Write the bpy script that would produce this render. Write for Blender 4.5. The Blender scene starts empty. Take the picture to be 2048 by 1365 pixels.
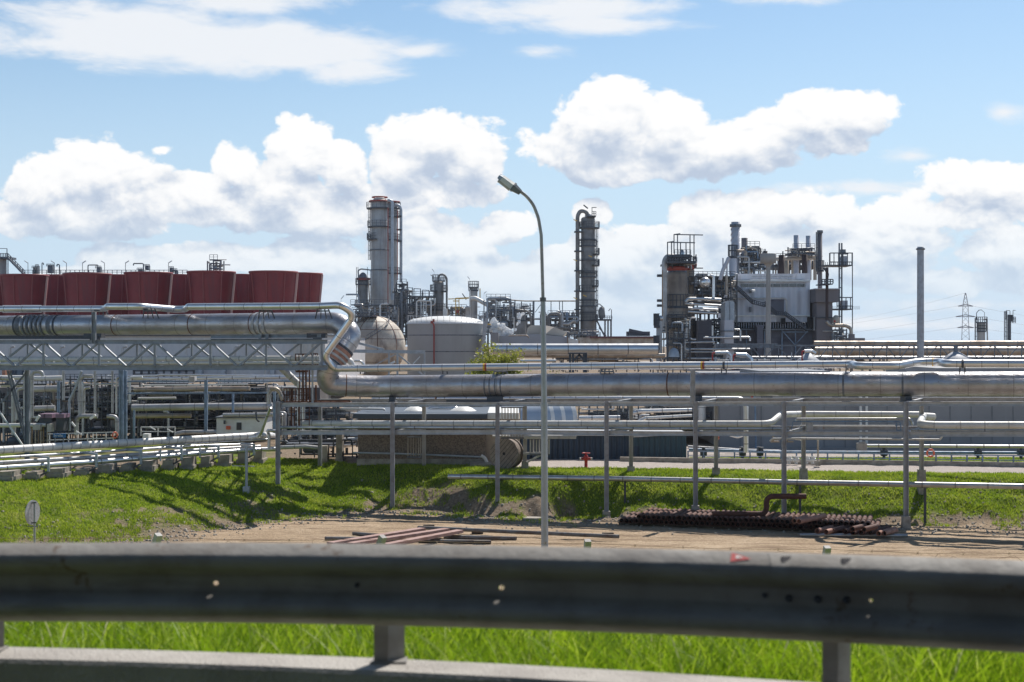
import bpy, math, random
import numpy as np
from mathutils import Vector, Matrix
random.seed(11)
RNG = np.random.default_rng(5)
F, ZC, CX, HY = 2844.4, 8.4, 1024.0, 682.0     # lens in photo pixels, eye height above the yard, principal point
scene = bpy.context.scene
COL = scene.collection
rad = math.radians

# ------------------------------------------------------------------ camera
cam = bpy.data.cameras.new("camera"); camo = bpy.data.objects.new("camera", cam); COL.objects.link(camo)
camo.location = (0, 0, ZC); camo.rotation_euler = (rad(90), 0, 0)
cam.lens = 50; cam.sensor_width = 36; cam.clip_start = 0.1; cam.clip_end = 20000
cam.dof.use_dof = True; cam.dof.focus_distance = 90; cam.dof.aperture_fstop = 3.6
scene.camera = camo
scene.view_settings.view_transform = 'Standard'; scene.view_settings.look = 'None'
scene.view_settings.exposure = 0.10; scene.view_settings.gamma = 1
scene.cycles.use_denoising = True
scene.cycles.max_bounces = 6; scene.cycles.glossy_bounces = 3; scene.cycles.diffuse_bounces = 3
scene.cycles.transparent_max_bounces = 4; scene.cycles.volume_bounces = 0

# ------------------------------------------------------------------ sun
SUN_AZ, SUN_EL = 28.0, 51.0
sd = Vector((math.sin(rad(SUN_AZ))*math.cos(rad(SUN_EL)), math.cos(rad(SUN_AZ))*math.cos(rad(SUN_EL)), math.sin(rad(SUN_EL))))
sun = bpy.data.lights.new("sun", 'SUN'); suno = bpy.data.objects.new("sun", sun); COL.objects.link(suno)
sun.energy = 5.0; sun.angle = rad(0.5); sun.color = (1.0, 0.95, 0.88)
suno.rotation_euler = sd.to_track_quat('Z', 'Y').to_euler()
suno.location = (20, 60, 80)

# ------------------------------------------------------------------ world: Nishita sky with procedural clouds
world = bpy.data.worlds.new("World"); scene.world = world; world.use_nodes = True
W = world.node_tree; W.nodes.clear()
class G:
    """small helper for writing node graphs"""
    def __init__(s, nt): s.nt = nt
    def n(s, t, **k):
        nd = s.nt.nodes.new(t)
        for a, b in k.items(): setattr(nd, a, b)
        return nd
    def link(s, a, b): s.nt.links.new(a, b)
    def put(s, sock, v):
        if isinstance(v, bpy.types.NodeSocket): s.link(v, sock)
        else: sock.default_value = v
    def m(s, op, a, b=None, c=None, clamp=False):
        nd = s.n('ShaderNodeMath', operation=op); nd.use_clamp = clamp
        s.put(nd.inputs[0], a)
        if b is not None: s.put(nd.inputs[1], b)
        if c is not None: s.put(nd.inputs[2], c)
        return nd.outputs[0]
    def v(s, op, a, b=None, c=None, out=0):
        nd = s.n('ShaderNodeVectorMath', operation=op)
        s.put(nd.inputs[0], a)
        if b is not None: s.put(nd.inputs[1], b)
        if c is not None: s.put(nd.inputs[2], c)
        return nd.outputs['Value'] if out else nd.outputs[0]
    def noise(s, vec, scale, detail=4, rough=0.5, lac=2.0, dist=0.0, kind='FBM'):
        nd = s.n('ShaderNodeTexNoise', noise_dimensions='3D'); nd.noise_type = kind
        s.put(nd.inputs['Vector'], vec)
        nd.inputs['Scale'].default_value = scale; nd.inputs['Detail'].default_value = detail
        nd.inputs['Roughness'].default_value = rough; nd.inputs['Lacunarity'].default_value = lac
        nd.inputs['Distortion'].default_value = dist
        return nd
    def ramp(s, fac, stops, interp='LINEAR'):
        nd = s.n('ShaderNodeValToRGB'); cr = nd.color_ramp; cr.interpolation = interp
        while len(cr.elements) > 1: cr.elements.remove(cr.elements[0])
        for i, (p, c) in enumerate(stops):
            e = cr.elements[0] if i == 0 else cr.elements.new(p)
            e.position = p; e.color = (*c, 1) if len(c) == 3 else c
        s.put(nd.inputs[0], fac)
        return nd.outputs[0]
    def mix(s, fac, a, b, mode='MIX'):
        nd = s.n('ShaderNodeMix', data_type='RGBA', blend_type=mode)
        s.put(nd.inputs[0], fac)
        for i, x in ((6, a), (7, b)):
            if isinstance(x, tuple) and len(x) == 3: x = (*x, 1)
            s.put(nd.inputs[i], x)
        return nd.outputs[2]
    def smooth(s, x, a, b):
        nd = s.n('ShaderNodeMapRange', interpolation_type='SMOOTHSTEP')
        s.put(nd.inputs[0], x); nd.inputs[1].default_value = a; nd.inputs[2].default_value = b
        return nd.outputs[0]

# cloud masses: centre and radii on the tangent plane ahead (thousandths of it), soft = wispy
CUMULUS = [(195,345,130,64),(85,375,85,70),(245,400,90,66),(150,425,180,46),(8,436,26,26),
 (475,335,50,42),(400,372,75,26),(455,410,100,40),(600,305,72,58),(560,375,95,60),(690,335,60,56),(620,425,200,38),
 (860,285,120,62),(935,315,78,58),(800,330,80,60),(850,385,150,34),(975,330,40,40),
 (1205,250,110,84),(1150,310,105,52),(1335,262,90,62),(1400,300,130,56),(1240,335,160,38),(1495,285,120,52),
 (1560,262,90,50),(1630,240,90,54),(1700,225,70,38),(1650,285,60,30),(1755,215,46,22),(325,300,26,12),
 (228,516,66,22),(150,552,100,18),(420,520,100,30),(600,520,150,40),(850,500,130,62),(830,440,60,45),
 (1000,560,180,50),(1035,445,60,26),(985,470,50,20),(1250,520,170,55),(1290,470,60,24),(1180,420,34,26),(1100,600,300,45),(600,575,330,28),
 (1575,415,95,45),(1440,430,105,45),(1660,430,70,48),(1500,490,190,60),(1800,440,110,45),(1780,480,150,50),
 (1980,365,95,42),(1950,430,120,36),(2010,500,110,60),(1700,520,220,50),(1900,560,170,30),(1420,570,180,60)]
WISP = [(250,55,300,68),(420,80,330,62),(600,108,240,52),(110,85,120,32),(440,5,230,40),(700,135,110,36),(825,105,75,16),
 (1120,15,260,34),(1200,48,170,20),(1090,105,46,12),(1530,0,90,10),(1720,378,150,14),(2010,224,48,16),(1825,310,45,18),(1700,650,300,14),(1950,610,120,12)]
g = G(W)
tc = g.n('ShaderNodeTexCoord').outputs['Generated']
sep = g.n('ShaderNodeSeparateXYZ'); g.link(tc, sep.inputs[0])
dx, dy, dz = sep.outputs
dyc = g.m('MAXIMUM', dy, 0.05)
uu = g.m('MULTIPLY_ADD', g.m('DIVIDE', dx, dyc), F/1000, CX/1000)
vv = g.m('MULTIPLY_ADD', g.m('DIVIDE', dz, dyc), -F/1000, HY/1000)
def shape_field(du, dv, lst):
    cv = g.n('ShaderNodeCombineXYZ')
    g.put(cv.inputs[0], g.m('ADD', uu, du)); g.put(cv.inputs[1], g.m('ADD', vv, dv))
    acc = None
    for (cx, cy, rx, ry) in lst:
        a, b = 1000/rx, 1000/ry
        d = g.v('LENGTH', g.v('MULTIPLY_ADD', cv.outputs[0], (a, b, 0), (-cx/rx, -cy/ry, 0)), out=1)
        # distance in units of the radius, turned into a signed distance scaled by the mean size
        k = (min(rx, ry)/55)**0.6
        d = g.m('MULTIPLY', g.m('SUBTRACT', 1.0, d), k)
        acc = d if acc is None else g.m('MAXIMUM', acc, d)
    return acc
# domain: direction, a little squashed, for the billows
dirv = g.v('MULTIPLY', tc, (1.0, 1.0, 1.35))
warp = g.noise(dirv, 9, 3, 0.5).outputs['Color']
dirw = g.v('MULTIPLY_ADD', g.v('SUBTRACT', warp, (0.5, 0.5, 0.5)), (0.035,)*3, dirv)
def billow(off):
    p = g.v('ADD', dirw, off)
    n1 = g.noise(p, 17, 8, 0.58).outputs[0]
    vo = g.n('ShaderNodeTexVoronoi', feature='F1', distance='EUCLIDEAN'); g.link(p, vo.inputs['Vector'])
    vo.inputs['Scale'].default_value = 42; vo.inputs['Detail'].default_value = 4.0; vo.inputs['Roughness'].default_value = 0.5
    vo.normalize = True
    a = g.m('MULTIPLY', g.m('SUBTRACT', n1, 0.47), 2.5)
    b = g.m('MULTIPLY', g.m('SUBTRACT', 0.34, vo.outputs['Distance']), 1.9)
    return g.m('ADD', a, b), vo.outputs['Distance']
S0 = shape_field(0, 0, CUMULUS)
S1 = shape_field(0.0, -0.055, CUMULUS)
B0, V0 = billow((0, 0, 0))
B1, V1 = billow((0.0026, 0, 0.0055))
front = g.smooth(dy, 0.25, 0.6)
rear = g.m('SUBTRACT', g.m('MULTIPLY', g.noise(dirv, 3.1, 2, 0.5).outputs[0], 4.0), 2.9)
rearm = g.m('MULTIPLY', rear, g.m('SUBTRACT', 1.0, front))
Sf = g.m('MULTIPLY_ADD', g.m('MAXIMUM', S0, -2.0), front, rearm)
dens = g.m('ADD', g.m('MULTIPLY_ADD', Sf, 1.45, 0.06), B0)
cov = g.smooth(dens, -0.08, 0.20)
# shade: thick cloud overhead and billow facing away from the light turn blue-grey
self_ = g.m('SUBTRACT', B1, B0)
above = g.m('SUBTRACT', g.m('MAXIMUM', S1, -2.0), 0.10)
shade = g.m('ADD', g.m('MULTIPLY', self_, 1.15), g.m('MULTIPLY', above, 0.42))
shade = g.m('ADD', shade, g.m('MULTIPLY', g.m('SUBTRACT', S1, S0), 0.85))
shade = g.m('ADD', shade, g.m('MULTIPLY', g.m('SUBTRACT', V0, 0.25), 1.2))
fine = g.noise(dirw, 62, 6, 0.6).outputs[0]
shade = g.m('ADD', shade, g.m('MULTIPLY', g.m('SUBTRACT', fine, 0.5), 1.1))
shade = g.m('MULTIPLY_ADD', shade, 0.64, 0.36)
SK = 0.11
ccol = g.ramp(shade, [(0.0, (0.95, 0.95, 0.95)), (0.25, (0.88, 0.89, 0.905)), (0.5, (0.73, 0.77, 0.83)), (0.8, (0.56, 0.63, 0.74)), (1.0, (0.48, 0.56, 0.69))])
wn = g.noise(g.v('MULTIPLY', tc, (1, 1, 3.2)), 14, 8, 0.62, dist=0.3).outputs[0]
Wf = shape_field(0, 0, WISP)
wd = g.m('MULTIPLY', g.m('ADD', g.m('MAXIMUM', Wf, -2), g.m('MULTIPLY', g.m('SUBTRACT', wn, 0.43), 2.2)), 1.0)
wcov = g.m('MULTIPLY', g.smooth(wd, -0.05, 0.75), g.m('MULTIPLY', front, 0.93))
sky = g.n('ShaderNodeTexSky', sky_type='NISHITA')
sky.sun_disc = False; sky.sun_elevation = rad(SUN_EL); sky.sun_rotation = rad(SUN_AZ)
sky.air_density = 1.0; sky.dust_density = 0.6; sky.ozone_density = 2.0; sky.altitude = 100
# milky air low in the sky
haze = g.m('MULTIPLY', g.smooth(dz, 0.26, 0.0), 0.90)
tint = g.mix(1.0, sky.outputs[0], (0.83, 0.94, 0.97), 'MULTIPLY')
k = 1/SK
skyc = g.mix(haze, tint, (0.57*k, 0.71*k, 0.88*k))


cl = g.n('ShaderNodeVectorMath', operation='SCALE'); g.link(ccol, cl.inputs[0]); cl.inputs['Scale'].default_value = k*1.0
c1 = g.mix(wcov, skyc, (0.84*k, 0.86*k, 0.89*k))
lowfade = g.m('MULTIPLY', cov, g.m('SUBTRACT', 1.0, g.m('MULTIPLY', g.smooth(dz, 0.10, 0.0), 0.80)))
c2 = g.mix(lowfade, c1, cl.outputs[0])
# the half of the sphere under the horizon: dull ground colour
# the sky darkens towards the zenith and is a little brighter opposite the sun
br = g.m('MULTIPLY', g.m('MULTIPLY_ADD', g.smooth(dy, 0.1, -0.5), 0.55, 1.0), g.m('MULTIPLY_ADD', g.smooth(dz, 0.26, 0.62), -0.5, 1.0))
bs_ = g.n('ShaderNodeVectorMath', operation='SCALE'); g.link(c2, bs_.inputs[0]); g.link(br, bs_.inputs['Scale'])
c3 = g.mix(g.smooth(dz, -0.002, -0.03), bs_.outputs[0], (0.30*k, 0.29*k, 0.26*k))
bg = g.n('ShaderNodeBackground'); g.link(c3, bg.inputs[0]); bg.inputs[1].default_value = SK
out = g.n('ShaderNodeOutputWorld'); g.link(bg.outputs[0], out.inputs[0])
world.cycles.sampling_method = 'MANUAL'; world.cycles.sample_map_resolution = 512

# ------------------------------------------------------------------ materials
MATS = {}
def mat(name, col, rough=0.6, metal=0.0, col2=None, ns=2.0, amt=1.0, streak=None, sscale=(6, 6, 0.5), bump=0.0, bs=30, spec=0.5,
        ribs=None, trans=0.0, spots=None):
    """painted / metal surface: two colours mixed by noise, optional vertical streaks, fine bump"""
    m = bpy.data.materials.new(name); m.use_nodes = True; t = m.node_tree; t.nodes.clear(); q = G(t)
    b = q.n('ShaderNodeBsdfPrincipled'); o = q.n('ShaderNodeOutputMaterial')
    geo = q.n('ShaderNodeTexCoord').outputs['Object']
    c = (*col, 1)
    b.inputs['Roughness'].default_value = rough
    if col2 is not None:
        nz = q.noise(geo, ns, 5, 0.6).outputs[0]
        c = q.mix(q.m('MULTIPLY', q.smooth(nz, 0.38, 0.66), amt), c, (*col2, 1))
        q.put(b.inputs['Roughness'], q.m('MULTIPLY_ADD', nz, 0.3, rough-0.15, clamp=True))
    if streak is not None:
        sv = q.v('MULTIPLY', geo, sscale)
        nz2 = q.noise(sv, 1.0, 5, 0.65).outputs[0]
        c = q.mix(q.smooth(nz2, 0.5, 0.72), c, (*streak, 1))
    if spots is not None:
        nz3 = q.noise(geo, 5.5, 6, 0.7).outputs[0]
        c = q.mix(q.smooth(nz3, 0.60, 0.70), c, (*spots, 1))
    q.put(b.inputs['Base Color'], c)
    b.inputs['Metallic'].default_value = metal
    b.inputs['Specular IOR Level'].default_value = spec
    hgt = None
    if ribs is not None:
        axis, sp, ramt = ribs
        sx = q.n('ShaderNodeSeparateXYZ'); q.link(geo, sx.inputs[0])
        hgt = q.m('MULTIPLY', q.m('SINE', q.m('MULTIPLY', sx.outputs[axis], 2*math.pi/sp)), ramt)
    if bump > 0:
        nb = q.m('MULTIPLY', q.noise(geo, bs, 3, 0.6).outputs[0], bump)
        hgt = nb if hgt is None else q.m('ADD', hgt, nb)
    if hgt is not None:
        bm = q.n('ShaderNodeBump'); bm.inputs['Distance'].default_value = 0.1; q.put(bm.inputs['Height'], hgt)
        q.link(bm.outputs[0], b.inputs['Normal'])
    if trans > 0:
        tr = q.n('ShaderNodeBsdfTranslucent'); q.put(tr.inputs[0], c)
        mx = q.n('ShaderNodeMixShader'); mx.inputs[0].default_value = trans
        q.link(b.outputs[0], mx.inputs[1]); q.link(tr.outputs[0], mx.inputs[2]); q.link(mx.outputs[0], o.inputs[0])
    else:
        q.link(b.outputs[0], o.inputs[0])
    MATS[name] = m
    return m
mat('alu', (0.60, 0.60, 0.61), 0.40, 0.85, (0.42, 0.41, 0.40), 1.4, 0.8, spots=(0.46, 0.43, 0.40), bump=0.03, bs=4)
mat('alu_bright', (0.74, 0.74, 0.75), 0.34, 0.8, (0.62, 0.62, 0.62), 1.2, 0.8, bump=0.03, bs=4)
mat('seam_light', (0.42, 0.41, 0.40), 0.6, 0.1)
mat('alu_old', (0.46, 0.46, 0.49), 0.38, 0.72, (0.31, 0.285, 0.28), 0.8, 0.8, streak=(0.47, 0.46, 0.47), sscale=(1.6, 1.6, 5.0), spots=(0.27, 0.22, 0.19), bump=0.2, bs=5)
mat('white_clad', (0.72, 0.71, 0.69), 0.5, 0.15, (0.62, 0.60, 0.57), 1.5, 0.8, spots=(0.52, 0.48, 0.42), bump=0.05, bs=5)
mat('pipe_grey', (0.50, 0.50, 0.51), 0.5, 0.35, (0.37, 0.36, 0.35), 1.5, 0.9, spots=(0.20, 0.15, 0.12), bump=0.1, bs=8)
mat('pipe_tan', (0.46, 0.40, 0.34), 0.45, 0.5, (0.32, 0.25, 0.20), 1.1, 0.9, bump=0.1, bs=8)
mat('seam', (0.27, 0.26, 0.26), 0.5, 0.5)
mat('steel', (0.40, 0.41, 0.44), 0.55, 0.15, (0.31, 0.30, 0.31), 3.0, 0.8, spots=(0.30, 0.23, 0.19), bump=0.1, bs=20)
mat('steel_light', (0.44, 0.45, 0.47), 0.5, 0.2, (0.35, 0.35, 0.35), 3.0, 0.8, bump=0.1, bs=20)
mat('steel_blue', (0.22, 0.31, 0.43), 0.5, 0.1, (0.13, 0.17, 0.23), 3.0, 0.8)
mat('steel_dark', (0.055, 0.065, 0.085), 0.55, 0.2, (0.09, 0.09, 0.10), 3.0, 0.8)
mat('steel_mid', (0.17, 0.19, 0.22), 0.55, 0.2, (0.10, 0.10, 0.11), 3.0, 0.8)
mat('galv', (0.40, 0.44, 0.49), 0.45, 0.3, (0.31, 0.35, 0.40), 2.0, 0.8, bump=0.05, bs=60)
mat('rust', (0.16, 0.065, 0.035), 0.8, 0.1, (0.09, 0.04, 0.025), 6.0, 0.9, bump=0.15, bs=30)
mat('rust_pipe', (0.085, 0.035, 0.026), 0.75, 0.15, (0.14, 0.055, 0.035), 5.0, 0.9, spots=(0.04, 0.02, 0.02), bump=0.12, bs=25)
mat('rust_light', (0.42, 0.22, 0.16), 0.7, 0.1, (0.28, 0.13, 0.09), 3.0, 0.9, bump=0.1, bs=25)
mat('truss_grey', (0.25, 0.275, 0.31), 0.5, 0.2, (0.20, 0.21, 0.23), 3.0, 0.8)
mat('dark', (0.02, 0.02, 0.022), 0.8, 0.0)
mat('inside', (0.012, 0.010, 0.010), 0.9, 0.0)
mat('tower_red', (0.28, 0.026, 0.032), 0.5, 0.0, (0.165, 0.016, 0.024), 0.35, 0.9, streak=(0.20, 0.034, 0.042), sscale=(1.2, 1.2, 0.12), bump=0.05, bs=4)
mat('tower_rim', (0.30, 0.06, 0.06), 0.45, 0.0)
mat('rib_sunlit', (0.70, 0.42, 0.36), 0.5)
mat('concrete', (0.40, 0.36, 0.31), 0.85, 0.0, (0.24, 0.21, 0.18), 2.5, 0.9, spots=(0.18, 0.15, 0.12), bump=0.2, bs=25)
mat('concrete_pale', (0.52, 0.50, 0.48), 0.8, 0.0, (0.42, 0.39, 0.37), 1.2, 0.8, streak=(0.36, 0.33, 0.31), sscale=(4, 4, 0.3), bump=0.1, bs=20)
mat('kerb_concrete', (0.46, 0.43, 0.39), 0.8, 0.0, (0.36, 0.33, 0.30), 3.0, 0.9, bump=0.15, bs=60)
mat('red_paint', (0.50, 0.03, 0.03), 0.4, 0.0, (0.36, 0.02, 0.02), 3, 0.8)
mat('red_dull', (0.33, 0.055, 0.04), 0.6)
mat('orange', (0.75, 0.13, 0.05), 0.45)
mat('yellow', (0.70, 0.42, 0.04), 0.5)
mat('sign_blue', (0.02, 0.16, 0.42), 0.4)
mat('white', (0.78, 0.78, 0.76), 0.5, 0.0, (0.66, 0.65, 0.62), 2, 0.7)
mat('offwhite_wall', (0.55, 0.53, 0.50), 0.7, 0.0, (0.45, 0.43, 0.40), 0.8, 0.8, ribs=(0, 0.5, 0.3))
mat('glass', (0.03, 0.04, 0.05), 0.12, 0.0, spec=0.8)
mat('lamp_glass', (0.45, 0.45, 0.42), 0.2, 0.0, spec=0.8)
mat('rope_brown', (0.30, 0.20, 0.13), 0.8)
mat('purple', (0.22, 0.14, 0.20), 0.6)

# ------------------------------------------------------------------ geometry helpers
def P(u, y, D): return Vector(((u-CX)/F*D, D, ZC-(y-HY)/F*D))
def px(n, D): return n/F*D
def DL(a, b): return lambda u: 1/(1/a[1]+(u-a[0])/(b[0]-a[0])*(1/b[1]-1/a[1]))
ZUP = Vector((0, 0, 1))

def fillet_path(pts, r, k=5):
    if r <= 0 or len(pts) < 3: return list(pts)
    out = [pts[0]]
    for i in range(1, len(pts)-1):
        a, b, c = pts[i-1], pts[i], pts[i+1]
        d1, d2 = (a-b), (c-b); l1, l2 = d1.length, d2.length
        if l1 < 1e-6 or l2 < 1e-6: continue
        d1 /= l1; d2 /= l2
        ang = d1.angle(d2)
        if ang > math.pi-0.04: out.append(b); continue
        t = min(r/math.tan(ang/2), l1*0.49, l2*0.49)
        p, q = b+d1*t, b+d2*t
        for j in range(k+1):
            s = j/k
            out.append(p*(1-s)**2+b*2*s*(1-s)+q*s*s)
    out.append(pts[-1])
    return out

class MB:
    """collects shapes and links them as ONE mesh object"""
    def __init__(s): s.v = []; s.f = []; s.sm = []; s.mi = []; s.slot = 0
    def add(s, vs, fs, smooth=False):
        o = len(s.v); s.v.extend(vs)
        for f in fs: s.f.append([i+o for i in f]); s.sm.append(smooth); s.mi.append(s.slot)
    def obox(s, c, hx, hy, hz):
        vs = [c+hx*a+hy*b+hz*d for a in (-1, 1) for b in (-1, 1) for d in (-1, 1)]
        s.add(vs, [(0, 1, 3, 2), (4, 6, 7, 5), (0, 4, 5, 1), (2, 3, 7, 6), (0, 2, 6, 4), (1, 5, 7, 3)])
        return s
    def box(s, a, b):
        a, b = Vector(a), Vector(b); c = (a+b)/2; d = (b-a)/2
        return s.obox(c, Vector((d.x, 0, 0)), Vector((0, d.y, 0)), Vector((0, 0, d.z)))
    def pbox(s, u0, u1, y0, y1, D, dep):
        """box whose near face spans these photo pixels at depth D"""
        a = P(u0, y1, D); b = P(u1, y0, D)
        return s.box(a, (b.x, D+dep, b.z))
    def beam(s, p, q, w, h=None, up=ZUP):
        h = h or w; d = (q-p); L = d.length
        if L < 1e-6: return s
        d /= L
        if abs(d.dot(up)) > 0.98: up = Vector((0, 1, 0))
        x = d.cross(up).normalized(); z = x.cross(d).normalized()
        return s.obox((p+q)/2, x*(w/2), d*(L/2), z*(h/2))
    def ibeam(s, p, q, w, h, up=ZUP, t=None):
        t = t or max(0.012, h*0.09); d = (q-p).normalized()
        if abs(d.dot(up)) > 0.98: up = Vector((0, 1, 0))
        x = d.cross(up).normalized(); z = x.cross(d).normalized()
        s.beam(p+z*(h/2-t/2), q+z*(h/2-t/2), w, t, up); s.beam(p-z*(h/2-t/2), q-z*(h/2-t/2), w, t, up)
        return s.beam(p, q, t, h-2*t, up)
    def tube(s, pts, r, n=10, fillet=0, cap=True, k=5, seam=None, seam_slot=1):
        pts = fillet_path([Vector(p) for p in pts], fillet, k)
        pp = [pts[0]]
        for p in pts[1:]:
            if (p-pp[-1]).length > 1e-5: pp.append(p)
        pts = pp
        if len(pts) < 2: return s
        rs = r if isinstance(r, (list, tuple)) else None
        m = len(pts); T = []
        for i in range(m):
            a = pts[max(i-1, 0)]; b = pts[min(i+1, m-1)]; T.append((b-a).normalized())
        ref = Vector((0, 0, 1)) if abs(T[0].z) < 0.9 else Vector((1, 0, 0))
        x = T[0].cross(ref).normalized(); vs = []; frames = []
        for i in range(m):
            x = (x-T[i]*x.dot(T[i])).normalized(); y = T[i].cross(x); frames.append((x.copy(), y))
            R = rs[i] if rs else r
            sc_ = 1.0
            if 0 < i < m-1:
                c = (pts[i]-pts[i-1]).normalized().dot((pts[i+1]-pts[i]).normalized())
                sc_ = 1/math.sqrt(max(0.3, (1+c)/2))
            for j in range(n):
                a = 2*math.pi*j/n
                vs.append(pts[i]+(x*math.cos(a)+y*math.sin(a))*R*sc_)
        fs = [(i*n+j, i*n+(j+1) % n, (i+1)*n+(j+1) % n, (i+1)*n+j) for i in range(m-1) for j in range(n)]
        s.add(vs, fs, True)
        if cap:
            s.add(vs[:n], [tuple(range(n))[::-1]]); s.add(vs[-n:], [tuple(range(n))])
        if seam:
            sp, wd, dr = seam; R = rs[0] if rs else r; old = s.slot; s.slot = seam_slot
            acc = sp*0.5
            for i in range(m-1):
                L = (pts[i+1]-pts[i]).length; d = (pts[i+1]-pts[i])/L
                while acc < L:
                    c = pts[i]+d*acc; s.band(c, d, R*(1+dr), wd, n); acc += sp*random.uniform(0.93, 1.07)
                acc -= L
            s.slot = old
        return s
    def band(s, c, d, R, w, n=12):
        d = d.normalized(); ref = ZUP if abs(d.z) < 0.9 else Vector((1, 0, 0))
        x = d.cross(ref).normalized(); y = d.cross(x)
        vs = [c+d*e+(x*math.cos(2*math.pi*j/n)+y*math.sin(2*math.pi*j/n))*R*q for e, q in ((-w/2, 0.97), (-w/2, 1), (w/2, 1), (w/2, 0.97)) for j in range(n)]
        s.add(vs, [(k*n+j, (k*n+(j+1) % n), ((k+1)*n+(j+1) % n), (k+1)*n+j) for k in range(3) for j in range(n)], False)
        return s
    def cyl(s, p, q, r1, r2=None, n=16, cap=True):
        p, q = Vector(p), Vector(q)
        return s.tube([p, q], [r1, r1 if r2 is None else r2], n, cap=cap)
    def lathe(s, c, prof, n=24, a0=0, a1=2*math.pi):
        full = abs(a1-a0-2*math.pi) < 1e-6; m = n if full else n+1
        vs = [Vector((c[0]+r*math.cos(a0+(a1-a0)*j/n), c[1]+r*math.sin(a0+(a1-a0)*j/n), c[2]+z)) for r, z in prof for j in range(m)]
        fs = [(i*m+j, i*m+(j+1) % m, (i+1)*m+(j+1) % m, (i+1)*m+j) for i in range(len(prof)-1) for j in range(n)]
        s.add(vs, fs, True); return s
    def disc(s, c, r, n=24, up=1):
        vs = [Vector((c[0]+r*math.cos(2*math.pi*j/n), c[1]+r*math.sin(2*math.pi*j/n), c[2])) for j in range(n)]
        s.add(vs, [tuple(range(n)) if up > 0 else tuple(range(n))[::-1]]); return s
    def sphere(s, c, r, n=24, zs=1.0, m=None):
        m = m or n//2
        return s.lathe(c, [(max(1e-3, r*math.sin(math.pi*i/m)), -r*zs*math.cos(math.pi*i/m)) for i in range(m+1)], n)
    def torus(s, c, R, r, axis, n=20, k=8):
        axis = axis.normalized(); ref = ZUP if abs(axis.z) < 0.9 else Vector((1, 0, 0))
        x = axis.cross(ref).normalized(); y = axis.cross(x)
        vs = []
        for i in range(n):
            a = 2*math.pi*i/n; d = x*math.cos(a)+y*math.sin(a)
            for j in range(k):
                b = 2*math.pi*j/k; vs.append(c+d*(R+r*math.cos(b))+axis*(r*math.sin(b)))
        s.add(vs, [(i*k+j, i*k+(j+1) % k, ((i+1) % n)*k+(j+1) % k, ((i+1) % n)*k+j) for i in range(n) for j in range(k)], True)
        return s
    def prism(s, poly, D, dep):
        """polygon given in photo pixels at depth D, run straight back by dep metres"""
        a = [P(u, y, D) for u, y in poly]; b = [p+Vector((0, dep, 0)) for p in a]; n = len(a)
        s.add(a+b, [tuple(range(n)), tuple(range(2*n-1, n-1, -1))]+[(i, i+n, (i+1) % n+n, (i+1) % n) for i in range(n)])
        return s
    def quad(s, a, b, c, d): s.add([a, b, c, d], [(0, 1, 2, 3)]); return s
    # ---- compound bits
    def rail(s, pts, h=1.1, sp=1.5, r=0.025, mid=True):
        pts = [Vector(p) for p in pts]
        for a, b in zip(pts[:-1], pts[1:]):
            L = (b-a).length; k = max(1, round(L/sp))
            for i in range(k+1):
                p = a.lerp(b, i/k); s.beam(p, p+ZUP*h, r*2)
            s.beam(a+ZUP*h, b+ZUP*h, r*2)
            if mid: s.beam(a+ZUP*h*0.5, b+ZUP*h*0.5, r*1.6)
        return s
    def ladder(s, p, q, side, w=0.5, r=0.03, sp=0.6, cage=0):
        side = side.normalized()*(w/2); L = (q-p).length
        s.beam(p-side, q-side, r*2); s.beam(p+side, q+side, r*2)
        for i in range(1, int(L/sp)):
            c = p.lerp(q, i*sp/L); s.beam(c-side, c+side, r*1.4)
        if cage:
            nrm = side.cross(q-p).normalized()*(-cage)
            for i in range(1, int(L/(sp*2))):
                c = p.lerp(q, i*sp*2/L)
                s.tube([c-side, c-side*1.3+nrm*0.5, c+nrm*0.9, c+side*1.3+nrm*0.5, c+side], r*0.8, 4)
            for e in (-1.3, 0, 1.3):
                s.beam(p+side*e+nrm*(0.5 if e else .9), q+side*e+nrm*(0.5 if e else .9), r)
        return s
    def ringdeck(s, c, r0, r1, z, a0=0, a1=2*math.pi, h=1.1, r=0.04, n=16, th=0.18):
        """gallery round a column: deck, toe, posts and rails"""
        for j in range(n):
            t0, t1 = a0+(a1-a0)*j/n, a0+(a1-a0)*(j+1)/n
            q = [Vector((c[0]+R*math.cos(t), c[1]+R*math.sin(t), z+e)) for e in (0, -th) for t in (t0, t1) for R in (r0, r1)]
            s.add(q, [(0, 1, 3, 2), (4, 6, 7, 5), (1, 5, 7, 3), (0, 2, 6, 4)])
            A = Vector((c[0]+r1*math.cos(t0), c[1]+r1*math.sin(t0), z)); B = Vector((c[0]+r1*math.cos(t1), c[1]+r1*math.sin(t1), z))
            s.beam(A, A+ZUP*h, r); s.beam(A+ZUP*h, B+ZUP*h, r); s.beam(A+ZUP*h*.5, B+ZUP*h*.5, r*.8)
        return s
    def build(s, name, m, parent=None, label=None, cat=None, group=None, kind=None):
        me = bpy.data.meshes.new(name)
        o = bpy.data.objects.new(name, me)
        if parent is not None:
            off = WLOC[parent.name]
            vs = [(v[0]-off[0], v[1]-off[1], v[2]-off[2]) for v in s.v]
            me.from_pydata(vs, [], s.f); o.parent = parent; WLOC[o.name] = off
        else:
            # a thing of one mesh gets its origin at the middle of its base
            A = np.array([tuple(v) for v in s.v]); lo, hi = A.min(0), A.max(0)
            org = ((lo[0]+hi[0])/2, (lo[1]+hi[1])/2, lo[2])
            me.from_pydata([tuple(r) for r in (A-np.array(org))], [], s.f); o.location = org; WLOC[o.name] = org
        ms = m if isinstance(m, (list, tuple)) else [m]
        for x in ms: me.materials.append(MATS[x] if isinstance(x, str) else x)
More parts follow.
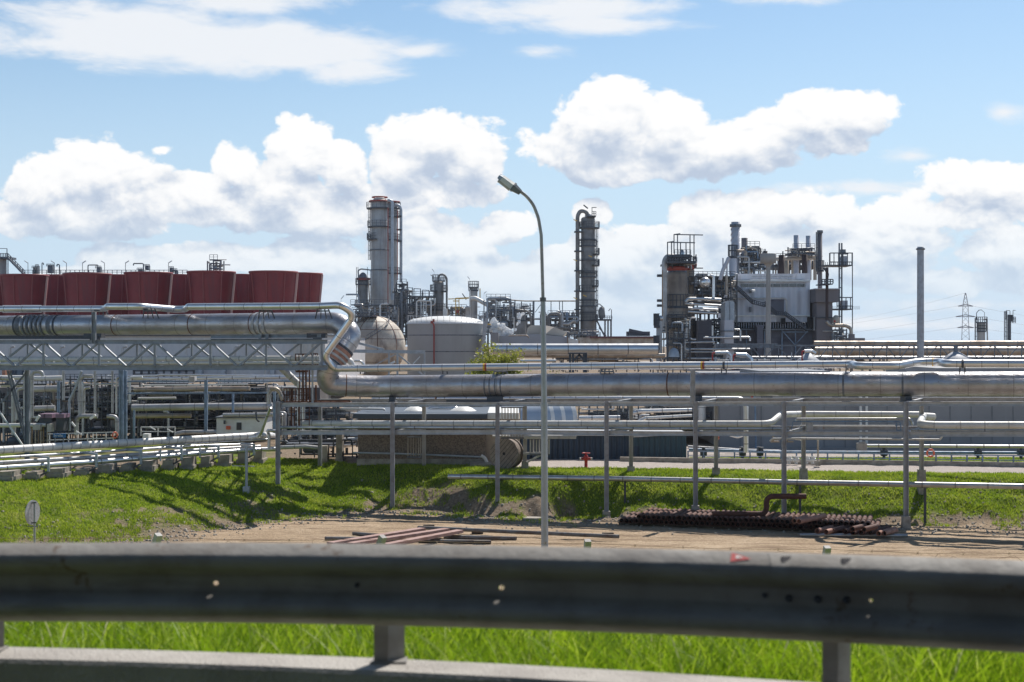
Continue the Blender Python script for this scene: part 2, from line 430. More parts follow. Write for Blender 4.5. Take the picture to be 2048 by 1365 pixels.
        me.polygons.foreach_set('use_smooth', s.sm)
        if len(ms) > 1: me.polygons.foreach_set('material_index', [min(i, len(ms)-1) for i in s.mi])
        COL.objects.link(o)
        tag(o, label, cat, group, kind)
        return o
WLOC = {}
def tag(o, label=None, cat=None, group=None, kind=None):
    if label: o['label'] = label
    if cat: o['category'] = cat
    if group: o['group'] = group
    if kind: o['kind'] = kind
def thing(name, label, cat, loc=(0, 0, 0), group=None):
    o = bpy.data.objects.new(name, None); COL.objects.link(o); o.location = loc
    o.empty_display_size = 0.5
    WLOC[o.name] = tuple(loc); tag(o, label, cat, group)
    return o
def copy_tree(o, loc, label=None, group=None, rot=None, parent=None):
    c = o.copy(); COL.objects.link(c); c.location = loc if parent is None else o.location
    WLOC[c.name] = tuple(loc)
    if parent is not None: c.parent = parent
    if rot is not None: c.rotation_euler = rot
    if label: c['label'] = label
    if group: c['group'] = group
    for ch in list(o.children): copy_tree(ch, loc, parent=c)
    return c

def pipe(label, pts, w, m='alu', D=None, fil=None, name='pipe', cat='pipe', group=None, n=10, seam=1.2, parent=None, sm='seam', cap=True):
    """pipe run through photo pixels (u,y[,D]); w = width in photo pixels at the first point"""
    q = [P(p[0], p[1], p[2] if len(p) > 2 else D) for p in pts]
    r = px(w, pts[0][2] if len(pts[0]) > 2 else D)/2
    mb = MB(); mb.tube(q, r, n, fillet=r*3 if fil is None else fil, seam=(seam, 0.035+0.0004*q[0].y, 0.010) if seam else None, cap=cap)
    if sm == 'seam' and m == 'white_clad': sm = 'seam_light'
    return mb.build(name, [m, sm], parent, label, cat, group)

# ------------------------------------------------------------------ the lie of the land
PZ = 1.8        # plant level above the yard
_T = ([-600, 0, 150, 350, 520, 650, 750, 850, 950, 1050, 1220, 1400, 1600, 1800, 2048, 2700], [52, 57, 58.6, 61.8, 66.5, 69.3, 70.3, 70, 68.3, 66.8, 67.2, 66.3, 65.4, 65, 64.6, 61])
_C = ([-600, 0, 160, 300, 450, 540, 620, 700, 880, 1000, 1240, 2048, 2700], [62, 66.5, 71, 74.2, 78.3, 79.3, 78.5, 76.3, 74, 72, 71, 69.0, 67])
_G = ([-600, 0, 160, 300, 450, 540, 650, 700, 930, 1000, 1300, 1700, 2048, 2700], [62.5, 67.2, 71.6, 74.8, 79, 80, 79, 76.6, 75.6, 74.2, 73.5, 71.6, 70.6, 68])
_N = ([0, 4.5, 5.6, 9, 14, 28, 40, 52, 56, 1e4], [6.9, 6.86, 6.82, 6.5, 4.6, 2.3, 1.1, 0.1, 0, 0])
def hash2(x, y): 
    v = np.sin(x*127.1+y*311.7)*43758.5453; return v-np.floor(v)
def vnoise(x, y):
    xi, yi = np.floor(x), np.floor(y); xf, yf = x-xi, y-yi
    u_, v_ = xf*xf*(3-2*xf), yf*yf*(3-2*yf)
    return (hash2(xi, yi)*(1-u_)+hash2(xi+1, yi)*u_)*(1-v_)+(hash2(xi, yi+1)*(1-u_)+hash2(xi+1, yi+1)*u_)*v_
def fbm(x, y, o=4):
    a = 0; s = 0.5
    for i in range(o): a = a+s*vnoise(x*2**i+7.3*i, y*2**i-3.1*i); s *= 0.5
    return a
def land(X, Y):
    X = np.asarray(X, float); Y = np.maximum(np.asarray(Y, float), 0.5)
    u = X/Y*F+CX
    T, C = np.interp(u, *_T), np.interp(u, *_C)
    T = T+(fbm(X*0.5, Y*0.2)-0.47)*2.2*np.clip((u-560)/200, 0.3, 1)
    t = np.clip((Y-T)/(C-T), 0, 1)
    cv = np.clip((620-u)/120, 0, 1); bank = PZ*((t*t*(3-2*t)*0.6+t*0.4)*(1-cv)+cv*(1-(1-t)**1.9))
    z = np.interp(Y, *_N)+bank
    sl = np.clip(t*(1-t)*4, 0, 1)
    z = z+sl*(fbm(X*0.9, Y*0.9)-0.47)*0.55+(fbm(X*1.7+9, Y*1.7)-0.47)*0.10*np.where((Y < 80) & (Y > 9), 1, 0)
    # washed-out gullies in the bank
    for gu, gd, gw, dp in ((1122, 68.4, 0.55, 0.7), (1150, 68.9, 0.9, 0.95), (1205, 69.0, 0.8, 0.95), (1062, 68.2, 0.4, 0.5), (925, 69.3, 0.9, 0.35)):
        gx = (gu-CX)/F*gd
        z = z-dp*np.exp(-((X-gx+0.3*(Y-gd))/gw)**2-((Y-gd)/1.1)**2)*np.clip(sl*2, 0, 1)
    return z
def masks(X, Y):
    u = X/Y*F+CX
    T, C, Gd = np.interp(u, *_T), np.interp(u, *_C), np.interp(u, *_G)
    n = fbm(X*0.45, Y*0.45)-0.47; n2 = fbm(X*2.1, Y*2.1)-0.47
    scree = np.interp(u, [0, 560, 700, 900, 1060, 1180, 1300, 1560, 1700, 2048], [0.2, 0.4, 0.9, 2.2, 1.9, 1.3, 0.5, 0.1, 0.4, 0.4])
    e = Y-(T+scree)+n*3.2*np.interp(u, [1100, 1350], [1, .45])+n2*1.6
    grass = np.clip(e*1.6, 0, 1)*np.clip((Gd-Y)*2.5+n2*2.5+0.5, 0, 1)
    # thin, patchy cover on the lower part of the left slope
    low = np.clip(1-(Y-T)/6.5, 0, 1)*np.clip((620-u)/100, 0, 1)*np.clip((u-60)/260, 0.35, 1)
    grass = grass*(1-np.clip(low*1.5-0.55+n2*2.4+n*1.5, 0, 1)*0.95)
    grass = np.where(Y < 30, 1, grass)
    # green strips among the plinths on the left
    gl = np.clip((560-u)/60, 0, 1)*np.clip((fbm(X*0.35+3, Y*0.35)-0.40)*7, 0, 1)*((Y > Gd+0.6) & (Y < 92))
    grass = np.maximum(grass, gl)
    # far strip by the rails on the right
    grass = np.maximum(grass, ((u > 1380) & (Y > 77.2) & (Y < 81)).astype(float)*0.9)
    dirt = np.clip((Y-T+2.2+n*5)*0.5, 0, 1)*np.clip((C-Y)*1.0, 0, 1)
    dirt = np.maximum(dirt, np.clip((Y-Gd+0.4)*3, 0, 1)*np.clip((700-u)/90, 0, 1)+(Y > 90))
    conc = np.clip((Y-Gd)*3+n2*1.2, 0, 1)*np.clip((u-690)/60, 0, 1)*(Y < 90)
    return grass, np.clip(dirt, 0, 1), np.clip(conc, 0, 1)
us = np.concatenate([np.array([-14000, -7000, -3500, -2000, -1200, -800, -500, -300]), np.arange(-200, 2260, 7.0), np.array([2350, 2550, 2900, 3500, 5000, 8000, 16000])])
Ds = np.concatenate([np.arange(4.6, 12, 0.4), np.arange(12, 54, 1.5), np.arange(54, 82, 0.16), np.arange(82, 110, 2), np.array([120, 150, 200, 300, 500, 900, 1700])])
UU, DD = np.meshgrid(us, Ds)
XX = (UU-CX)/F*DD
ZZ = land(XX, DD)
gr_, di_, co_ = masks(XX, DD)
nr, nc = XX.shape
vs = np.stack([XX, DD, ZZ], -1).reshape(-1, 3)
idx = np.arange(nr*nc).reshape(nr, nc)
fs = np.stack([idx[:-1, :-1], idx[:-1, 1:], idx[1:, 1:], idx[1:, :-1]], -1).reshape(-1, 4)
def np_mesh(name, vs, fs, mats, smooth=False):
    me = bpy.data.meshes.new(name); k = fs.shape[1]
    me.vertices.add(len(vs)); me.vertices.foreach_set('co', vs.astype(np.float32).ravel())
    me.loops.add(fs.size); me.loops.foreach_set('vertex_index', fs.astype(np.int32).ravel())
    me.polygons.add(len(fs)); me.polygons.foreach_set('loop_start', (np.arange(len(fs))*k).astype(np.int32))
    if smooth: me.polygons.foreach_set('use_smooth', np.ones(len(fs), bool))
    me.update(calc_edges=True)
    for m_ in mats: me.materials.append(m_)
    o = bpy.data.objects.new(name, me); COL.objects.link(o); WLOC[o.name] = (0, 0, 0)
    return o
gm = bpy.data.materials.new('ground'); gm.use_nodes = True; gm.node_tree.nodes.clear(); q = G(gm.node_tree)
pos = q.n('ShaderNodeNewGeometry').outputs['Position']
at = q.n('ShaderNodeAttribute'); at.attribute_name = 'cover'
sp_ = q.n('ShaderNodeSeparateColor'); q.link(at.outputs['Color'], sp_.inputs[0])
flat = q.v('MULTIPLY', pos, (1, 1, 1))
nA = q.noise(flat, 0.35, 6, 0.6).outputs[0]; nB = q.noise(flat, 7, 5, 0.7).outputs[0]; nC = q.noise(q.v('MULTIPLY', pos, (0.25, 1.6, 1)), 1.3, 4, 0.6).outputs[0]
nD = q.noise(flat, 24, 3, 0.7).outputs[0]
sand = q.ramp(q.m('ADD', q.m('MULTIPLY', nB, 0.6), q.m('MULTIPLY', nA, 0.4)), [(0.32, (0.25, 0.175, 0.11)), (0.5, (0.44, 0.325, 0.215)), (0.66, (0.60, 0.47, 0.335))])
sand = q.mix(q.m('MULTIPLY', q.smooth(nC, 0.48, 0.66), 0.75), sand, (0.20, 0.135, 0.085))
sand = q.mix(q.m('MULTIPLY', q.smooth(q.noise(q.v('MULTIPLY', pos, (0.12, 2.6, 1)), 1.0, 3, 0.5).outputs[0], 0.56, 0.64), 0.5), sand, (0.17, 0.115, 0.075))
dirt = q.ramp(nB, [(0.3, (0.13, 0.095, 0.065)), (0.55, (0.27, 0.205, 0.145)), (0.78, (0.42, 0.35, 0.27))])
dirt = q.mix(q.smooth(nD, 0.62, 0.74), dirt, (0.50, 0.44, 0.36))
gcol = q.ramp(nA, [(0.3, (0.11, 0.16, 0.018)), (0.55, (0.17, 0.22, 0.025)), (0.75, (0.25, 0.25, 0.06))])
gcol = q.mix(q.smooth(nB, 0.5, 0.75), gcol, (0.05, 0.085, 0.012))
conc = q.ramp(nB, [(0.3, (0.40, 0.35, 0.31)), (0.7, (0.52, 0.46, 0.42))])
conc = q.mix(q.smooth(nA, 0.45, 0.7), conc, (0.46, 0.40, 0.36))
c = q.mix(sp_.outputs[1], sand, dirt); c = q.mix(sp_.outputs[2], c, conc); c = q.mix(sp_.outputs[0], c, gcol)
b = q.n('ShaderNodeBsdfPrincipled'); q.link(c, b.inputs['Base Color']); b.inputs['Roughness'].default_value = 0.95
b.inputs['Specular IOR Level'].default_value = 0.2
bm = q.n('ShaderNodeBump'); bm.inputs['Distance'].default_value = 0.09; bm.inputs['Strength'].default_value = 0.9
q.put(bm.inputs['Height'], q.m('ADD', nB, q.m('MULTIPLY', nD, 0.4))); q.link(bm.outputs[0], b.inputs['Normal'])
o_ = q.n('ShaderNodeOutputMaterial'); q.link(b.outputs[0], o_.inputs[0])
ground = np_mesh('ground', vs, fs, [gm], True); tag(ground, kind='structure')
ca = ground.data.color_attributes.new('cover', 'FLOAT_COLOR', 'POINT')
ca.data.foreach_set('color', np.stack([gr_, di_, co_, np.ones_like(gr_)], -1).astype(np.float32).ravel())

# ------------------------------------------------------------------ grass as blades
def grass_mat(name, stops, tr=0.45, sc=0.8):
    m = bpy.data.materials.new(name); m.use_nodes = True; t = m.node_tree; t.nodes.clear(); q = G(t)
    p_ = q.n('ShaderNodeNewGeometry').outputs['Position']
    rnd = q.n('ShaderNodeAttribute'); rnd.attribute_name = 'tone'
    nz = q.noise(p_, sc, 4, 0.6).outputs[0]
    c = q.ramp(q.m('ADD', q.m('MULTIPLY', nz, 0.6), q.m('MULTIPLY', rnd.outputs['Fac'], 0.4)), stops)
    b = q.n('ShaderNodeBsdfPrincipled'); q.link(c, b.inputs['Base Color']); b.inputs['Roughness'].default_value = 0.5
    b.inputs['Specular IOR Level'].default_value = 0.35
    tr_ = q.n('ShaderNodeBsdfTranslucent'); q.link(c, tr_.inputs[0])
    mx = q.n('ShaderNodeMixShader'); mx.inputs[0].default_value = tr; q.link(b.outputs[0], mx.inputs[1]); q.link(tr_.outputs[0], mx.inputs[2])
    o = q.n('ShaderNodeOutputMaterial'); q.link(mx.outputs[0], o.inputs[0])
    return m
GM_BANK = grass_mat('bank_grass', [(0.22, (0.15, 0.24, 0.015)), (0.45, (0.26, 0.37, 0.022)), (0.64, (0.40, 0.48, 0.045)), (0.84, (0.56, 0.54, 0.17))], 0.5, 0.7)
GM_NEAR = grass_mat('verge_grass', [(0.2, (0.11, 0.22, 0.008)), (0.45, (0.25, 0.39, 0.014)), (0.66, (0.40, 0.51, 0.04)), (0.84, (0.64, 0.65, 0.32))], 0.55, 1.6)
def blades(name, X, Y, Z, hmin, hmax, w, mt, label, segs=1, lean=0.5, tone=None):
    n = len(X); a = RNG.uniform(0, 2*np.pi, n); h = RNG.uniform(hmin, hmax, n)
    d = np.stack([np.cos(a), np.sin(a), np.zeros(n)], -1)
    l = RNG.uniform(0, 2*np.pi, n); ld = np.stack([np.cos(l), np.sin(l), np.zeros(n)], -1)*(RNG.uniform(0.1, lean, n)*h)[:, None]
    base = np.stack([X, Y, Z-0.01], -1); up = np.array([0, 0, 1.0])
    rings = []
    for k_ in range(segs+1):
        t = k_/(segs+1); c_ = base+ld*(t*t)+up*(h*t)[:, None]; ww = (w*(1-t*0.6))
        rings += [c_-d*ww/2, c_+d*ww/2]
    tip = base+ld+up*(h*0.97)[:, None]
    V = np.stack(rings+[tip], 1).reshape(-1, 3); m_ = 2*(segs+1)+1; o = (np.arange(n)*m_)[:, None]
    tris = []
    for k_ in range(segs):
        a0 = 2*k_; tris += [[a0, a0+1, a0+3], [a0, a0+3, a0+2]]
    tris.append([2*segs, 2*segs+1, 2*segs+2])
    Fc = np.concatenate([o+np.array(t_)[None] for t_ in tris], 0)
    ob = np_mesh(name, V, Fc, [mt])
    tn = RNG.uniform(0, 1, n) if tone is None else tone
    at_ = ob.data.attributes.new('tone', 'FLOAT', 'POINT'); at_.data.foreach_set('value', np.repeat(tn, m_).astype(np.float32))
    tag(ob, label, 'grass', kind='stuff'); return ob
n = 330000
u_ = RNG.uniform(-60, 2120, n); D_ = np.sqrt(RNG.uniform(56**2, 80**2, n)); X_ = (u_-CX)/F*D_
m1, _, _ = masks(X_, D_); keep = (m1 > 0.35) & (RNG.uniform(0, 1, n) < m1)
X_, D_, m1 = X_[keep], D_[keep], m1[keep]
clump = fbm(X_*1.3, D_*1.3)
blades('bank_grass', X_, D_, land(X_, D_), 0.05, 0.15, 0.045, GM_BANK, 'short bright green grass covering the bank below the pipe racks', 1, 0.9,
       np.clip(RNG.uniform(0, 1, len(X_))*0.5+clump*1.0-0.1, 0, 1))
# dry weeds and tufts along the foot of the bank
n = 5000
u_ = RNG.uniform(0, 2048, n); T_ = np.interp(u_, *_T); D_ = T_+RNG.normal(0.8, 1.1, n); X_ = (u_-CX)/F*D_
nf = np.repeat(np.arange(n), 9); X2 = X_[nf]+RNG.normal(0, 0.08, len(nf)); D2 = D_[nf]+RNG.normal(0, 0.08, len(nf))
k_ = fbm(X2*0.8, D2*0.8) > 0.5; X2, D2 = X2[k_], D2[k_]
blades('weeds', X2, D2, land(X2, D2), 0.06, 0.2, 0.03, GM_BANK, 'scattered green weeds along the dirt foot of the bank', 1, 0.9)
n = 120000
X_ = RNG.uniform(-6.5, 6.5, n); D_ = RNG.uniform(6.0, 12.5, n)
cl_ = fbm(X_*2.2, D_*2.2)
keep = RNG.uniform(0, 1, n) < 0.25+cl_*0.9; X_, D_, cl_ = X_[keep], D_[keep], cl_[keep]
blades('verge_grass', X_, D_, land(X_, D_), 0.12, 0.40, 0.010, GM_NEAR, 'long lush green grass on the verge behind the guardrail', 3, 1.15,
       np.clip(RNG.beta(0.9, 1.7, len(X_))*1.0+cl_*0.4-0.1, 0, 1))
n = 260; X_ = RNG.uniform(-6, 6, n); D_ = RNG.uniform(6.4, 11, n)
blades('seed_stalks', X_, D_, land(X_, D_), 0.35, 0.62, 0.012, grass_mat('dry_stalk', [(0.2, (0.55, 0.56, 0.25)), (0.8, (0.72, 0.70, 0.45))], 0.4, 2), 'pale dry seed stalks leaning in the lush verge grass', 3, 1.0)
# stones on the yard and scree
n = 2600; u_ = RNG.uniform(-20, 2080, n); D_ = np.interp(u_, *_T)+RNG.normal(-0.3, 1.6, n); X_ = (u_-CX)/F*D_; Z_ = land(X_, D_)
cube = np.array([[-1, -1, -1], [1, -1, -1], [1.1, 1, -1], [-1, 1, -1], [-.6, -.7, .8], [.7, -.6, .7], [.6, .6, .9], [-.7, .7, .8]])
sz = RNG.uniform(0.02, 0.065, n)[:, None, None]; ang = RNG.uniform(0, 6.28, n)
cr_ = cube[None]*sz*RNG.uniform(0.6, 1.3, (n, 1, 3))
rx = cr_[..., 0]*np.cos(ang)[:, None]-cr_[..., 1]*np.sin(ang)[:, None]; ry = cr_[..., 0]*np.sin(ang)[:, None]+cr_[..., 1]*np.cos(ang)[:, None]
V = np.stack([rx+X_[:, None], ry+D_[:, None], cr_[..., 2]+Z_[:, None]+0.01], -1).reshape(-1, 3)
fc = np.array([[0, 3, 2, 1], [4, 5, 6, 7], [0, 1, 5, 4], [1, 2, 6, 5], [2, 3, 7, 6], [3, 0, 4, 7]])
FF = ((np.arange(n)*8)[:, None, None]+fc[None]).reshape(-1, 4)
mat('stone', (0.40, 0.36, 0.30), 0.9, 0, (0.24, 0.20, 0.16), 1.0, 0.9)
st = np_mesh('gravel', V, FF, [MATS['stone']]); tag(st, 'loose stones strewn over the dirt at the foot of the bank', 'gravel', kind='stuff')

# ------------------------------------------------------------------ road edge, kerb wall, guardrail
mat('asphalt', (0.035, 0.035, 0.036), 0.9, 0, (0.07, 0.07, 0.07), 4, 0.9, bump=0.3, bs=80)
def gz(u): return 0
rx0, rx1 = -16.0, 16.0
def Xline(X):          # distance of the rail line from the eye, bending a little nearer on the right
    return 5.72-0.20*X/2-0.042*X*X/2
mbr = MB()
xs = np.linspace(-30, 30, 31)
def bend(X, c, a, b, m): return c+a*X+b*X*X if abs(X) < m else c+a*math.copysign(m, X)+b*m*m+(abs(X)-m)*(a*math.copysign(1, X)+2*b*m)*0.6
def kerbline(X): return bend(X, 5.30, -0.225, -0.035, 3.2)
for a, b in zip(xs[:-1], xs[1:]):
    ya, yb = kerbline(a), kerbline(b)
    mbr.quad(Vector((a, -14, 6.74)), Vector((b, -14, 6.74)), Vector((b, yb+0.02, 6.82)), Vector((a, ya+0.02, 6.82)))
mbr.build('road', 'asphalt', kind='structure')
KZ = 7.144
mk = MB()
kx = np.linspace(-9, 9, 37)
for a, b in zip(kx[:-1], kx[1:]):
    ya, yb = kerbline(a), kerbline(b)
    A0, B0_ = Vector((a, ya, 0)), Vector((b, yb, 0))
    pr = [(0, 6.7), (0, KZ-0.015), (0.012, KZ), (0.225, KZ), (0.235, KZ-0.012), (0.235, 6.6)]
    for (d0, z0), (d1, z1) in zip(pr[:-1], pr[1:]):
        mk.quad(Vector((a, ya+d0, z0)), Vector((b, yb+d0, z0)), Vector((b, yb+d1, z1)), Vector((a, ya+d1, z1)))
mk.build('kerb_wall', 'kerb_concrete', None, 'low pale concrete edge wall under the guardrail posts', 'kerb wall')

mat('rail_steel', (0.32, 0.306, 0.285), 0.65, 0.0, (0.23, 0.21, 0.19), 4, 0.8, streak=(0.22, 0.21, 0.20), sscale=(2, 2, 12), spots=(0.17, 0.12, 0.09), bump=0.06, bs=12, spec=0.25)
mat('rail_hole', (0.02, 0.02, 0.03), 0.8)
def railtop(X): return 7.632+0.0155*X
def raily(X): return bend(X, 5.33, -0.233, -0.042, 3.0)
def Xat(u):
    x = 0.0
    for _ in range(30): x = (u-CX)/F*raily(x)
    return x
gt = thing('guardrail', 'long corrugated steel guardrail with a small red triangle, close in front', 'guardrail', (0, 5.33, KZ))
PROF = [(0.0, 0.0), (0.012, -0.003), (0.072, -0.033), (0.083, -0.043), (0.087, -0.060), (0.084, -0.078), (0.074, -0.092), (0.012, -0.122), (0.002, -0.130), (0.0, -0.140),
        (0.0, -0.175), (0.002, -0.184), (0.012, -0.192), (0.068, -0.220), (0.076, -0.232), (0.078, -0.248), (0.074, -0.264), (0.062, -0.278), (0.012, -0.306), (0.0, -0.311)]
def rail_seg(x0, x1, lift, holes):
    mb = MB()
    n = max(2, int((x1-x0)/0.1)); X = list(np.linspace(x0, x1, n+1)); rows = []
    for hx in holes: X += [hx-0.03, hx+0.03]
    X = sorted(x for i, x in enumerate(X) if not any(abs(x-h) < 0.0299 for h in holes))
    for x in X:
        rows.append([Vector((x, raily(x)-d-lift, railtop(x)+z)) for d, z in PROF])
    m_ = len(PROF); vs_ = [p for r_ in rows for p in r_]; fs_ = []
    for i in range(len(X)-1):
        hole = any(abs((X[i]+X[i+1])/2-h) < 0.012 for h in holes)
        for j in range(m_-1):
            if hole and j == 9: continue
            fs_.append((i*m_+j, (i+1)*m_+j, (i+1)*m_+j+1, i*m_+j+1))
    mb.add(vs_, fs_, True)
    # the web is pierced by an eight-sided bolt hole
    for hx in holes:
        c_ = Vector((hx, raily(hx)-lift, railtop(hx)-0.1575)); ring_o, ring_i = [], []
        for k_, (ox, oz) in enumerate(((1, 0), (1, 1), (0, 1), (-1, 1), (-1, 0), (-1, -1), (0, -1), (1, -1))):
            a_ = k_*math.pi/4
            hr = 0.0105 if hx < 1 else 0.006; px_ = 0.030*ox; ring_i.append(c_+Vector((hr*math.cos(a_), raily(hx+hr*math.cos(a_))-raily(hx), hr*0.86*math.sin(a_))))
            ring_o.append(Vector((hx+px_, raily(hx+px_)-lift, railtop(hx+px_)-0.1575+0.0175*oz)))
        for k_ in range(8):
            mb.quad(ring_o[k_], ring_o[(k_+1) % 8], ring_i[(k_+1) % 8], ring_i[k_])
    return mb
xsplice = Xat(1535)
hol = [Xat(432), Xat(1003)]
rail_seg(-9, xsplice+0.02, 0.0, hol).build('rail_beam', 'rail_steel', gt)
rail_seg(xsplice, 9, 0.0045, [Xat(1741)]).build('rail_beam', 'rail_steel', gt)
# bolts in the splice, pale washers, dark slots in the top flange
def rail_bolt(u, y, D, r, m_, nm='bolt'):
    x = Xat(u); yy = raily(x); p = P(u, y, yy)
    mb = MB(); mb.tube([Vector((x, yy+0.006, p.z)), Vector((x, yy-0.012, p.z)), Vector((x, yy-0.02, p.z))], [r, r, r*0.5], 14); mb.build(nm, m_, gt)
for u, y in ((1577, 1196), (1635, 1198), (1692, 1199), (1529, 1190), (714, 1170)): rail_bolt(u, y, 5.4, 0.013 if u > 1550 else 0.009, 'steel_dark')
for u in (1568, 1687):
    x = Xat(u); y0 = raily(x); zt = railtop(x); mb = MB()
    mb.obox(Vector((x, y0-0.040-0.005, zt-0.0205)), Vector((0.017, 0, 0)), Vector((0, 0.012, 0.0088)), Vector((0, -0.0026, 0.0038)))
    mb.build('slot', 'rail_hole', gt)
x = Xat(1478); y0 = raily(x); zt = railtop(x)
def topf(dx_, t, e=0.003):   # point on the sloping top flange
    xx = x+dx_; d = 0.014+t*0.056; z = -0.003-(d-0.012)*0.5
    return Vector((xx, raily(xx)-d-e*0.45, railtop(xx)+z+e*0.9))
mb = MB(); mb.add([topf(-0.040, 0.95), topf(-0.028, 0.05), topf(0.034, 0.62)], [(0, 1, 2)]); mb.build('red_triangle', 'red_paint', gt)
mb = MB(); mb.add([topf(-0.020, 0.66, 0.005), topf(-0.014, 0.36, 0.005), topf(0.006, 0.56, 0.005)], [(0, 1, 2)]); mb.build('triangle_inset', 'white', gt)
for i, u in enumerate((-52, 772, 1692)):
    x = Xat(u); yb = raily(x)+0.09; mb = MB()
    pl = [(-0.058, 0.03), (-0.002, 0.024), (0.058, 0.085), (0.054, 0.091), (-0.004, 0.032), (-0.052, 0.036)]
    a_ = [Vector((x+dx_, yb+dy_, KZ)) for dx_, dy_ in pl]; b_ = [p+Vector((0, 0, railtop(x)-KZ-0.06)) for p in a_]
    k_ = len(a_); mb.add(a_+b_, [tuple(range(k_))[::-1], tuple(range(k_, 2*k_))]+[(j, (j+1) % k_, (j+1) % k_+k_, j+k_) for j in range(k_)])
    mb.box((x-0.07, yb+0.005, KZ-0.001), (x+0.07, yb+0.1, KZ+0.008)); mb.box((x-0.03, raily(x)+0.003, railtop(x)-0.21), (x+0.03, yb+0.03, railtop(x)-0.10))
    mb.build('post', 'rail_steel', gt)

# ------------------------------------------------------------------ the rack on the bank and its pipes
DF = DL((785, 71), (1812, 63.5)); DR = DL((848, 75), (1843, 67.6)); DM = DL((800, 73), (1812, 65.5)); DM2 = DL((785, 73), (1812, 66))
DBL = DL((0, 82), (650, 74.5)); DT = DL((0, 77.5), (640, 71.5)); DT2 = DL((0, 82.5), (640, 76.5))
rack = thing('pipe_rack', 'long grey steel rack on tall posts carrying the pipes along the grass bank', 'pipe rack', P(1300, 1030, DF(1300)))
def zland(u, D): return float(land(np.array([(u-CX)/F*D]), np.array([D]))[0])
def vpost(par, u, y0, y1, D, w=9, m='steel', name='post', isec=True, zb=None):
    a, b = P(u, y0, D), P(u, y1, D)
    if zb is not None: b.z = zb
    mb = MB(); ww = px(w, D)
    if isec: mb.ibeam(b, a, ww, ww*0.95, up=Vector((1, 0, 0)), t=0.02)
    else: mb.beam(b, a, ww)
    return mb.build(name, m, par)
def foot(par, u, y0, D, w=16, dep=0.4):
    zl = zland(u, D)-0.35; a = P(u-w/2, y0, D); b = P(u+w/2, y0, D); mb = MB(); h_ = px(w, D)/2
    c = P(u, y0, D); z0, z1 = zl, c.z
    t_ = 0.9
    vs = [Vector((c.x+sx*h_*(1.08 if z == z0 else t_), D+sy*h_*(1.08 if z == z0 else t_), z)) for z in (z0, z1) for sx, sy in ((-1, -1), (1, -1), (1, 1), (-1, 1))]
    mb.add(vs, [(0, 3, 2, 1), (4, 5, 6, 7), (0, 1, 5, 4), (1, 2, 6, 5), (2, 3, 7, 6), (3, 0, 4, 7)])
    return mb.build('concrete_foot', 'concrete', par)
for u, y0, ft in ((556, 803, None), (785, 804, None), (995, 810, 1019), (1213, 803, 1022), (1391, 803, 1011), (1568, 803, 1027), (1812, 803, 1032), (2080, 803, 1040)):
    D = DF(u); vpost(rack, u, y0, (ft or 1000)+2, D, 9, zb=None if ft else zland(u, D)-0.2)
    if ft: foot(rack, u, ft, D, 16)
vpost(rack, 1385.5, 739, 806, DF(1385)-0.35, 9.5, 'steel_light')
for u, y0, ft in ((640, 803, None), (848, 806, None), (1050, 808, 922), (1262, 806, 932), (1432, 806, 935), (1607, 806, 936), (1843, 806, 939)):
    D = DR(u); vpost(rack, u, y0, (ft or 935)+1, D, 8, 'concrete_pale' if u > 700 else 'steel', isec=True, zb=None if ft else zland(u, D)-0.2)
    if ft: foot(rack, u, ft, D, 15)
def run(par, name, pts, Df, w, m, h=None, ib=True):
    mb = MB(); q = [P(u, y, Df(u)) for u, y in pts]
    for a, b in zip(q[:-1], q[1:]):
        ww = px(w, a.y)
        (mb.ibeam(a, b, ww, px(h or w, a.y), t=0.02) if ib else mb.beam(a, b, ww, px(h or w, a.y)))
    return mb.build(name, m, par)
LOWER = [(552, 865), (1050, 864.3), (1300, 867), (2120, 869)]; UPPER = [(552, 809.5), (1200, 808), (2120, 807.5)]
run(rack, 'beam', UPPER, lambda u: DF(u)+0.1, 7, 'steel_light', 8)
run(rack, 'beam', LOWER, lambda u: DF(u)+0.12, 7, 'steel_light', 8.5)
def zat(lst, u): return float(np.interp(u, [p[0] for p in lst], [p[1] for p in lst]))
for lst in (UPPER, LOWER):
    mb = MB(); us_ = [640, 848, 1262, 1607, 2120]; q = []
    for u in us_:
        zf = P(u, zat(lst, u), DF(u)).z; p = P(u, 0, DR(u)); p.z = zf; q.append(p)
    for a, b in zip(q[:-1], q[1:]): mb.ibeam(a, b, 0.17, 0.2, t=0.02)
    mb.build('beam', 'steel', rack)
    for uf, ur in ((785, 848), (995, 1050), (1213, 1262), (1391, 1432), (1568, 1607), (1812, 1843)):
        a = P(uf, zat(lst, uf), DF(uf)); b = P(ur, 0, DR(ur)); b.z = a.z; mb = MB(); mb.ibeam(a, b, 0.16, 0.18); mb.build('cross_beam', 'steel', rack)

BIGR = 0.565
SEAMS = (1.9, 0.035, 0.010)
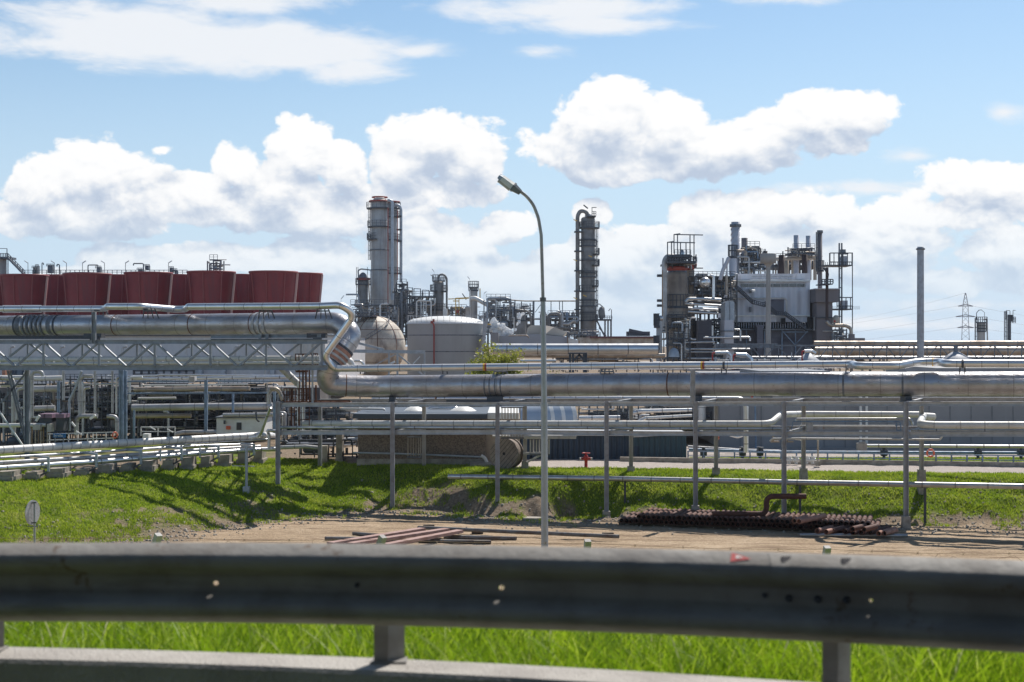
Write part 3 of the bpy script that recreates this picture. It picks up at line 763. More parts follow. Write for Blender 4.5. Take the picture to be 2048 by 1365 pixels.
# the fat pipe: comes in from the left on the truss, dives at the corner, runs off to the right
bp = [P(-160, 652, DBL(-160)), P(300, 649.5, DBL(300)), P(674, 646, 73.8), P(707, 668, 73.2), P(655, 738, 72.6), P(656, 770, 72.9), P(760, 773, DM(760)), P(1300, 768.5, DM(1300)), P(2150, 768, DM(2150))]
big = MB(); big.tube(bp, BIGR, 28, fillet=1.25, k=9, seam=SEAMS)
bigo = big.build('main_pipe', ['alu_old', 'seam'], None, 'fat weathered silver pipe that drops at a bend and runs across the whole picture', 'pipeline')
def on_line(u, a, b, Df=None):
    # point on the 3-D segment a-b seen in photo column u
    d = b-a; k_ = (u-CX)/F
    t = (k_*a.y-a.x)/(d.x-k_*d.y); return a+d*t, d.normalized()
def bands(us_, seg, R, w, m, name='joint_ring', par=None, n=28):
    for u in us_:
        p, d = on_line(u, bp[seg], bp[seg+1]); mb = MB(); mb.band(p, d, R, w, n); mb.build(name, m, par or bigo)
bands([39, 118], 0, BIGR*1.05, 0.10, 'steel_dark'); bands([46, 108], 0, BIGR*1.03, 0.28, 'steel_mid')
bands([57, 66, 75, 84, 93], 0, BIGR*1.11, 0.12, 'steel_mid')
bands([234], 0, BIGR*1.02, 0.05, 'rust'); bands([387], 1, BIGR*1.02, 0.05, 'rust'); bands([508], 1, BIGR*1.02, 0.04, 'rust')
bands([516, 526, 537], 1, BIGR*1.07, 0.13, 'steel_light')
bands([672+20, 872], 5, BIGR*1.012, 0.05, 'rust')
bands([975, 985, 996, 1007], 6, BIGR*1.03, 0.06, 'steel_mid'); bands([1338], 7, BIGR*1.015, 0.06, 'rust'); bands([1688, 1806], 7, BIGR*1.012, 0.09, 'steel_mid')
# bellows on the slanting piece
a_, b_ = bp[3], bp[4]; d_ = (b_-a_).normalized()
for t, R, w, m in ((0.42, 1.10, 0.12, 'steel_dark'), (0.50, 1.06, 0.20, 'rust_light'), (0.56, 1.12, 0.10, 'steel_light'), (0.62, 1.06, 0.16, 'rust_light'), (0.68, 1.12, 0.10, 'steel_light'), (0.74, 1.05, 0.14, 'rust_light'), (0.80, 1.10, 0.07, 'steel_dark')):
    mb = MB(); mb.band(a_.lerp(b_, t), d_, BIGR*R, w, 28); mb.build('bellows_ring', m, bigo)
# patched new sheets on the crown of the pipe
def crown_patch(u0, u1, seg, a0=55, a1=110):
    pa, d = on_line(u0, bp[seg], bp[seg+1]); pb, _ = on_line(u1, bp[seg], bp[seg+1]); mb = MB(); R = BIGR*1.006; vs = []
    x = Vector((0, -1, 0)); 
    for p in (pa, pb):
        for j in range(7):
            a = rad(a0+(a1-a0)*j/6); vs.append(p+x*R*math.cos(a)+ZUP*R*math.sin(a))
    mb.add(vs, [(j, j+1, j+8, j+7) for j in range(6)], True); mb.build('cladding_patch', 'white_clad', bigo)
crown_patch(1731, 1796, 7); crown_patch(1812, 1877, 7); crown_patch(288, 360, 0, 70, 110)
# saddles
for u, seg, w in ((785, 6, 12), (990, 6, 34), (1395, 7, 14), (1812, 7, 12)):
    p, d = on_line(u, bp[seg], bp[seg+1]); mb = MB(); h_ = px(w, p.y)/2
    zt = P(u, 804, p.y).z
    mb.obox(Vector((p.x, p.y, (p.z-BIGR+zt)/2)), d*h_, Vector((0, 0.45, 0)), Vector((0, 0, (p.z-BIGR*0.92-zt)/2+0.01)))
    mb.box((p.x-h_*1.3, p.y-0.6, zt-0.03), (p.x+h_*1.3, p.y+0.6, zt+0.05)); mb.build('saddle', 'steel_dark', bigo)
p, d = on_line(895, bp[6], bp[7]); p2, _ = on_line(1100, bp[6], bp[7]); mb = MB(); zt = P(1000, 801, p.y).z
mb.beam(Vector((p.x, p.y-0.2, zt)), Vector((p2.x, p2.y-0.2, zt)), 0.3, 0.12); mb.build('skid', 'steel_dark', bigo)
# small steam line riding above
sp_pts = [(-80, 618, 82), (209, 617.5, 80), (216, 613, 75.4), (284, 613, 75), (348, 618.5, 77.6), (371, 618, 77.4), (377, 613.5, 73.8), (640, 612, 71.2), (683, 610, 70.6),
          (709, 629, 71), (648, 713, 71.5), (668, 737, 71.8), (1100, 733, DM(1100)), (1500, 730, DM(1500)), (1706, 728.5, DM(1706)-.2), (1714, 731.5, DM(1706)-1.6), (1795, 731.5, DM(1800)-1.6), (1836, 724, DM(1840)), (1882, 724, DM(1882)), (1889, 727, DM(1889)-1.2), (2150, 727.5, DM(2150)-1.2)]
steam = MB(); steam.tube([P(*p) for p in sp_pts], 0.178, 16, fillet=0.5, k=6, seam=(1.1, 0.03, 0.012))
sto = steam.build('steam_pipe', ['alu_bright', 'seam'], None, 'slim bright silver pipe with jogs that rides just above the fat pipe', 'pipeline')
for u, y, D in ((20, 618, 81.5), (30, 618, 81.4), (62, 617.7, 81.2)):
    mb = MB(); a = P(u-14 if u < 60 else u-20, y, D); b = P(u+10 if u < 60 else u+20, y, D); mb.cyl(a, b, 0.215, n=16); mb.build('sleeve', 'alu_bright', sto)
for u, y, m1_ in ((968, 734.2, ('yellow', 'red_dull')), (1404, 730.8, ('yellow', 'red_dull')), (1866, 724, ('yellow', 'red_dull'))):
    sg_ = next(i for i in range(len(sp_pts)-1) if sp_pts[i][0] <= u <= sp_pts[i+1][0] and sp_pts[i][1] > 720)
    for k_, mm in enumerate(m1_):
        p, dd_ = on_line(u+k_*3.4, P(*sp_pts[sg_]), P(*sp_pts[sg_+1])); mb = MB(); mb.band(p, dd_, 0.186, 0.09, 16); mb.build('marker_band', mm, sto)
for u, y in ((725, 736.6), (890, 735), (1448, 730.4), (1697, 728.5), (1925, 727.3)):
    p = P(u, y, DM(u) if u < 1900 else DM(u)-1.2); mb = MB(); q_ = Vector((p.x, p.y+0.05, P(u, 748, p.y).z))
    mb.beam(p-Vector((0.1, 0, 0.1)), q_-Vector((0.12, 0, 0)), 0.05); mb.beam(p+Vector((0.1, 0, -0.1)), q_+Vector((0.12, 0, 0)), 0.05)
    mb.band(p, Vector((1, -0.28, 0)), 0.2, 0.1, 12); mb.build('bracket', 'steel_dark', sto)
for u in (1000, 1214, 530, 298, 645, 200):
    y = 734 if u > 900 else 613; D = DM(u) if u > 900 else {530: 72.6, 298: 75.1, 645: 71.2, 200: 80}[u]
    p = P(u, y, D); zb = P(u, 746 if u > 900 else 627, D).z; mb = MB()
    for e in (-0.25, -0.08, 0.1, 0.28): mb.beam(Vector((p.x+e, p.y+.05, p.z-0.1)), Vector((p.x+e*1.6, p.y+.3, zb-0.25)), 0.045)
    mb.box((p.x-0.3, p.y-0.1, p.z-0.26), (p.x+0.3, p.y+0.2, p.z-0.19)); mb.build('bracket', 'steel_mid' if u > 900 else 'steel_dark', sto)

# pipes on the lower shelf
pipe('insulated white pipe on the lower shelf that climbs an elbow at its right end', [(606, 846.7, DM2(606)), (1300, 847.3, DM2(1300)), (1540, 847.5, DM2(1540)), (1562, 829, DM2(1562)+1.6), (1600, 828, DM2(1600)+3.2), (1846, 829, DM2(1846)+3.2)], 11.5, 'white_clad', fil=0.55, n=16, seam=1.1, name='insulated_pipe')
pipe('white insulated pipe with a fat elbow leaving the lower shelf to the right edge', [(1868, 833.5, DM2(1868)+2.6), (1846, 832, DM2(1846)+2.2), (1840, 848, DM2(1850)-0.4), (1870, 850, DM2(1870)-0.4), (2140, 850.5, DM2(2140)-0.4)], 14, 'white_clad', fil=0.5, n=16, seam=1.1, name='insulated_pipe')
pipe('thin silver pipe lying on the front edge of the lower shelf', [(556, 854.5, DF(556)+0.5), (1180, 855.5, DF(1180)+.5), (1300, 857, DF(1300)+.5), (1578, 857.5, DF(1578)+.5)], 5.6, 'alu', n=10, seam=2.2)
pipe('thin silver pipe beginning at the tall post with the concrete block and running right', [(1822, 859.5, DF(1822)+.5), (2140, 861, DF(2140)+.5)], 5, 'alu', n=10, seam=2.2)
pipe('silver pipe loop hanging between two posts at the right of the lower shelf', [(1592, 844, DF(1592)+2), (1592, 838, DF(1592)+2), (1700, 837.5, DF(1700)+2), (1822, 837.5, DF(1822)+2), (1826, 850, DF(1826)+2)], 5, 'alu', n=8, fil=0.2)
pipe('teal painted thin pipe under the silver loop', [(1583, 860, DF(1592)+1), (1586, 843, DF(1592)+1), (1700, 843, DF(1700)+1), (1800, 843.5, DF(1800)+1), (1803, 861, DF(1800)+1), (1793, 861, DF(1800)+1), (1793, 845, DF(1800)+1)], 2.2, 'steel_blue', n=6, fil=0.05, seam=None)
pipe('thin white line just above the lower beam between the blue loops', [(1600, 851, DF(1600)+2.4), (1790, 851, DF(1790)+2.4)], 2.2, 'white_clad', n=6, seam=None)
pipe('thin cream pipe slung under the lower beam on the right', [(1540, 883, DF(1540)+1.4), (1545, 877.5, DF(1545)+1.4), (1600, 877, DF(1600)+1.2), (1880, 879, DF(1880)+1.2), (1884, 873, DF(1884)+1.2)], 4, 'white_clad', n=8, fil=0.1)
for u0, u1, y0, y1, lb in ((1615, 1626, 845, 862, 'small cream valve box with pipes on the lower shelf'), (1716, 1734, 887, 901, 'pale square junction box at the head of the low silver pipe')):
    mb = MB(); mb.pbox(u0, u1, y0, y1, DF(u0)+1.0, 0.35); mb.pbox(u0+3, u1-3, y0-3, y0, DF(u0)+1.1, 0.15); mb.build('junction_box', 'concrete_pale', None, lb, 'box')
pipe('long silver pipe low down in front of the grey wall', [(1733, 891.5, DR(1733)+3), (2140, 893.5, DR(2140)+3)], 6.4, 'alu_bright', n=12)
for u0 in (1545, 1573):
    mb = MB(); mb.pbox(u0, u0+2.5, 868, 884, DF(u0)+1.5, .1); mb.pbox(u0-3, u0+14, 882, 885, DF(u0)+1.5, .15); mb.build('pipe_hanger', 'pipe_tan', None, 'small brown bracket hanging under the lower beam %s' % ('beside the tall post' if u0 > 1560 else 'left of its twin'), 'bracket')
pipe('white insulated pipe behind the upper beam that turns down before the grey wall', [(742, 806, 78), (748, 797.5, 78), (1000, 797, 76.5), (1300, 797, 75), (1484, 797.5, 74), (1492, 812, 74), (1492, 905, 74)], 9.6, 'alu_bright', fil=0.35, n=14)
pipe('silver pipe crossing low over the grass in front of the bank', [(897, 953, DF(897)+1.6), (1250, 957.5, DF(1250)+1.4), (1600, 965, DF(1600)+1.2), (2140, 974.5, DF(2140)+1.0)], 10, 'alu', n=16, seam=1.4, name='low_pipe')
for u in (1000, 1250, 1600, 1850):
    D = DF(u)+1.6; zt = P(u, float(np.interp(u, [897, 1250, 1600, 2140], [953, 957.5, 965, 974.5])), D).z-0.1; zl = zland(u, D); x = (u-CX)/F*D
    mb = MB(); mb.beam(Vector((x, D, zl-0.2)), Vector((x, D, zt)), 0.1); mb.beam(Vector((x-.2, D, zt)), Vector((x+.2, D, zt)), 0.08)
    mb.build('pipe_stand', 'steel_dark', None, 'small dark stand holding up the low silver pipe', 'pipe stand', 'stands under the low silver pipe')

# bundles of thin tubes hanging in the rack
def bundle(label, us_, y0, y1, D, w=2.4, m='pipe_tan', dz=3):
    t = thing('tube_bundle', label, 'tube bundle', P(us_[0], y1, D))
    for i, u in enumerate(us_):
        mb = MB(); mb.tube([P(u, y0+random.uniform(0, dz), D+0.15*(i % 2)), P(u, y1-random.uniform(0, dz), D+0.15*(i % 2))], px(w, D)/2, 6); mb.build('tube', m, t)
    mb = MB(); mb.beam(P(us_[0]-2, y0+1, D-.1), P(us_[-1]+2, y0+1, D-.1), 0.06, 0.06); mb.beam(P(us_[0]-2, y1-1, D-.1), P(us_[-1]+2, y1-1, D-.1), 0.06, 0.08)
    mb.build('bar', 'steel_mid', t); return t
bundle('row of thin upright beige tubes passing the shelf beside the cable reel', [1004, 1010, 1016, 1022, 1028, 1034, 1040, 1046], 814, 877, DM2(1020)+1)
bundle('thick short beige tubes hanging right of the cable reel', [1061, 1067, 1073, 1079, 1085, 1091, 1098], 877, 910, DR(1080), 3.6, 'concrete_pale')
bundle('thin beige tubes hanging before the pebble-dashed wall', [816, 822, 827, 832, 837, 841], 873, 915, DR(830)-0.5, 2)
tb = MB(); D = DR(1080); tb.beam(P(1018, 875, D), P(1152, 875, D-1), 0.12, 0.14); tb.beam(P(1046, 907, D), P(1092, 906, D), 0.1, 0.12); tb.beam(P(1053, 925, D), P(1090, 906, D), 0.09); tb.build('bracket_arm', 'concrete_pale', rack)
mb = MB(); mb.tube([P(985, 872, D), P(1010, 872, D), P(1100, 872, D), P(1152, 872.5, D-1)], px(4, D)/2, 8); mb.build('pipe', 'white_clad', None, 'short white pipe resting on the bracket arm above the dark blue shed', 'pipe')

# ------------------------------------------------------------------ truss bridge on the left
tr = thing('truss_bridge', 'grey lattice truss bridge carrying the fat pipe on the left', 'truss bridge', P(300, 740, DT(300)))
for Df_, yt, yb, nm in ((DT, 684, 736, 'near'), (DT2, 684.5, 731, 'far')):
    dz_ = 1 if nm == 'near' else 0
    run(tr, 'chord', [(-120, yt), (655, yt-0.5)], Df_, 8, 'truss_grey', 7.5 if dz_ else 6)
    run(tr, 'chord', [(-120, yb), (655, yb-1)], Df_, 9, 'truss_grey', 9 if dz_ else 7)
    tops = [87+111.3*k_ for k_ in range(-2, 6)] if dz_ else [165+111*0.985*k_ for k_ in range(-2, 6)]
    for u in tops:
        if u > 655: continue
        D = Df_(u)
        mb = MB(); mb.beam(P(u, yt, D), P(u, yb, D), px(4.2 if dz_ else 3.2, D), px(4, D)); mb.build('upright', 'truss_grey', tr)
        for s_ in (-1, 1):
            ub = u+s_*55.6
            if ub > 640: continue
            mb = MB(); mb.beam(P(u+s_*4, yt+3, D), P(ub-s_*2, yb-4, Df_(ub)), px(4.2 if dz_ else 3.2, D), px(3.6, D)); mb.build('diagonal', 'truss_grey', tr)
for u in range(-30, 650, 56):
    for y in (684, 735): 
        a = P(u, y, DT(u)); b = P(u+20, 0, DT2(u)); b.z = a.z; mb = MB(); mb.beam(a, b, 0.1); mb.build('cross_beam', 'truss_grey', tr)
run(tr, 'top_beam', [(-100, 675), (196, 675)], lambda u: DT(u)+1.2, 8, 'steel_dark', 6)
run(tr, 'top_beam', [(422, 673), (642, 671.5)], lambda u: DT(u)+1.2, 8, 'truss_grey', 7)
run(tr, 'top_beam', [(422, 679.6), (642, 679)], lambda u: DT(u)+0.2, 6, 'steel_mid', 4)
vpost(tr, 188, 624, 686, DT(188)-0.1, 8, 'truss_grey'); 
vpost(tr, 55, 739, 892, DT(55)+0.6, 9, 'truss_grey', zb=PZ-0.3)
for a, b in (((15, 741), (52, 890)), ((20, 741), (54, 880)), ((50, 748), (2, 806)), ((-30, 741), (-4, 890))):
    mb = MB(); mb.beam(P(*a, DT(30)+0.9), P(*b, DT(30)+0.9), px(3.4, 73)); mb.build('brace', 'steel_mid', tr)
for u in (190, 635):
    p = P(u, 672, DT(u)+1.6); mb = MB(); mb.box((p.x-0.5, p.y-0.4, p.z-0.1), (p.x+0.45, p.y+0.4, p.z+0.14)); mb.box((p.x-.2, p.y-.3, p.z-.3), (p.x+.2, p.y+.3, p.z)); mb.build('saddle', 'steel_dark', tr)
for u in (520, 534):
    mb = MB(); p = P(u, 668, DT(u)+1.0); mb.beam(p, P(u, 682, DT(u)+1.0), 0.14); mb.build('saddle', 'truss_grey', tr)
pipe('pale insulated pipe running inside the truss bridge, upper of two', [(-120, 719, 80.6), (640, 716.5, 74)], 10, 'white_clad', n=14, seam=1.5)
pipe('pale insulated pipe running inside the truss bridge, lower of two', [(-120, 728, 80.2), (640, 725, 73.7)], 5.5, 'white_clad', n=12, seam=1.5)

# rusty access ladder platforms at the bend
rl = thing('access_platform', 'rusty caged ladder and landings at the bend of the fat pipe', 'access platform', P(600, 918, 75))
def cage(u0, u1, y0, y1, D, n, m='rust'):
    mb = MB(); dd = 0.9
    for k_ in range(n+1):
        u = u0+(u1-u0)*k_/n; mb.beam(P(u, y0, D), P(u, y1, D), 0.045)
        if k_ in (0, n): mb.beam(P(u, y0, D+dd), P(u, y1, D+dd), 0.045); mb.beam(P(u, y0, D), P(u, y0, D+dd), .04)
    for y in (y0, (y0+y1)/2): mb.beam(P(u0, y, D), P(u1, y, D), 0.045)
    mb.build('railing', m, rl)
    mb = MB(); mb.box((P(u0, y1, D).x, D, P(u0, y1, D).z-0.1), (P(u1, y1, D).x, D+dd, P(u0, y1, D).z)); mb.build('landing', m, rl)
cage(591, 612, 708, 741, 74.2, 3); cage(614, 635, 707, 732, 74.6, 5); cage(568, 620, 777, 803, 74.0, 9); cage(622, 700, 801, 804, 74.2, 4)
for u, y0, y1, w in ((606, 707, 803, 3), (612, 735, 803, 3), (632, 770, 812, 3.2), (583, 777, 868, 3), (619, 738, 802, 2.5), (597, 803, 866, 2), (589, 803, 866, 1.6)):
    mb = MB(); D = 74.4; mb.beam(P(u, y0, D), P(u, y1, D), px(w, D)); mb.build('stanchion', 'rust', rl)
mb = MB(); mb.ladder(P(609, 866, 74.0), P(609, 740, 74.0), Vector((1, 0, 0)), 0.5, 0.022, 0.35); mb.build('ladder', 'rust', rl)
mb = MB(); mb.tube([P(625, 812, 72.6), P(625, 690, 72.6), P(628, 685, 72.6), P(634, 688, 72.6)], px(4, 72.6)/2, 8, fillet=.1)
mb.build('vent_post', 'steel_light', None, 'thin grey hooked post rising in front of the pipe bend', 'post')

# ------------------------------------------------------------------ low pipes on plinths, left
DA = DL((0, 68), (520, 79)); DB = DL((0, 66.6), (520, 77.3))
pipe('thick white pipe sloping along the top of the left bank', [(-90, 906, DA(-90)), (0, 900, DA(0)), (150, 891, DA(150)), (400, 877.5, DA(400)), (522, 870.5, DA(522)), (546, 872, DA(546)+2)], 16, 'white_clad', n=20, seam=0.5, name='insulated_pipe')
pipe('thin silver pipe under the thick white one on the left', [(-90, 921, DA(-60)), (0, 915, DA(0)-.4), (180, 904.5, DA(180)-.4), (400, 891, DA(400)-.4), (505, 888.5, DA(505)-0.6)], 5.5, 'alu', n=10, seam=2)
pipe('second thin silver pipe that rises to the corner post', [(250, 899, DA(250)-.1), (390, 886.5, DA(390)-.1), (552, 877.5, DA(552)-.1)], 4, 'alu', n=8, seam=2)
pipe('silver pipe lying on the concrete plinths at the top of the left bank', [(-90, 943, DB(-90)), (0, 936, DB(0)), (200, 923, DB(200)), (400, 907, DB(400)), (520, 899, DB(520)), (556, 898, DB(540))], 11, 'alu_bright', n=16, seam=1.6, name='low_pipe')
pipe('grey pipe behind the silver one on the plinths', [(-90, 931, DB(-90)+1), (0, 925.5, DB(0)+.9), (200, 914, DB(200)+.9), (400, 900, DB(400)+.9), (520, 893, DB(520)+.9)], 9, 'pipe_grey', n=12, seam=1.6)
pipe('silver pipe bending down from the rack corner to the low pipes', [(541, 815, 73.5), (522, 866, 74.5), (516, 874, 75.5), (500, 876, 77)], 6, 'alu_bright', fil=0.25, n=10)
pipe('short silver riser with a hooked top beside the corner post', [(552, 862, 74), (534, 860, 74), (538, 869, 74), (538, 897, 74)], 6, 'alu', fil=0.12, n=10)
pipe('grey duct lying behind the thick white pipe', [(352, 868, 86), (366, 864.5, 86), (520, 863, 86)], 9, 'pipe_grey', n=10)
def plinth(u0, u1, y0, y1, light):
    D = DB((u0+u1)/2)+0.1; t = thing('pipe_support', 'concrete plinth under the low silver pipes on the left bank', 'pipe support', P((u0+u1)/2, y1, D), 'concrete plinths along the left bank')
    zl = zland((u0+u1)/2, D)-0.2; a = P(u0, y0, D); b = P(u1, y0, D); mb = MB(); mb.box((a.x, D-.1, zl), (b.x, D+1.3, a.z)); mb.box((a.x-.08, D-.18, zl), (b.x+.08, D+1.4, zl+.42)); mb.build('plinth', 'concrete' if light else 'stone', t)
    return t
for i, (u0, u1, y0, y1) in enumerate(((-4, 24, 943, 967), (52, 72, 944, 962), (98, 126, 937, 960), (152, 171, 938, 957), (196, 220, 930, 950), (243, 259, 929, 945), (282, 303, 922, 940), (326, 343, 920, 935), (363, 382, 915, 932), (402, 418, 913, 927), (437, 457, 910, 922), (476, 492, 906, 920), (508, 524, 904, 918))):
    plinth(u0, u1, y0, y1, i % 2 == 0)
for i, (u, y0, y1) in enumerate(((97, 914, 943), (193, 907, 935), (282, 901, 928), (321, 899, 922), (363, 896, 920), (400, 894, 916), (437, 892, 915), (508, 888, 910))):
    D = DB(u)-0.25; wide = i not in (3, 5)
    t = thing('pipe_bracket', 'pale blue steel bracket holding the thin pipes above the plinths', 'pipe bracket', P(u, y1, D), 'blue steel brackets along the left bank')
    mb = MB(); mb.beam(P(u, y0, D), P(u, y1, D), px(4.5 if wide else 2.5, D), 0.1); mb.build('upright', 'galv', t)
    if wide:
        a = P(u, y0+1, D); mb = MB(); mb.beam(a, a+Vector((-1.0, 0.9, 0)), 0.1, 0.09); mb.build('arm', 'galv', t)
        a = P(u, y1-1, D); mb = MB(); mb.beam(a, a+Vector((-0.75, 0.2, -0.4)), 0.08, 0.08); mb.build('strut', 'steel_mid', t)

# ------------------------------------------------------------------ T post on the bank, lamp, sign, hydrant, reel
D = 70.0; zb = zland(493, D); t = thing('marker_post', 'thin grey post with a crossbar standing on the left grass bank', 'post', P(493, 997, D))
x = P(493, 0, D).x
mb = MB(); mb.tube([Vector((x, D, zb-.2)), P(493, 893, D)], px(5.6, D)/2, 10); mb.build('pole', 'galv', t)
mb = MB(); mb.beam(P(464, 931.5, D), P(509, 932.5, D), 0.05, 0.045); mb.build('crossbar', 'steel_light', t)
mb = MB(); mb.box((x-.16, D-.16, zb-.3), (x+.16, D+.16, zb+.25)); mb.build('base', 'galv', t)
mb = MB(); mb.beam(P(486, 892, D), P(502, 892, D), .06, .06); mb.build('top_bar', 'galv', t)

DLp = 40.0; lt = thing('street_lamp', 'tall curved grey street lamp rising between the guardrail and the yard', 'street lamp', P(1090, 1150, DLp))
zb = zland(1090, DLp)-0.3; a = P(1090, 0, DLp); a.z = zb
mb = MB(); mb.tube([a, P(1088.3, 809, DLp)], [px(7.4, DLp), px(6.4, DLp)], 16); mb.build('pole', 'galv', lt)
mb = MB(); mb.tube([P(1088.3, 809, DLp), P(1086, 597, DLp)], [px(5.9, DLp), px(4.9, DLp)], 16); mb.build('pole', 'galv', lt)
mb = MB(); mb.tube([P(1086, 597, DLp), P(1084, 520, DLp), P(1082.5, 470, DLp), P(1077, 436, DLp), P(1067, 409, DLp), P(1053, 392, DLp), P(1036, 379, DLp)], px(3.3, DLp), 12, fillet=0.9); mb.build('bracket_arm', 'steel', lt)
for y, w in ((809, 7.2), (597, 6.2)):
    mb = MB(); mb.cyl(P(1088 if y > 700 else 1086, y+6, DLp), P(1088 if y > 700 else 1086, y-2, DLp), px(w, DLp), n=16); mb.build('collar', 'steel_mid' if y < 700 else 'galv', lt)
h0, h1 = P(1041, 385, DLp), P(998, 352, DLp); dh = (h1-h0).normalized(); up_ = Vector((dh.z, 0, -dh.x)); up_ = up_ if up_.z > 0 else -up_
def lampbody(mb, f0, f1, w0, w1, t0, t1, off=0):
    L = (h1-h0).length; vs = []
    for f, w, tt in ((f0, w0, t0), (f1, w1, t1)):
        w *= 1.15; tt *= 1.3; c = h0+dh*L*f+up_*off*1.2
        for sx, sz in ((-1, -1), (1, -1), (1, 0.3), (0.5, 1), (-0.5, 1), (-1, 0.3)): vs.append(c+Vector((0, 1, 0))*(sx*w)+up_*(sz*tt))
    mb.add(vs, [tuple(range(6))[::-1], tuple(range(6, 12))]+[(j, (j+1) % 6, (j+1) % 6+6, j+6) for j in range(6)])
mb = MB(); lampbody(mb, 0.0, 0.30, 0.09, 0.14, 0.055, 0.085); lampbody(mb, 0.30, 0.36, 0.15, 0.15, 0.10, 0.10); mb.build('lamp_housing', 'steel_mid', lt)
mb = MB(); lampbody(mb, 0.36, 0.86, 0.14, 0.12, 0.085, 0.075); mb.build('lamp_cover', 'white_clad', lt)
mb = MB(); lampbody(mb, 0.86, 1.0, 0.115, 0.08, 0.07, 0.055); mb.build('lamp_end', 'galv', lt)
mb = MB(); lampbody(mb, 0.38, 0.92, 0.11, 0.09, 0.03, 0.03, -0.095); mb.build('diffuser', 'lamp_glass', lt)

D = 33.0; st_ = thing('road_sign', 'back of a small round grey sign on a thin post at the lower left', 'sign', P(70, 1100, D))
c = P(65, 1025, D); ax = Vector((math.sin(rad(75)), -math.cos(rad(75)), 0.0)); mb = MB(); mb.cyl(c-ax*0.008, c+ax*0.008, px(25, D), n=32); mb.build('sign_disc', 'steel_light', st_)
mb = MB(); zz = zland(70, D); p = P(70, 0, D); mb.cyl(Vector((p.x, D-0.03, zz-.2)), Vector((p.x, D-0.03, P(70, 1003, D).z)), 0.024, n=10); mb.build('post', 'galv', st_)
for y in (1006, 1046): mb = MB(); mb.beam(P(58, y, D-0.04), P(73, y-1, D-0.04), 0.03); mb.build('clamp', 'steel_mid', st_)
mb = MB(); mb.beam(P(55, 1053, D-0.04), P(76, 1053, D-0.04), 0.02); mb.build('crossbar', 'steel_mid', st_)

D = 74.0; ht = thing('fire_hydrant', 'red pillar fire hydrant on the edge of the gravel road', 'fire hydrant', P(1172, 935, D))
c = P(1172, 935, D); c.z = PZ
mb = MB(); mb.lathe(c, [(0.13, -0.1), (0.13, 0.02), (0.085, 0.03), (0.085, 0.36), (0.10, 0.38), (0.12, 0.42), (0.12, 0.60), (0.10, 0.63), (0.06, 0.66), (0.03, 0.74), (0.03, 0.77)], 16); mb.build('body', 'red_paint', ht)
for s_ in (-1, 1):
    mb = MB(); mb.cyl(c+Vector((s_*0.1, 0, 0.48)), c+Vector((s_*0.24, 0, 0.48)), 0.06, n=12); mb.cyl(c+Vector((s_*.19, 0, .48)), c+Vector((s_*.22, 0, .48)), 0.08, n=12); mb.build('outlet', 'red_paint', ht)
    mb = MB(); mb.cyl(c+Vector((s_*0.24, 0, 0.48)), c+Vector((s_*0.33, 0, 0.48)), 0.052, n=12); mb.build('cap', 'alu', ht)
mb = MB(); mb.torus(c+Vector((0, 0, 0.77)), 0.2, 0.022, ZUP, 20, 6)
for k_ in range(3): a_ = k_*math.pi/3; v_ = Vector((math.cos(a_), math.sin(a_), 0))*0.2; mb.beam(c+Vector((0, 0, .77))-v_, c+Vector((0, 0, .77))+v_, .03)
mb.build('handwheel', 'red_paint', ht)

mat('reel_wood', (0.30, 0.245, 0.21), 0.85, 0, (0.20, 0.155, 0.13), 1.0, 0.9, streak=(0.36, 0.31, 0.27), sscale=(5, 5, 5), bump=0.2, bs=12)
D = 73.2; c = P(1008, 909, D); rr = px(31, D); ax = Vector((0.42, 0.9, 0)).normalized(); c.z = PZ+rr
rt = thing('cable_reel', 'big wooden cable reel standing beside the pebble-dashed building', 'cable reel', (c.x, c.y, PZ))
for off, nm in ((0, 'flange'), (0.62, 'flange')):
    f_ = MB(); f_.cyl(c+ax*off, c+ax*(off+0.08), rr, n=40); fo = f_.build('flange', 'reel_wood', rt)
    if off == 0:
        side_ = ax.cross(ZUP).normalized(); tilt = (side_*math.cos(rad(48))+ZUP*math.sin(rad(48))); pr_ = ax.cross(tilt).normalized()
        for k_ in range(-4, 5):     # grooves between the boards
            o_k = k_*rr/4.6; hl = math.sqrt(max(0.01, rr*rr-o_k*o_k))*0.97
            mb = MB(); mb.obox(c+pr_*o_k-ax*0.004, tilt*hl, pr_*0.008, ax*0.004); mb.build('board_gap', 'dark', fo)
        mb = MB(); mb.cyl(c-ax*0.01, c+ax*0.0, 0.08, n=14); mb.build('hub_hole', 'dark', fo)
mb = MB(); mb.cyl(c+ax*0.08, c+ax*0.62, rr*0.93, n=36); mb.build('drum', 'reel_wood', rt)
mb = MB(); mb.box((c.x-.5, c.y+.1, PZ-.05), (c.x+.9, c.y+.5, PZ+.06)); mb.build('chock', 'concrete', rt)

# ------------------------------------------------------------------ plant built up behind the rack
mat('pebble', (0.27, 0.215, 0.17), 0.95, 0, (0.13, 0.10, 0.08), 14.0, 0.9, spots=(0.33, 0.27, 0.21), bump=0.5, bs=26)
mat('render_beige', (0.42, 0.35, 0.28), 0.9, 0, (0.33, 0.27, 0.22), 1.5, 0.8, bump=0.1, bs=30)
mat('roof_dark', (0.06, 0.08, 0.11), 0.5)
mat('clad_grey', (0.29, 0.28, 0.285), 0.6, 0.0, (0.25, 0.24, 0.245), 0.25, 0.9, streak=(0.30, 0.295, 0.305), sscale=(0.7, 0.7, 0.06), bump=0.04, bs=3)
mat('shed_blue', (0.018, 0.042, 0.080), 0.5, 0.0, ribs=(0, 0.30, 0.5), spec=0.6)
mat('shed_teal', (0.035, 0.075, 0.105), 0.5, 0.0, ribs=(0, 0.30, 0.5))
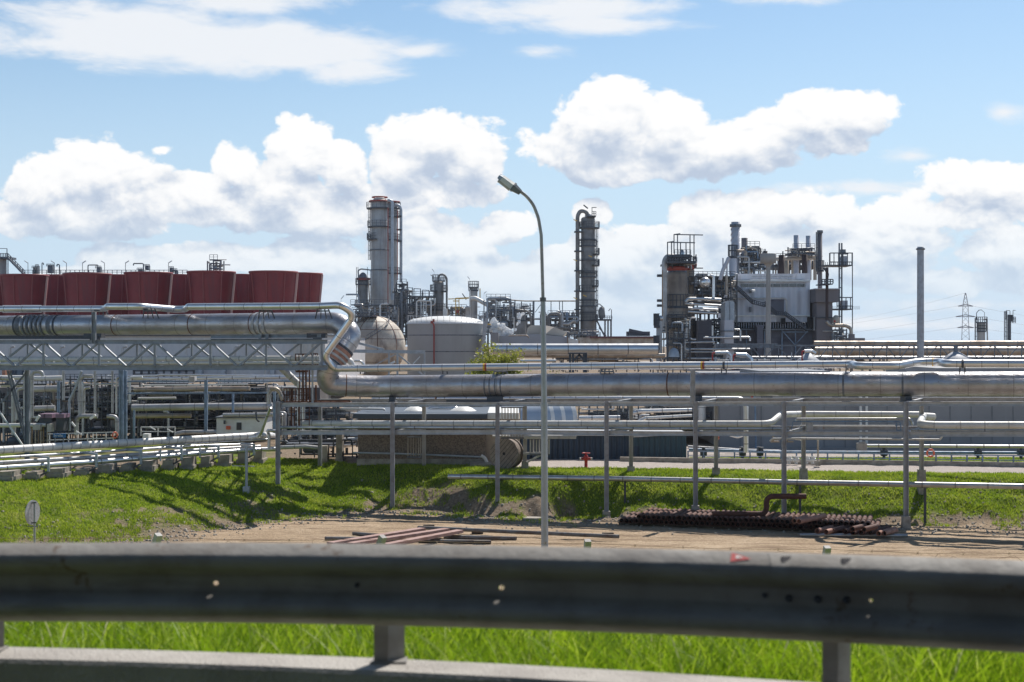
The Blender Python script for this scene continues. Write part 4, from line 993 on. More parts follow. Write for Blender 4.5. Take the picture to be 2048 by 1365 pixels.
mat('vault_blue', (0.36, 0.43, 0.52), 0.5, 0.2, (0.31, 0.37, 0.45), 0.8, 0.8)
mat('tower_wall', (0.62, 0.61, 0.62), 0.7, 0.0, (0.54, 0.53, 0.54), 0.3, 0.9, ribs=(0, 0.9, 0.4), streak=(0.56, 0.55, 0.56), sscale=(0.8, 0.8, 0.05))
mat('pump_wall', (0.16, 0.145, 0.14), 0.8, 0.0, (0.10, 0.09, 0.09), 0.4, 0.9, streak=(0.22, 0.20, 0.185), sscale=(0.6, 0.6, 0.1))
def hpart(par, name, m, fn):
    mb = MB(); fn(mb); return mb.build(name, m, par)

# pebble-dashed building
bt = thing('flat_roofed_building', 'low brown pebble-dashed building with a dark flat roof behind the rack', 'building', P(850, 930, 77))
D = 75.9
hpart(bt, 'wall', 'pebble', lambda m: m.pbox(716, 972, 836, 940, D, 7))
hpart(bt, 'plinth', 'concrete', lambda m: m.pbox(714, 974, 918, 941, D-.12, .13))
hpart(bt, 'end_wall', 'render_beige', lambda m: m.pbox(972.3, 1040, 838, 940, D+0.5, 6.3))
hpart(bt, 'roof', 'roof_dark', lambda m: m.pbox(706, 974, 828, 837.5, D-0.5, 8))
hpart(bt, 'roof_trim', 'white', lambda m: m.pbox(975, 1038, 826, 838, D, 7))
hpart(bt, 'stair', 'concrete', lambda m: (m.pbox(940, 982, 927, 936, D-1.5, 1.3), m.pbox(930, 1000, 934, 942, D-1.9, 0.9)))
for u0, u1, y0 in ((806, 852, 812.5), (898, 955, 811)):
    c = P((u0+u1)/2, 829, D+3); r = px((u1-u0)/2, D+3); sk = MB(); sk.lathe((c.x, c.y, c.z), [(r, 0), (r, 0.18), (r*.85, 0.25), (r*.6, .38), (r*.3, .45), (.01, .47)], 24); sk.build('skylight', 'white', bt)
mb = MB(); mb.tube([P(857, 819, D+5), P(866, 816, D+5), P(912, 817, D+5), P(916, 822, D+5)], px(11, D)/2, 14, fillet=.2); mb.build('roof_duct', 'alu_bright', bt)
pipe('grey conduit running low along the pebble-dashed wall', [(706, 905.5, D-.5), (800, 907.5, D-.5), (964, 914, D-.5)], 4, 'galv', n=10, seam=None)
pipe('short white valve tail at the end of the grey conduit', [(962, 911, D-.6), (970, 916, D-.6), (974, 925, D-.6)], 7, 'white_clad', n=10, seam=None)
for u0, u1, y0, y1, lb, m_ in ((664, 690, 868, 925, 'brown concrete block under the rack beside the pebble-dashed building', 'concrete'), (632, 660, 892, 930, 'small dark concrete block standing under the rack corner', 'stone')):
    mb = MB(); mb.pbox(u0+8, u1-6, y0, y1, DR(680)+1, 1.0); mb.pbox(u0+6, u1-4, y1-8, y1+6, DR(680)+.9, 1.2); mb.build('concrete_block', m_, None, lb, 'concrete block')

# half-round striped shed
D = 86; vt = thing('vaulted_shed', 'half-round blue-grey shed with white stripes behind the rack', 'shed', P(1100, 925, D))
cx, r = P(1100, 0, D).x, px(56, D); zc = P(0, 845, D).z; cxr = P(1095, 0, D).x
VPHI = rad(30); vx0 = P(1050, 0, D).x
def vault(x0, x1, R, m_, nm):
    mb = MB(); n = 20; vs = []
    ax_, nn = Vector((math.cos(VPHI), math.sin(VPHI), 0)), Vector((math.sin(VPHI), -math.cos(VPHI), 0))
    for x in (x0, x1):
        s_ = (x-vx0)/math.cos(VPHI); o_v = Vector((vx0-R*math.sin(VPHI), D+R, zc))+ax_*s_
        for j in range(n+1):
            a = math.pi*j/n; vs.append(o_v+nn*(R*math.cos(a))+ZUP*(R*math.sin(a)))
    mb.add(vs, [(j, j+1, n+2+j, n+1+j) for j in range(n)], True)
    mb.add([vs[j] for j in range(n+1)], [tuple(range(n+1))]); mb.add([vs[n+1+j] for j in range(n+1)], [tuple(range(n+1))[::-1]])
    mb.build(nm, m_, vt)
x0, x1 = P(1050, 0, D).x, P(1157, 0, D).x; R = px(50, D)
for k_, (ua, ub, mm) in enumerate(((1010, 1102, 'vault_blue'), (1102, 1110, 'white'), (1110, 1124, 'vault_blue'), (1124, 1132, 'white'), (1132, 1147, 'vault_blue'), (1147, 1156, 'white'))):
    vault(P(ua, 0, D+R).x, P(ub, 0, D+R).x, R+(0.02 if mm == 'white' else 0), mm, 'roof_panel' if mm != 'white' else 'stripe')
mb = MB(); ax_, nn = Vector((math.cos(VPHI), math.sin(VPHI), 0)), Vector((math.sin(VPHI), -math.cos(VPHI), 0)); c_ = Vector((vx0-R*math.sin(VPHI), D+R, (PZ+zc)/2-.05))+ax_*1.6; mb.obox(c_, ax_*2.0, nn*(R-.06), ZUP*((zc-PZ)/2+.05)); mb.build('wall', 'vault_blue', vt)

# dark blue shed and its paler end
sb = thing('ribbed_shed', 'low dark blue ribbed metal shed behind the red hydrant', 'shed', P(1180, 918, 79.5))
D = 79.5
hpart(sb, 'wall', 'shed_blue', lambda m: m.pbox(1030, 1266, 871, 921, D, 5))
hpart(sb, 'roof', 'steel_light', lambda m: m.prism([(1028, 871), (1028, 868), (1150, 866), (1268, 869), (1268, 872)], D-.2, 5.4))
sb2 = thing('ribbed_shed', 'lower teal metal shed joined to the dark blue one, with a sloping roof', 'shed', P(1320, 918, 79.4))
hpart(sb2, 'wall', 'shed_teal', lambda m: m.prism([(1266.5, 921), (1266.5, 875), (1330, 871), (1373, 869), (1373, 921)], D-.1, 4.6))
hpart(sb2, 'roof', 'steel_light', lambda m: m.prism([(1266.5, 875), (1268, 870), (1330, 867), (1376, 867), (1373, 869), (1330, 871)], D-.3, 5))
hpart(sb2, 'door', 'shed_blue', lambda m: m.pbox(1268, 1278, 892, 919, D-.16, .05))

# big grey clad building on the right
D = 88; gw = thing('grey_hall', 'long plain grey panelled hall behind the rack on the right', 'building', P(1750, 905, D))
hpart(gw, 'wall', 'clad_grey', lambda m: m.pbox(1440, 2240, 752, 912, D, 14))
for u in range(1480, 2240, 42):
    hpart(gw, 'panel_joint', 'steel_mid', lambda m: m.pbox(u, u+0.9, 768, 908, D-.03, .028))
hpart(gw, 'roof_box', 'clad_grey', lambda m: m.pbox(1872, 2240, 736, 753, D+1, 12))
hpart(gw, 'roof_box', 'steel_mid', lambda m: m.pbox(1520, 1660, 742, 753, D+2, 8))
for u0, u1 in ((1522, 1545), (1602, 1640), (1664, 1682), (1697, 1716), (1726, 1764)): hpart(gw, 'vent', 'steel_dark', lambda m: m.pbox(u0, u1, 793, 801, D-.05, .048))
mb = MB(); mb.ladder(P(1727, 912, D-.6), P(1727, 793, D-.6), Vector((1, 0, 0)), px(12, D), 0.07, 1.4); lad = mb.build('wall_ladder', 'white_clad', None, 'pale twin-rail ladder fixed to the grey hall', 'ladder')
mb = MB(); mb.tube([P(1508, 792, D-.5), P(1510, 800, D-.5), P(1512, 912, D-.5)], .06, 6); mb.build('cable', 'steel_blue', None, 'thin blue cable running down the left end of the grey hall', 'cable')
mb = MB(); mb.beam(P(1497, 801, D-3), P(1512, 801, D-3), .12, .1); mb.beam(P(1504, 801, D-3), P(1504, 792, D-3), .12); mb.build('pipe_bracket', 'red_dull', None, 'small red bracket above the upper beam near the bent white pipe', 'bracket')

# blue railing with its kerb along the gravel road
D0 = 76.3; rt_ = thing('blue_railing', 'blue steel railing along the far side of the gravel road', 'railing', P(1700, 933, D0))
DRl = DL((1376, 77.6), (2048, 74.6))
for y, w in ((902.5, 2.2), (911.5, 1.6), (919, 1.6), (925, 2)):
    mb = MB(); pts = [P(u, 682+(y-682)*77.6/DRl(u)*1.0, DRl(u)) for u in (1376, 2160)]
    z = P(1376, y, 77.6).z
    a = P(1376, y, 77.6); b = P(2160, 0, DRl(2160)); b.z = z; mb.beam(a, b, px(w, 77), px(w, 77)); mb.build('rail', 'steel_blue', rt_)
for u in range(1376, 2150, 31):
    D = DRl(u); p = P(u, 0, D); mb = MB(); zt = P(1376, 901.5, 77.6).z; mb.beam(Vector((p.x, D, PZ)), Vector((p.x, D, zt)), 0.07); mb.build('post', 'steel_blue', rt_)
a, b = P(1240, 0, 78), P(2160, 0, DRl(2160)); mb = MB(); mb.beam(Vector((a.x, a.y-.1, PZ+.1)), Vector((b.x, b.y, PZ+.1)), 0.3, 0.3); mb.build('kerb', 'concrete', None, 'low concrete kerb under the blue railing', 'kerb')
pipe('blue-grey pipe with flanges running behind the blue railing', [(1378, 899, 80), (1560, 904, 80), (1800, 905, 79.5), (2140, 906, 79)], 6, 'steel_blue', n=10, seam=6)
pipe('dark pipe lying on the ground behind the blue railing', [(1390, 917, 81), (1700, 919, 80.5), (2140, 922, 80)], 7, 'steel_dark', n=10)
pipe('pale pipe behind the blue railing beside the teal shed', [(1376, 893, 83), (1470, 899, 82.6), (1560, 902, 82)], 5, 'pipe_grey', n=10)
for i, u in enumerate((1407, 1485, 1520, 1768, 1956, 2042)):
    t = thing('valve', 'dark valve with a handwheel on the pipe behind the blue railing', 'valve', P(u, 925, 79), 'valves behind the blue railing')
    D = 79.2; c = P(u, 905, D); mb = MB(); mb.cyl(c+Vector((-.17, 0, 0)), c+Vector((.17, 0, 0)), .2, n=10); mb.cyl(c+Vector((0, 0, -.35)), c+Vector((0, 0, .25)), .09, n=8); mb.build('body', 'steel_dark', t)
    mb = MB(); mb.torus(c+Vector((0, 0, .28)), .18, .03, ZUP, 12, 5); mb.beam(c+Vector((-.18, 0, .28)), c+Vector((.18, 0, .28)), .03); mb.build('handwheel', 'steel_dark', t)
def lifering(u, y, D, R, lab, par=None, tilt=0):
    t = thing('life_ring', lab, 'life ring', P(u, y+4, D)); c = P(u, y, D); ax = Vector((math.sin(tilt), -math.cos(tilt), 0)); mb = MB(); mb.torus(c, R*.78, R*.22, ax, 24, 8); ro = mb.build('ring', 'orange', t)
    for k_ in range(4):
        a_ = math.pi/4+k_*math.pi/2; sx = ax.cross(ZUP).normalized(); d = sx*math.cos(a_)+ZUP*math.sin(a_); tg = ax.cross(d)
        mb = MB(); mb.band(c+d*R*.78, tg, R*.25, R*.14, 10); mb.build('band', 'white', t)
lifering(1861, 906, 75.0, px(9, 75), 'orange and white life ring on the blue railing')
lifering(1437, 875, 73.0, px(4.5, 73), 'small red ring hanging on the rear rack post', tilt=1.2)
for k_, u in enumerate((1578, 1592, 1613, 1625)):
    c = P(u, 920, 75.6); mb = MB(); mb.cyl(c+Vector((-.16, 0, 0)), c+Vector((.16, 0, 0)), .12, n=10); mb.cyl(c+Vector((0, 0, -.2)), c+Vector((0, 0, .2)), .09, n=10); mb.cyl(c+Vector((0, 0, .14)), c+Vector((0, 0, .2)), .14, n=10)
    mb.build('valve', 'white_clad', None, 'small whitish valve standing at the roadside before the blue railing', 'valve', 'whitish valves at the roadside')
pipe('thin brown upright beside the whitish valves ending in a small block', [(1636, 931, 74.5), (1636, 880, 74.5)], 3.6, 'pipe_tan', n=8, seam=None)
for u in (1604,):
    pipe('thin cream upright pipe beside the rear rack post', [(u, 925, 74.6), (u, 879, 74.6), (1590, 878, 74.6)], 3.4, 'white_clad', n=8, fil=.15, seam=None)
mb = MB(); mb.pbox(1632, 1641, 922, 932, 74.3, .4); mb.build('concrete_block', 'concrete', None, 'tiny concrete block under the thin brown upright', 'concrete block')

# ------------------------------------------------------------------ procedural tangle of a process unit
def unit(label, u0, u1, y0, y1, D, seed, dep=8, nlev=4, ncol=6, nv=10, nh=12, nves=2, mats=('pipe_grey', 'alu', 'steel_mid', 'pipe_tan', 'white_clad'), fr='steel_dark', rail=True, name='process_unit', posts=True, wv=(2, 6), jit=0.25, base=None, group=None):
    R = random.Random(seed)
    t = thing(name, label, 'process unit', P((u0+u1)/2, y1, D), group)
    s_ = D/F
    if posts:
        for i in range(ncol+1):
            u = u0+(u1-u0)*(i+(R.uniform(-jit, jit) if 0 < i < ncol else 0))/ncol
            for dd in (0, dep):
                if dd and R.random() < .4: continue
                yt = y0+(R.uniform(0, 0.35)*(y1-y0))
                mb = MB(); a = P(u, y1, D); b = P(u, yt, D); a.y = b.y = D+dd
                mb.beam(a, b, s_*2.2); mb.build('post', fr, t)
        for k_ in range(nlev):
            y = y0+(y1-y0)*(k_+0.35+R.uniform(-.2, .2))/nlev; ua = u0+(u1-u0)*R.uniform(0, .25); ub = u1-(u1-u0)*R.uniform(0, .25)
            mb = MB(); mb.beam(P(ua, y, D), P(ub, y, D), s_*1.6, s_*2); a = P(ua, y, D); b = P(ub, y, D); mb.beam(a+Vector((0, dep, 0)), b+Vector((0, dep, 0)), s_*1.6, s_*2)
            mb.box((a.x, D, a.z+s_), (b.x, D+dep, a.z+s_*1.6))
            mb.build('deck', fr, t)
            if rail:
                mb = MB(); mb.rail([a+Vector((0, -.02, s_*1.6)), b+Vector((0, -.02, s_*1.6))], h=min(1.1, s_*7)+s_*2, sp=s_*9, r=s_*0.42); mb.build('railing', fr, t)
    for k_ in range(nves):
        u = R.uniform(u0+6, u1-6); w = R.uniform(.09, .16)*(u1-u0); w = min(max(w, 6), 20); y = R.uniform(y0+(y1-y0)*.1, y1-(y1-y0)*.35); hh = R.uniform(.25, .5)*(y1-y0)
        c = P(u, y+hh, D); r = s_*w/2; mb = MB(); H = s_*hh
        if R.random() < .6:
            mb.lathe((c.x, D+dep*.5, c.z), [(r*.1, 0), (r*.8, r*.3), (r, r*.7), (r, H-r*.5), (r*.8, H-r*.2), (r*.4, H), (.01, H+.02)], 16)
        else:
            L = s_*w*R.uniform(.8, 1.6); mb.tube([Vector((c.x-L-r*.5, D+dep*.4, c.z)), Vector((c.x-L, D+dep*.4, c.z)), Vector((c.x+L, D+dep*.4, c.z)), Vector((c.x+L+r*.5, D+dep*.4, c.z))], [r*.4, r, r, r*.4], 16)
        mb.build('vessel', R.choice(mats[:3]), t)
    for k_ in range(nv):
        u = R.uniform(u0, u1); ya = R.uniform(y0, y0+(y1-y0)*.6); yb = min(y1, ya+R.uniform(.25, .8)*(y1-y0)); d = D+R.uniform(-.5, dep); w = R.uniform(*wv)
        pts = [P(u, yb, D), P(u, ya, D)]
        if R.random() < .6: pts.append(P(u+R.choice((-1, 1))*R.uniform(6, 26), ya+R.uniform(-.5, .5), D))
        if R.random() < .3: pts.insert(0, P(u+R.choice((-1, 1))*R.uniform(6, 22), yb, D))
        for p in pts: p.y = d
        mb = MB(); mb.tube(pts, s_*w/2, 8, fillet=s_*w*1.2); mb.build('pipe', R.choice(mats), t)
    for k_ in range(nh):
        y = R.uniform(y0+(y1-y0)*.12, y1); ua = R.uniform(u0, u1-(u1-u0)*.3); ub = min(u1, ua+R.uniform(.25, .9)*(u1-u0)); d = D+R.uniform(-.5, dep); w = R.uniform(*wv)
        pts = [P(ua, y, D), P(ub, y+R.uniform(-1, 1), D)]
        if R.random() < .5: pts.append(P(ub, y+R.choice((-1, 1))*R.uniform(5, 18), D))
        for p in pts: p.y = d
        mb = MB(); mb.tube(pts, s_*w/2, 8, fillet=s_*w*1.2); mb.build('pipe', R.choice(mats), t)
    # small fittings: valves, boxes, lamps
    mb = MB()
    for k_ in range(int((u1-u0)*(y1-y0)/260)):
        c = P(R.uniform(u0, u1), R.uniform(y0+6, y1), D); c.y = D+R.uniform(-.7, dep*.6); h = s_*R.uniform(.8, 2.2)
        if R.random() < .5: mb.box(c-Vector((h, h*.6, h)), c+Vector((h, h*.6, h*R.uniform(.5, 1.5))))
        else: mb.cyl(c-Vector((h, 0, 0)), c+Vector((h, 0, 0)), h*.9, n=8)
    if mb.v: o = mb.build('fittings', R.choice(('steel_dark', 'steel_mid', 'pipe_tan')), t); o['kind'] = 'stuff'
    return t

# left-hand tangle under the truss
D = 88
unit('dense tangle of grey pipes and dark frames at the far left under the truss', -20, 118, 752, 888, 90, 3, dep=7, nv=26, nh=24, nves=3, nlev=4, ncol=7, wv=(2, 7))
unit('tangle of pipes and dark frames in front of the ladder, left of the blue posts', 118, 262, 748, 886, 91, 8, dep=7, nv=26, nh=26, nves=3, nlev=5, ncol=7, wv=(1.6, 6))
unit('pipe stacks and dark decks between the two blue posts', 262, 412, 764, 884, 93, 12, dep=8, nv=18, nh=34, nves=2, nlev=6, ncol=7, wv=(1.6, 6))
unit('pipe stacks and dark decks behind the white cabin', 412, 560, 764, 860, 94, 17, dep=8, nv=16, nh=32, nves=2, nlev=6, ncol=6, wv=(1.6, 6))
unit('pipes and pumps in shade under the rack corner', 556, 720, 800, 906, 90, 23, dep=7, nv=30, nh=20, nves=2, nlev=4, ncol=7, wv=(2, 7), mats=('pipe_grey', 'alu', 'galv', 'steel_blue', 'white_clad'))
unit('dark valves and pipes close to the ground at the rack corner', 556, 705, 872, 915, 78, 29, dep=2.5, nv=8, nh=8, nves=1, nlev=1, ncol=4, wv=(2.5, 6), rail=False, mats=('steel_mid', 'pipe_grey', 'steel_dark'))
unit('silver pipes and frames seen between the striped shed and the grey hall', 1158, 1300, 800, 876, 92, 31, dep=9, nv=16, nh=14, nves=1, nlev=3, ncol=7, wv=(2, 6), mats=('alu_bright', 'alu', 'pipe_grey', 'white_clad', 'galv'))
unit('pale pipes and dark stairs just left of the grey hall', 1300, 1440, 800, 876, 91, 37, dep=9, nv=12, nh=16, nves=1, nlev=3, ncol=6, wv=(2, 6), mats=('alu_bright', 'white_clad', 'pipe_grey', 'galv', 'alu'))
unit('grey pipework glimpsed above the pebble-dashed building', 720, 1050, 786, 845, 96, 41, dep=9, nv=26, nh=14, nves=3, nlev=2, ncol=12, wv=(2, 6), mats=('pipe_grey', 'galv', 'alu', 'steel_light', 'white_clad'))
bw = thing('pump_hall', 'long low dark-fronted hall closing off the pipe tangle on the left', 'building', P(300, 880, 104))
hpart(bw, 'wall', 'pump_wall', lambda m: m.pbox(-200, 640, 775, 872, 104, 6))
for k_ in range(18): hpart(bw, 'bay', 'dark', lambda m: m.pbox(-150+k_*44, -124+k_*44, 786+(k_ % 3)*4, 868, 103.9, .09))
# explicit pipes over the tangle, left
L = [
 ('tall grey riser near the left edge', [(27, 870, 87), (27, 757, 87), (0, 756, 87)], 9, 'pipe_grey'),
 ('fat grey riser left of the truss column', [(50, 860, 86.5), (50, 745, 86.5)], 7, 'pipe_grey'),
 ('fat grey riser right of the truss column', [(64, 835, 86.5), (64, 742, 86.5), (84, 744, 86.5), (86, 752, 86.5)], 7, 'pipe_grey'),
 ('wide pale pipe level at the left edge', [(-30, 755, 88.5), (52, 755, 88.5)], 9, 'white_clad'),
 ('wide pale pipe level under the truss, second from the left', [(66, 757, 88.5), (125, 756, 88.5)], 10, 'white_clad'),
 ('fat grey pipe level below the wide pale one', [(66, 778, 88), (116, 777, 88)], 13, 'pipe_grey'),
 ('pale goose-neck riser beside the column', [(34, 840, 86.5), (34, 778, 86.5), (50, 776.5, 86.5)], 6, 'pipe_grey'),
 ('cream pipe bridge with drop legs at the lower left', [(-30, 851, 84), (92, 850, 84)], 8, 'white_clad'),
 ('grey level pipe behind the purple cabinets', [(70, 817, 88), (110, 816, 88)], 11, 'pipe_grey'),
 ('blue-painted riser beside the dark cabinets', [(117, 825, 86), (117, 763, 86)], 6, 'steel_blue'),
 ('grey riser right of the blue one', [(127, 800, 86.5), (127, 742, 86.5)], 5.5, 'pipe_grey'),
 ('silver riser that leans to the right at its top', [(139, 862, 85), (139, 800, 85), (151, 775, 85), (163, 742, 85)], 5, 'galv'),
 ('fat riser bent over at the top under the truss', [(160, 830, 86), (160, 752, 86), (186, 752, 86)], 7.5, 'pipe_grey'),
 ('slimmer riser bent over beside the fat one', [(168, 830, 86.2), (168, 776, 86.2), (180, 775, 86.2)], 6, 'alu'),
 ('dark grey goose-neck pipe with a wide bend', [(153, 870, 85), (153, 832, 85), (195, 832, 85)], 9, 'pipe_grey'),
 ('white-capped pipe stub right of the dark goose-neck', [(214, 832, 84.6), (234, 833, 84.6), (234, 866, 84.6)], 8, 'pipe_grey'),
 ('slim grey riser left of the blue ladder', [(225, 826, 86), (225, 742, 86)], 5, 'pipe_grey'),
 ('slim riser hooked at the top beside the blue ladder', [(233, 828, 85.5), (233, 756, 85.5), (238, 755, 85.5)], 4.5, 'alu'),
 ('grey riser with valves between goose-neck and ladder', [(190, 826, 86), (190, 742, 86)], 5, 'pipe_grey'),
 ('white-silver pipe, topmost of the stack behind the truss', [(256, 752, 92), (312, 751, 92), (320, 749.5, 92), (640, 752, 92)], 4, 'alu_bright'),
 ('bright silver pipe, second of the stack behind the truss', [(240, 757.5, 91), (420, 756, 91), (500, 755, 91), (646, 753, 91)], 6, 'alu_bright'),
 ('thin pale pipe, third of the stack', [(282, 770.5, 90.5), (400, 769.5, 90.5), (496, 768.5, 90.5)], 3, 'white_clad'),
 ('tan pipe, fourth of the stack', [(268, 779, 91), (500, 777, 91)], 10, 'pipe_tan'),
 ('pale pipe below the lower blue beam', [(276, 797, 92), (352, 796, 92)], 5, 'white_clad'),
 ('fat grey pipe, lowest big one of the stack', [(264, 815.5, 89.5), (420, 813, 89.5), (545, 812, 89.5)], 14, 'pipe_grey'),
 ('tan pipe under the fat grey one', [(270, 832, 90), (382, 831, 90)], 10, 'pipe_tan'),
 ('fat pale elbow pipe dropping behind the rust platform', [(592, 777, 79), (538, 777, 79), (538, 808, 79)], 9, 'pipe_grey'),
 ('ribbed pale elbow diving toward the rust cage', [(540, 777, 78.6), (556, 778, 78.6), (566, 800, 78.6)], 8, 'pipe_tan'),
 ('fat silver duct slanting down under the end of the truss', [(562, 735, 77), (597, 768, 77)], 14, 'pipe_grey'),
 ('left one of two silver risers behind the rust ladder', [(598, 870, 76.8), (598, 762, 76.8)], 8, 'alu'),
 ('right one of two silver risers behind the rust ladder', [(607, 870, 76.6), (607, 760, 76.6)], 7, 'alu'),
 ('grey fat pipe lying low under the rack corner', [(560, 895, 77), (612, 893, 77), (640, 896, 77)], 8, 'pipe_grey'),
 ('pair of pale pipes low behind the rack corner, upper one', [(655, 881, 82), (716, 878, 82)], 8, 'white_clad'),
 ('pair of pale pipes low behind the rack corner, lower one', [(648, 893, 82), (716, 889, 82)], 4.5, 'alu_bright'),
 ('fat silver elbow behind the fat pipe at the bend', [(688, 718, 75), (702, 722, 75), (706, 735, 75)], 12, 'white_clad'),
 ('small silver hook pipe beside the fat elbow', [(708, 722, 76), (722, 722, 76), (728, 730, 76)], 5, 'alu_bright'),
 ('white pipe frame on thin legs above the shelf', [(684, 818, 79), (684, 817, 79), (770, 818, 79), (772, 845, 79)], 4, 'white_clad'),
 ('silver pipe running out from the striped shed', [(1158, 836, 88), (1205, 835.5, 88), (1240, 835, 88)], 9, 'alu_bright'),
 ('fat silver pipe climbing left of the tall rack post', [(1262, 842, 88), (1262, 826, 88), (1282, 822, 88), (1384, 820, 88)], 8, 'alu_bright'),
 ('slim silver pipe under the climbing one', [(1270, 846, 87.5), (1290, 836, 87.5), (1384, 831, 87.5)], 6, 'white_clad'),
 ('white capped tank pipe beside the stairs', [(1404, 840, 89), (1404, 812, 89)], 15, 'white_clad'),
 ('silver pipe bending behind the grey hall corner', [(1460, 870, 84), (1475, 874, 84), (1488, 870, 84)], 6, 'alu_bright')]
for lb, pts, w, m_ in L: pipe(lb, pts, w, m_, n=12, seam=1.6 if w > 5 else None)
# drop legs of the cream bridge
for k_, u in enumerate((64, 71, 77, 82, 87, 95, 99)):
    pipe('thin brown drop leg under the cream pipe bridge', [(u, 850, 84), (u, 890, 84)], 3, 'pipe_tan' if k_ % 2 else 'rope_brown', n=6, seam=None, name='drop_leg', group='drop legs of the cream pipe bridge')
mb = MB(); mb.pbox(65, 80, 849, 860, 83.6, .5); mb.build('valve_box', 'concrete_pale', None, 'square pale box on the cream pipe bridge', 'box')
mb = MB(); mb.pbox(94, 103, 848, 864, 83.6, .5); mb.build('valve_box', 'concrete_pale', None, 'upright pale box at the end of the cream pipe bridge', 'box')
# blue steelwork
bs = thing('blue_steel_frame', 'pale blue steel posts and long beams carrying the pipe stack on the left', 'steel frame', P(330, 884, 88))
for u, y0, y1, w, D in ((251, 742, 886, 6, 86), (412, 760, 866, 6, 86), (466, 785, 826, 4, 88), (549, 786, 866, 5, 80), (268, 820, 884, 4, 88)):
    mb = MB(); mb.beam(P(u, y1, D), P(u, y0, D), px(w, D)); mb.build('post', 'steel_blue', bs)
for y, u0, u1, D in ((763, 250, 640, 86.2), (786.5, 252, 552, 86.2)):
    mb = MB(); mb.beam(P(u0, y, D), P(u1, y-1, D), px(3, D)); mb.build('beam', 'steel_blue', bs)
mb = MB(); mb.ladder(P(242, 886, 85.6), P(242, 736, 85.6), Vector((1, 0, 0)), px(5, 86), 0.06, 0.9, cage=1); mb.build('ladder', 'steel_blue', None, 'blue caged ladder beside the thick blue post', 'ladder')
t = thing('control_cabinet', 'row of dark cabinets with purple hoods behind the blue street sign', 'cabinet', P(100, 865, 84))
for u0, u1, y0 in ((79, 90, 828), (89, 104, 828), (112, 128, 828)):
    mb = MB(); mb.pbox(u0, u1-1, y0+8, 862, 84, 1); mb.build('cabinet', 'steel_dark', t); mb = MB(); mb.pbox(u0-1, u1, y0, y0+8, 83.8, 1.3); mb.build('hood', 'purple', t)
# white railing
wr = thing('white_railing', 'white pipe railing behind the thick sloping pipe on the left', 'railing', P(170, 885, 81))
for y in (866, 878):
    mb = MB(); mb.beam(P(96, y+2, 81), P(232, y-2, 81), px(1.6, 81)); mb.build('rail', 'white', wr)
for u in (99, 137, 156, 175, 186, 193, 212, 227):
    mb = MB(); mb.beam(P(u, 866, 81), P(u, 892, 81), px(1.6, 81)); mb.build('post', 'white', wr)
mb = MB(); mb.rail([P(282, 872, 84), P(350, 872, 84)], h=px(18, 84), sp=1.1, r=.03); mb.build('white_railing', 'white_clad', None, 'short off-white railing behind the thick pipe, right of the blue post', 'railing')
lifering(230, 870, 80.6, px(7, 80.6), 'orange life ring hung edge-on on the white railing', tilt=0.9)
sg = thing('street_sign', 'small blue street name sign above the white railing', 'sign', P(119, 890, 80))
mb = MB(); mb.pbox(106, 131, 867, 875, 80, .04); mb.build('panel', 'sign_blue', sg)
mb = MB(); mb.beam(P(110, 875, 80.1), P(110, 892, 80.1), .05); mb.beam(P(127, 875, 80.1), P(127, 892, 80.1), .05); mb.build('post', 'steel_mid', sg)
def text3d(s, loc, size, m_, par, name='lettering', rot=(rad(90), 0, 0)):
    cu = bpy.data.curves.new(name, 'FONT'); cu.body = s; cu.size = size; cu.extrude = 0.004; cu.align_x = 'CENTER'; cu.align_y = 'CENTER'
    tmp = bpy.data.objects.new('t', cu); COL.objects.link(tmp); dg = bpy.context.evaluated_depsgraph_get(); me = bpy.data.meshes.new_from_object(tmp.evaluated_get(dg)); bpy.data.objects.remove(tmp); bpy.data.curves.remove(cu)
    o = bpy.data.objects.new(name, me); COL.objects.link(o); off = WLOC[par.name]; o.parent = par
    o.location = (loc[0]-off[0], loc[1]-off[1], loc[2]-off[2]); o.rotation_euler = rot; me.materials.clear(); me.materials.append(MATS[m_]); return o
text3d('Straße', P(116.5, 871, 79.99-.01), 0.20, 'white', sg)
# bright struts and lamp tubes that catch the sun
for lb, a, b, w, D in (('bright white handrail slanting down at the far left', (-2, 822), (45, 890), 3, 79), ('tilted white lamp tube over the railing, left one', (143, 844), (150, 853), 3.2, 81.5), ('tilted white lamp tube over the railing, right one', (152, 862), (163, 869), 2.4, 81.5),
                       ('tilted cream lamp tube above the goose-neck', (180, 838), (191, 830), 4.5, 82), ('tilted cream lamp tube beside the dark cabinets', (72, 842), (79, 831), 4.5, 82), ('tilted white lamp tube in front of the pipe stack, left one', (299, 853), (311, 860), 2, 83), ('tilted white lamp tube in front of the pipe stack, right one', (334, 858), (346, 865), 2, 83)):
    mb = MB(); mb.beam(P(*a, D), P(*b, D), px(w, D)); mb.build('lamp_tube' if 'lamp' in lb else 'handrail', 'white', None, lb, 'lamp' if 'lamp' in lb else 'handrail')
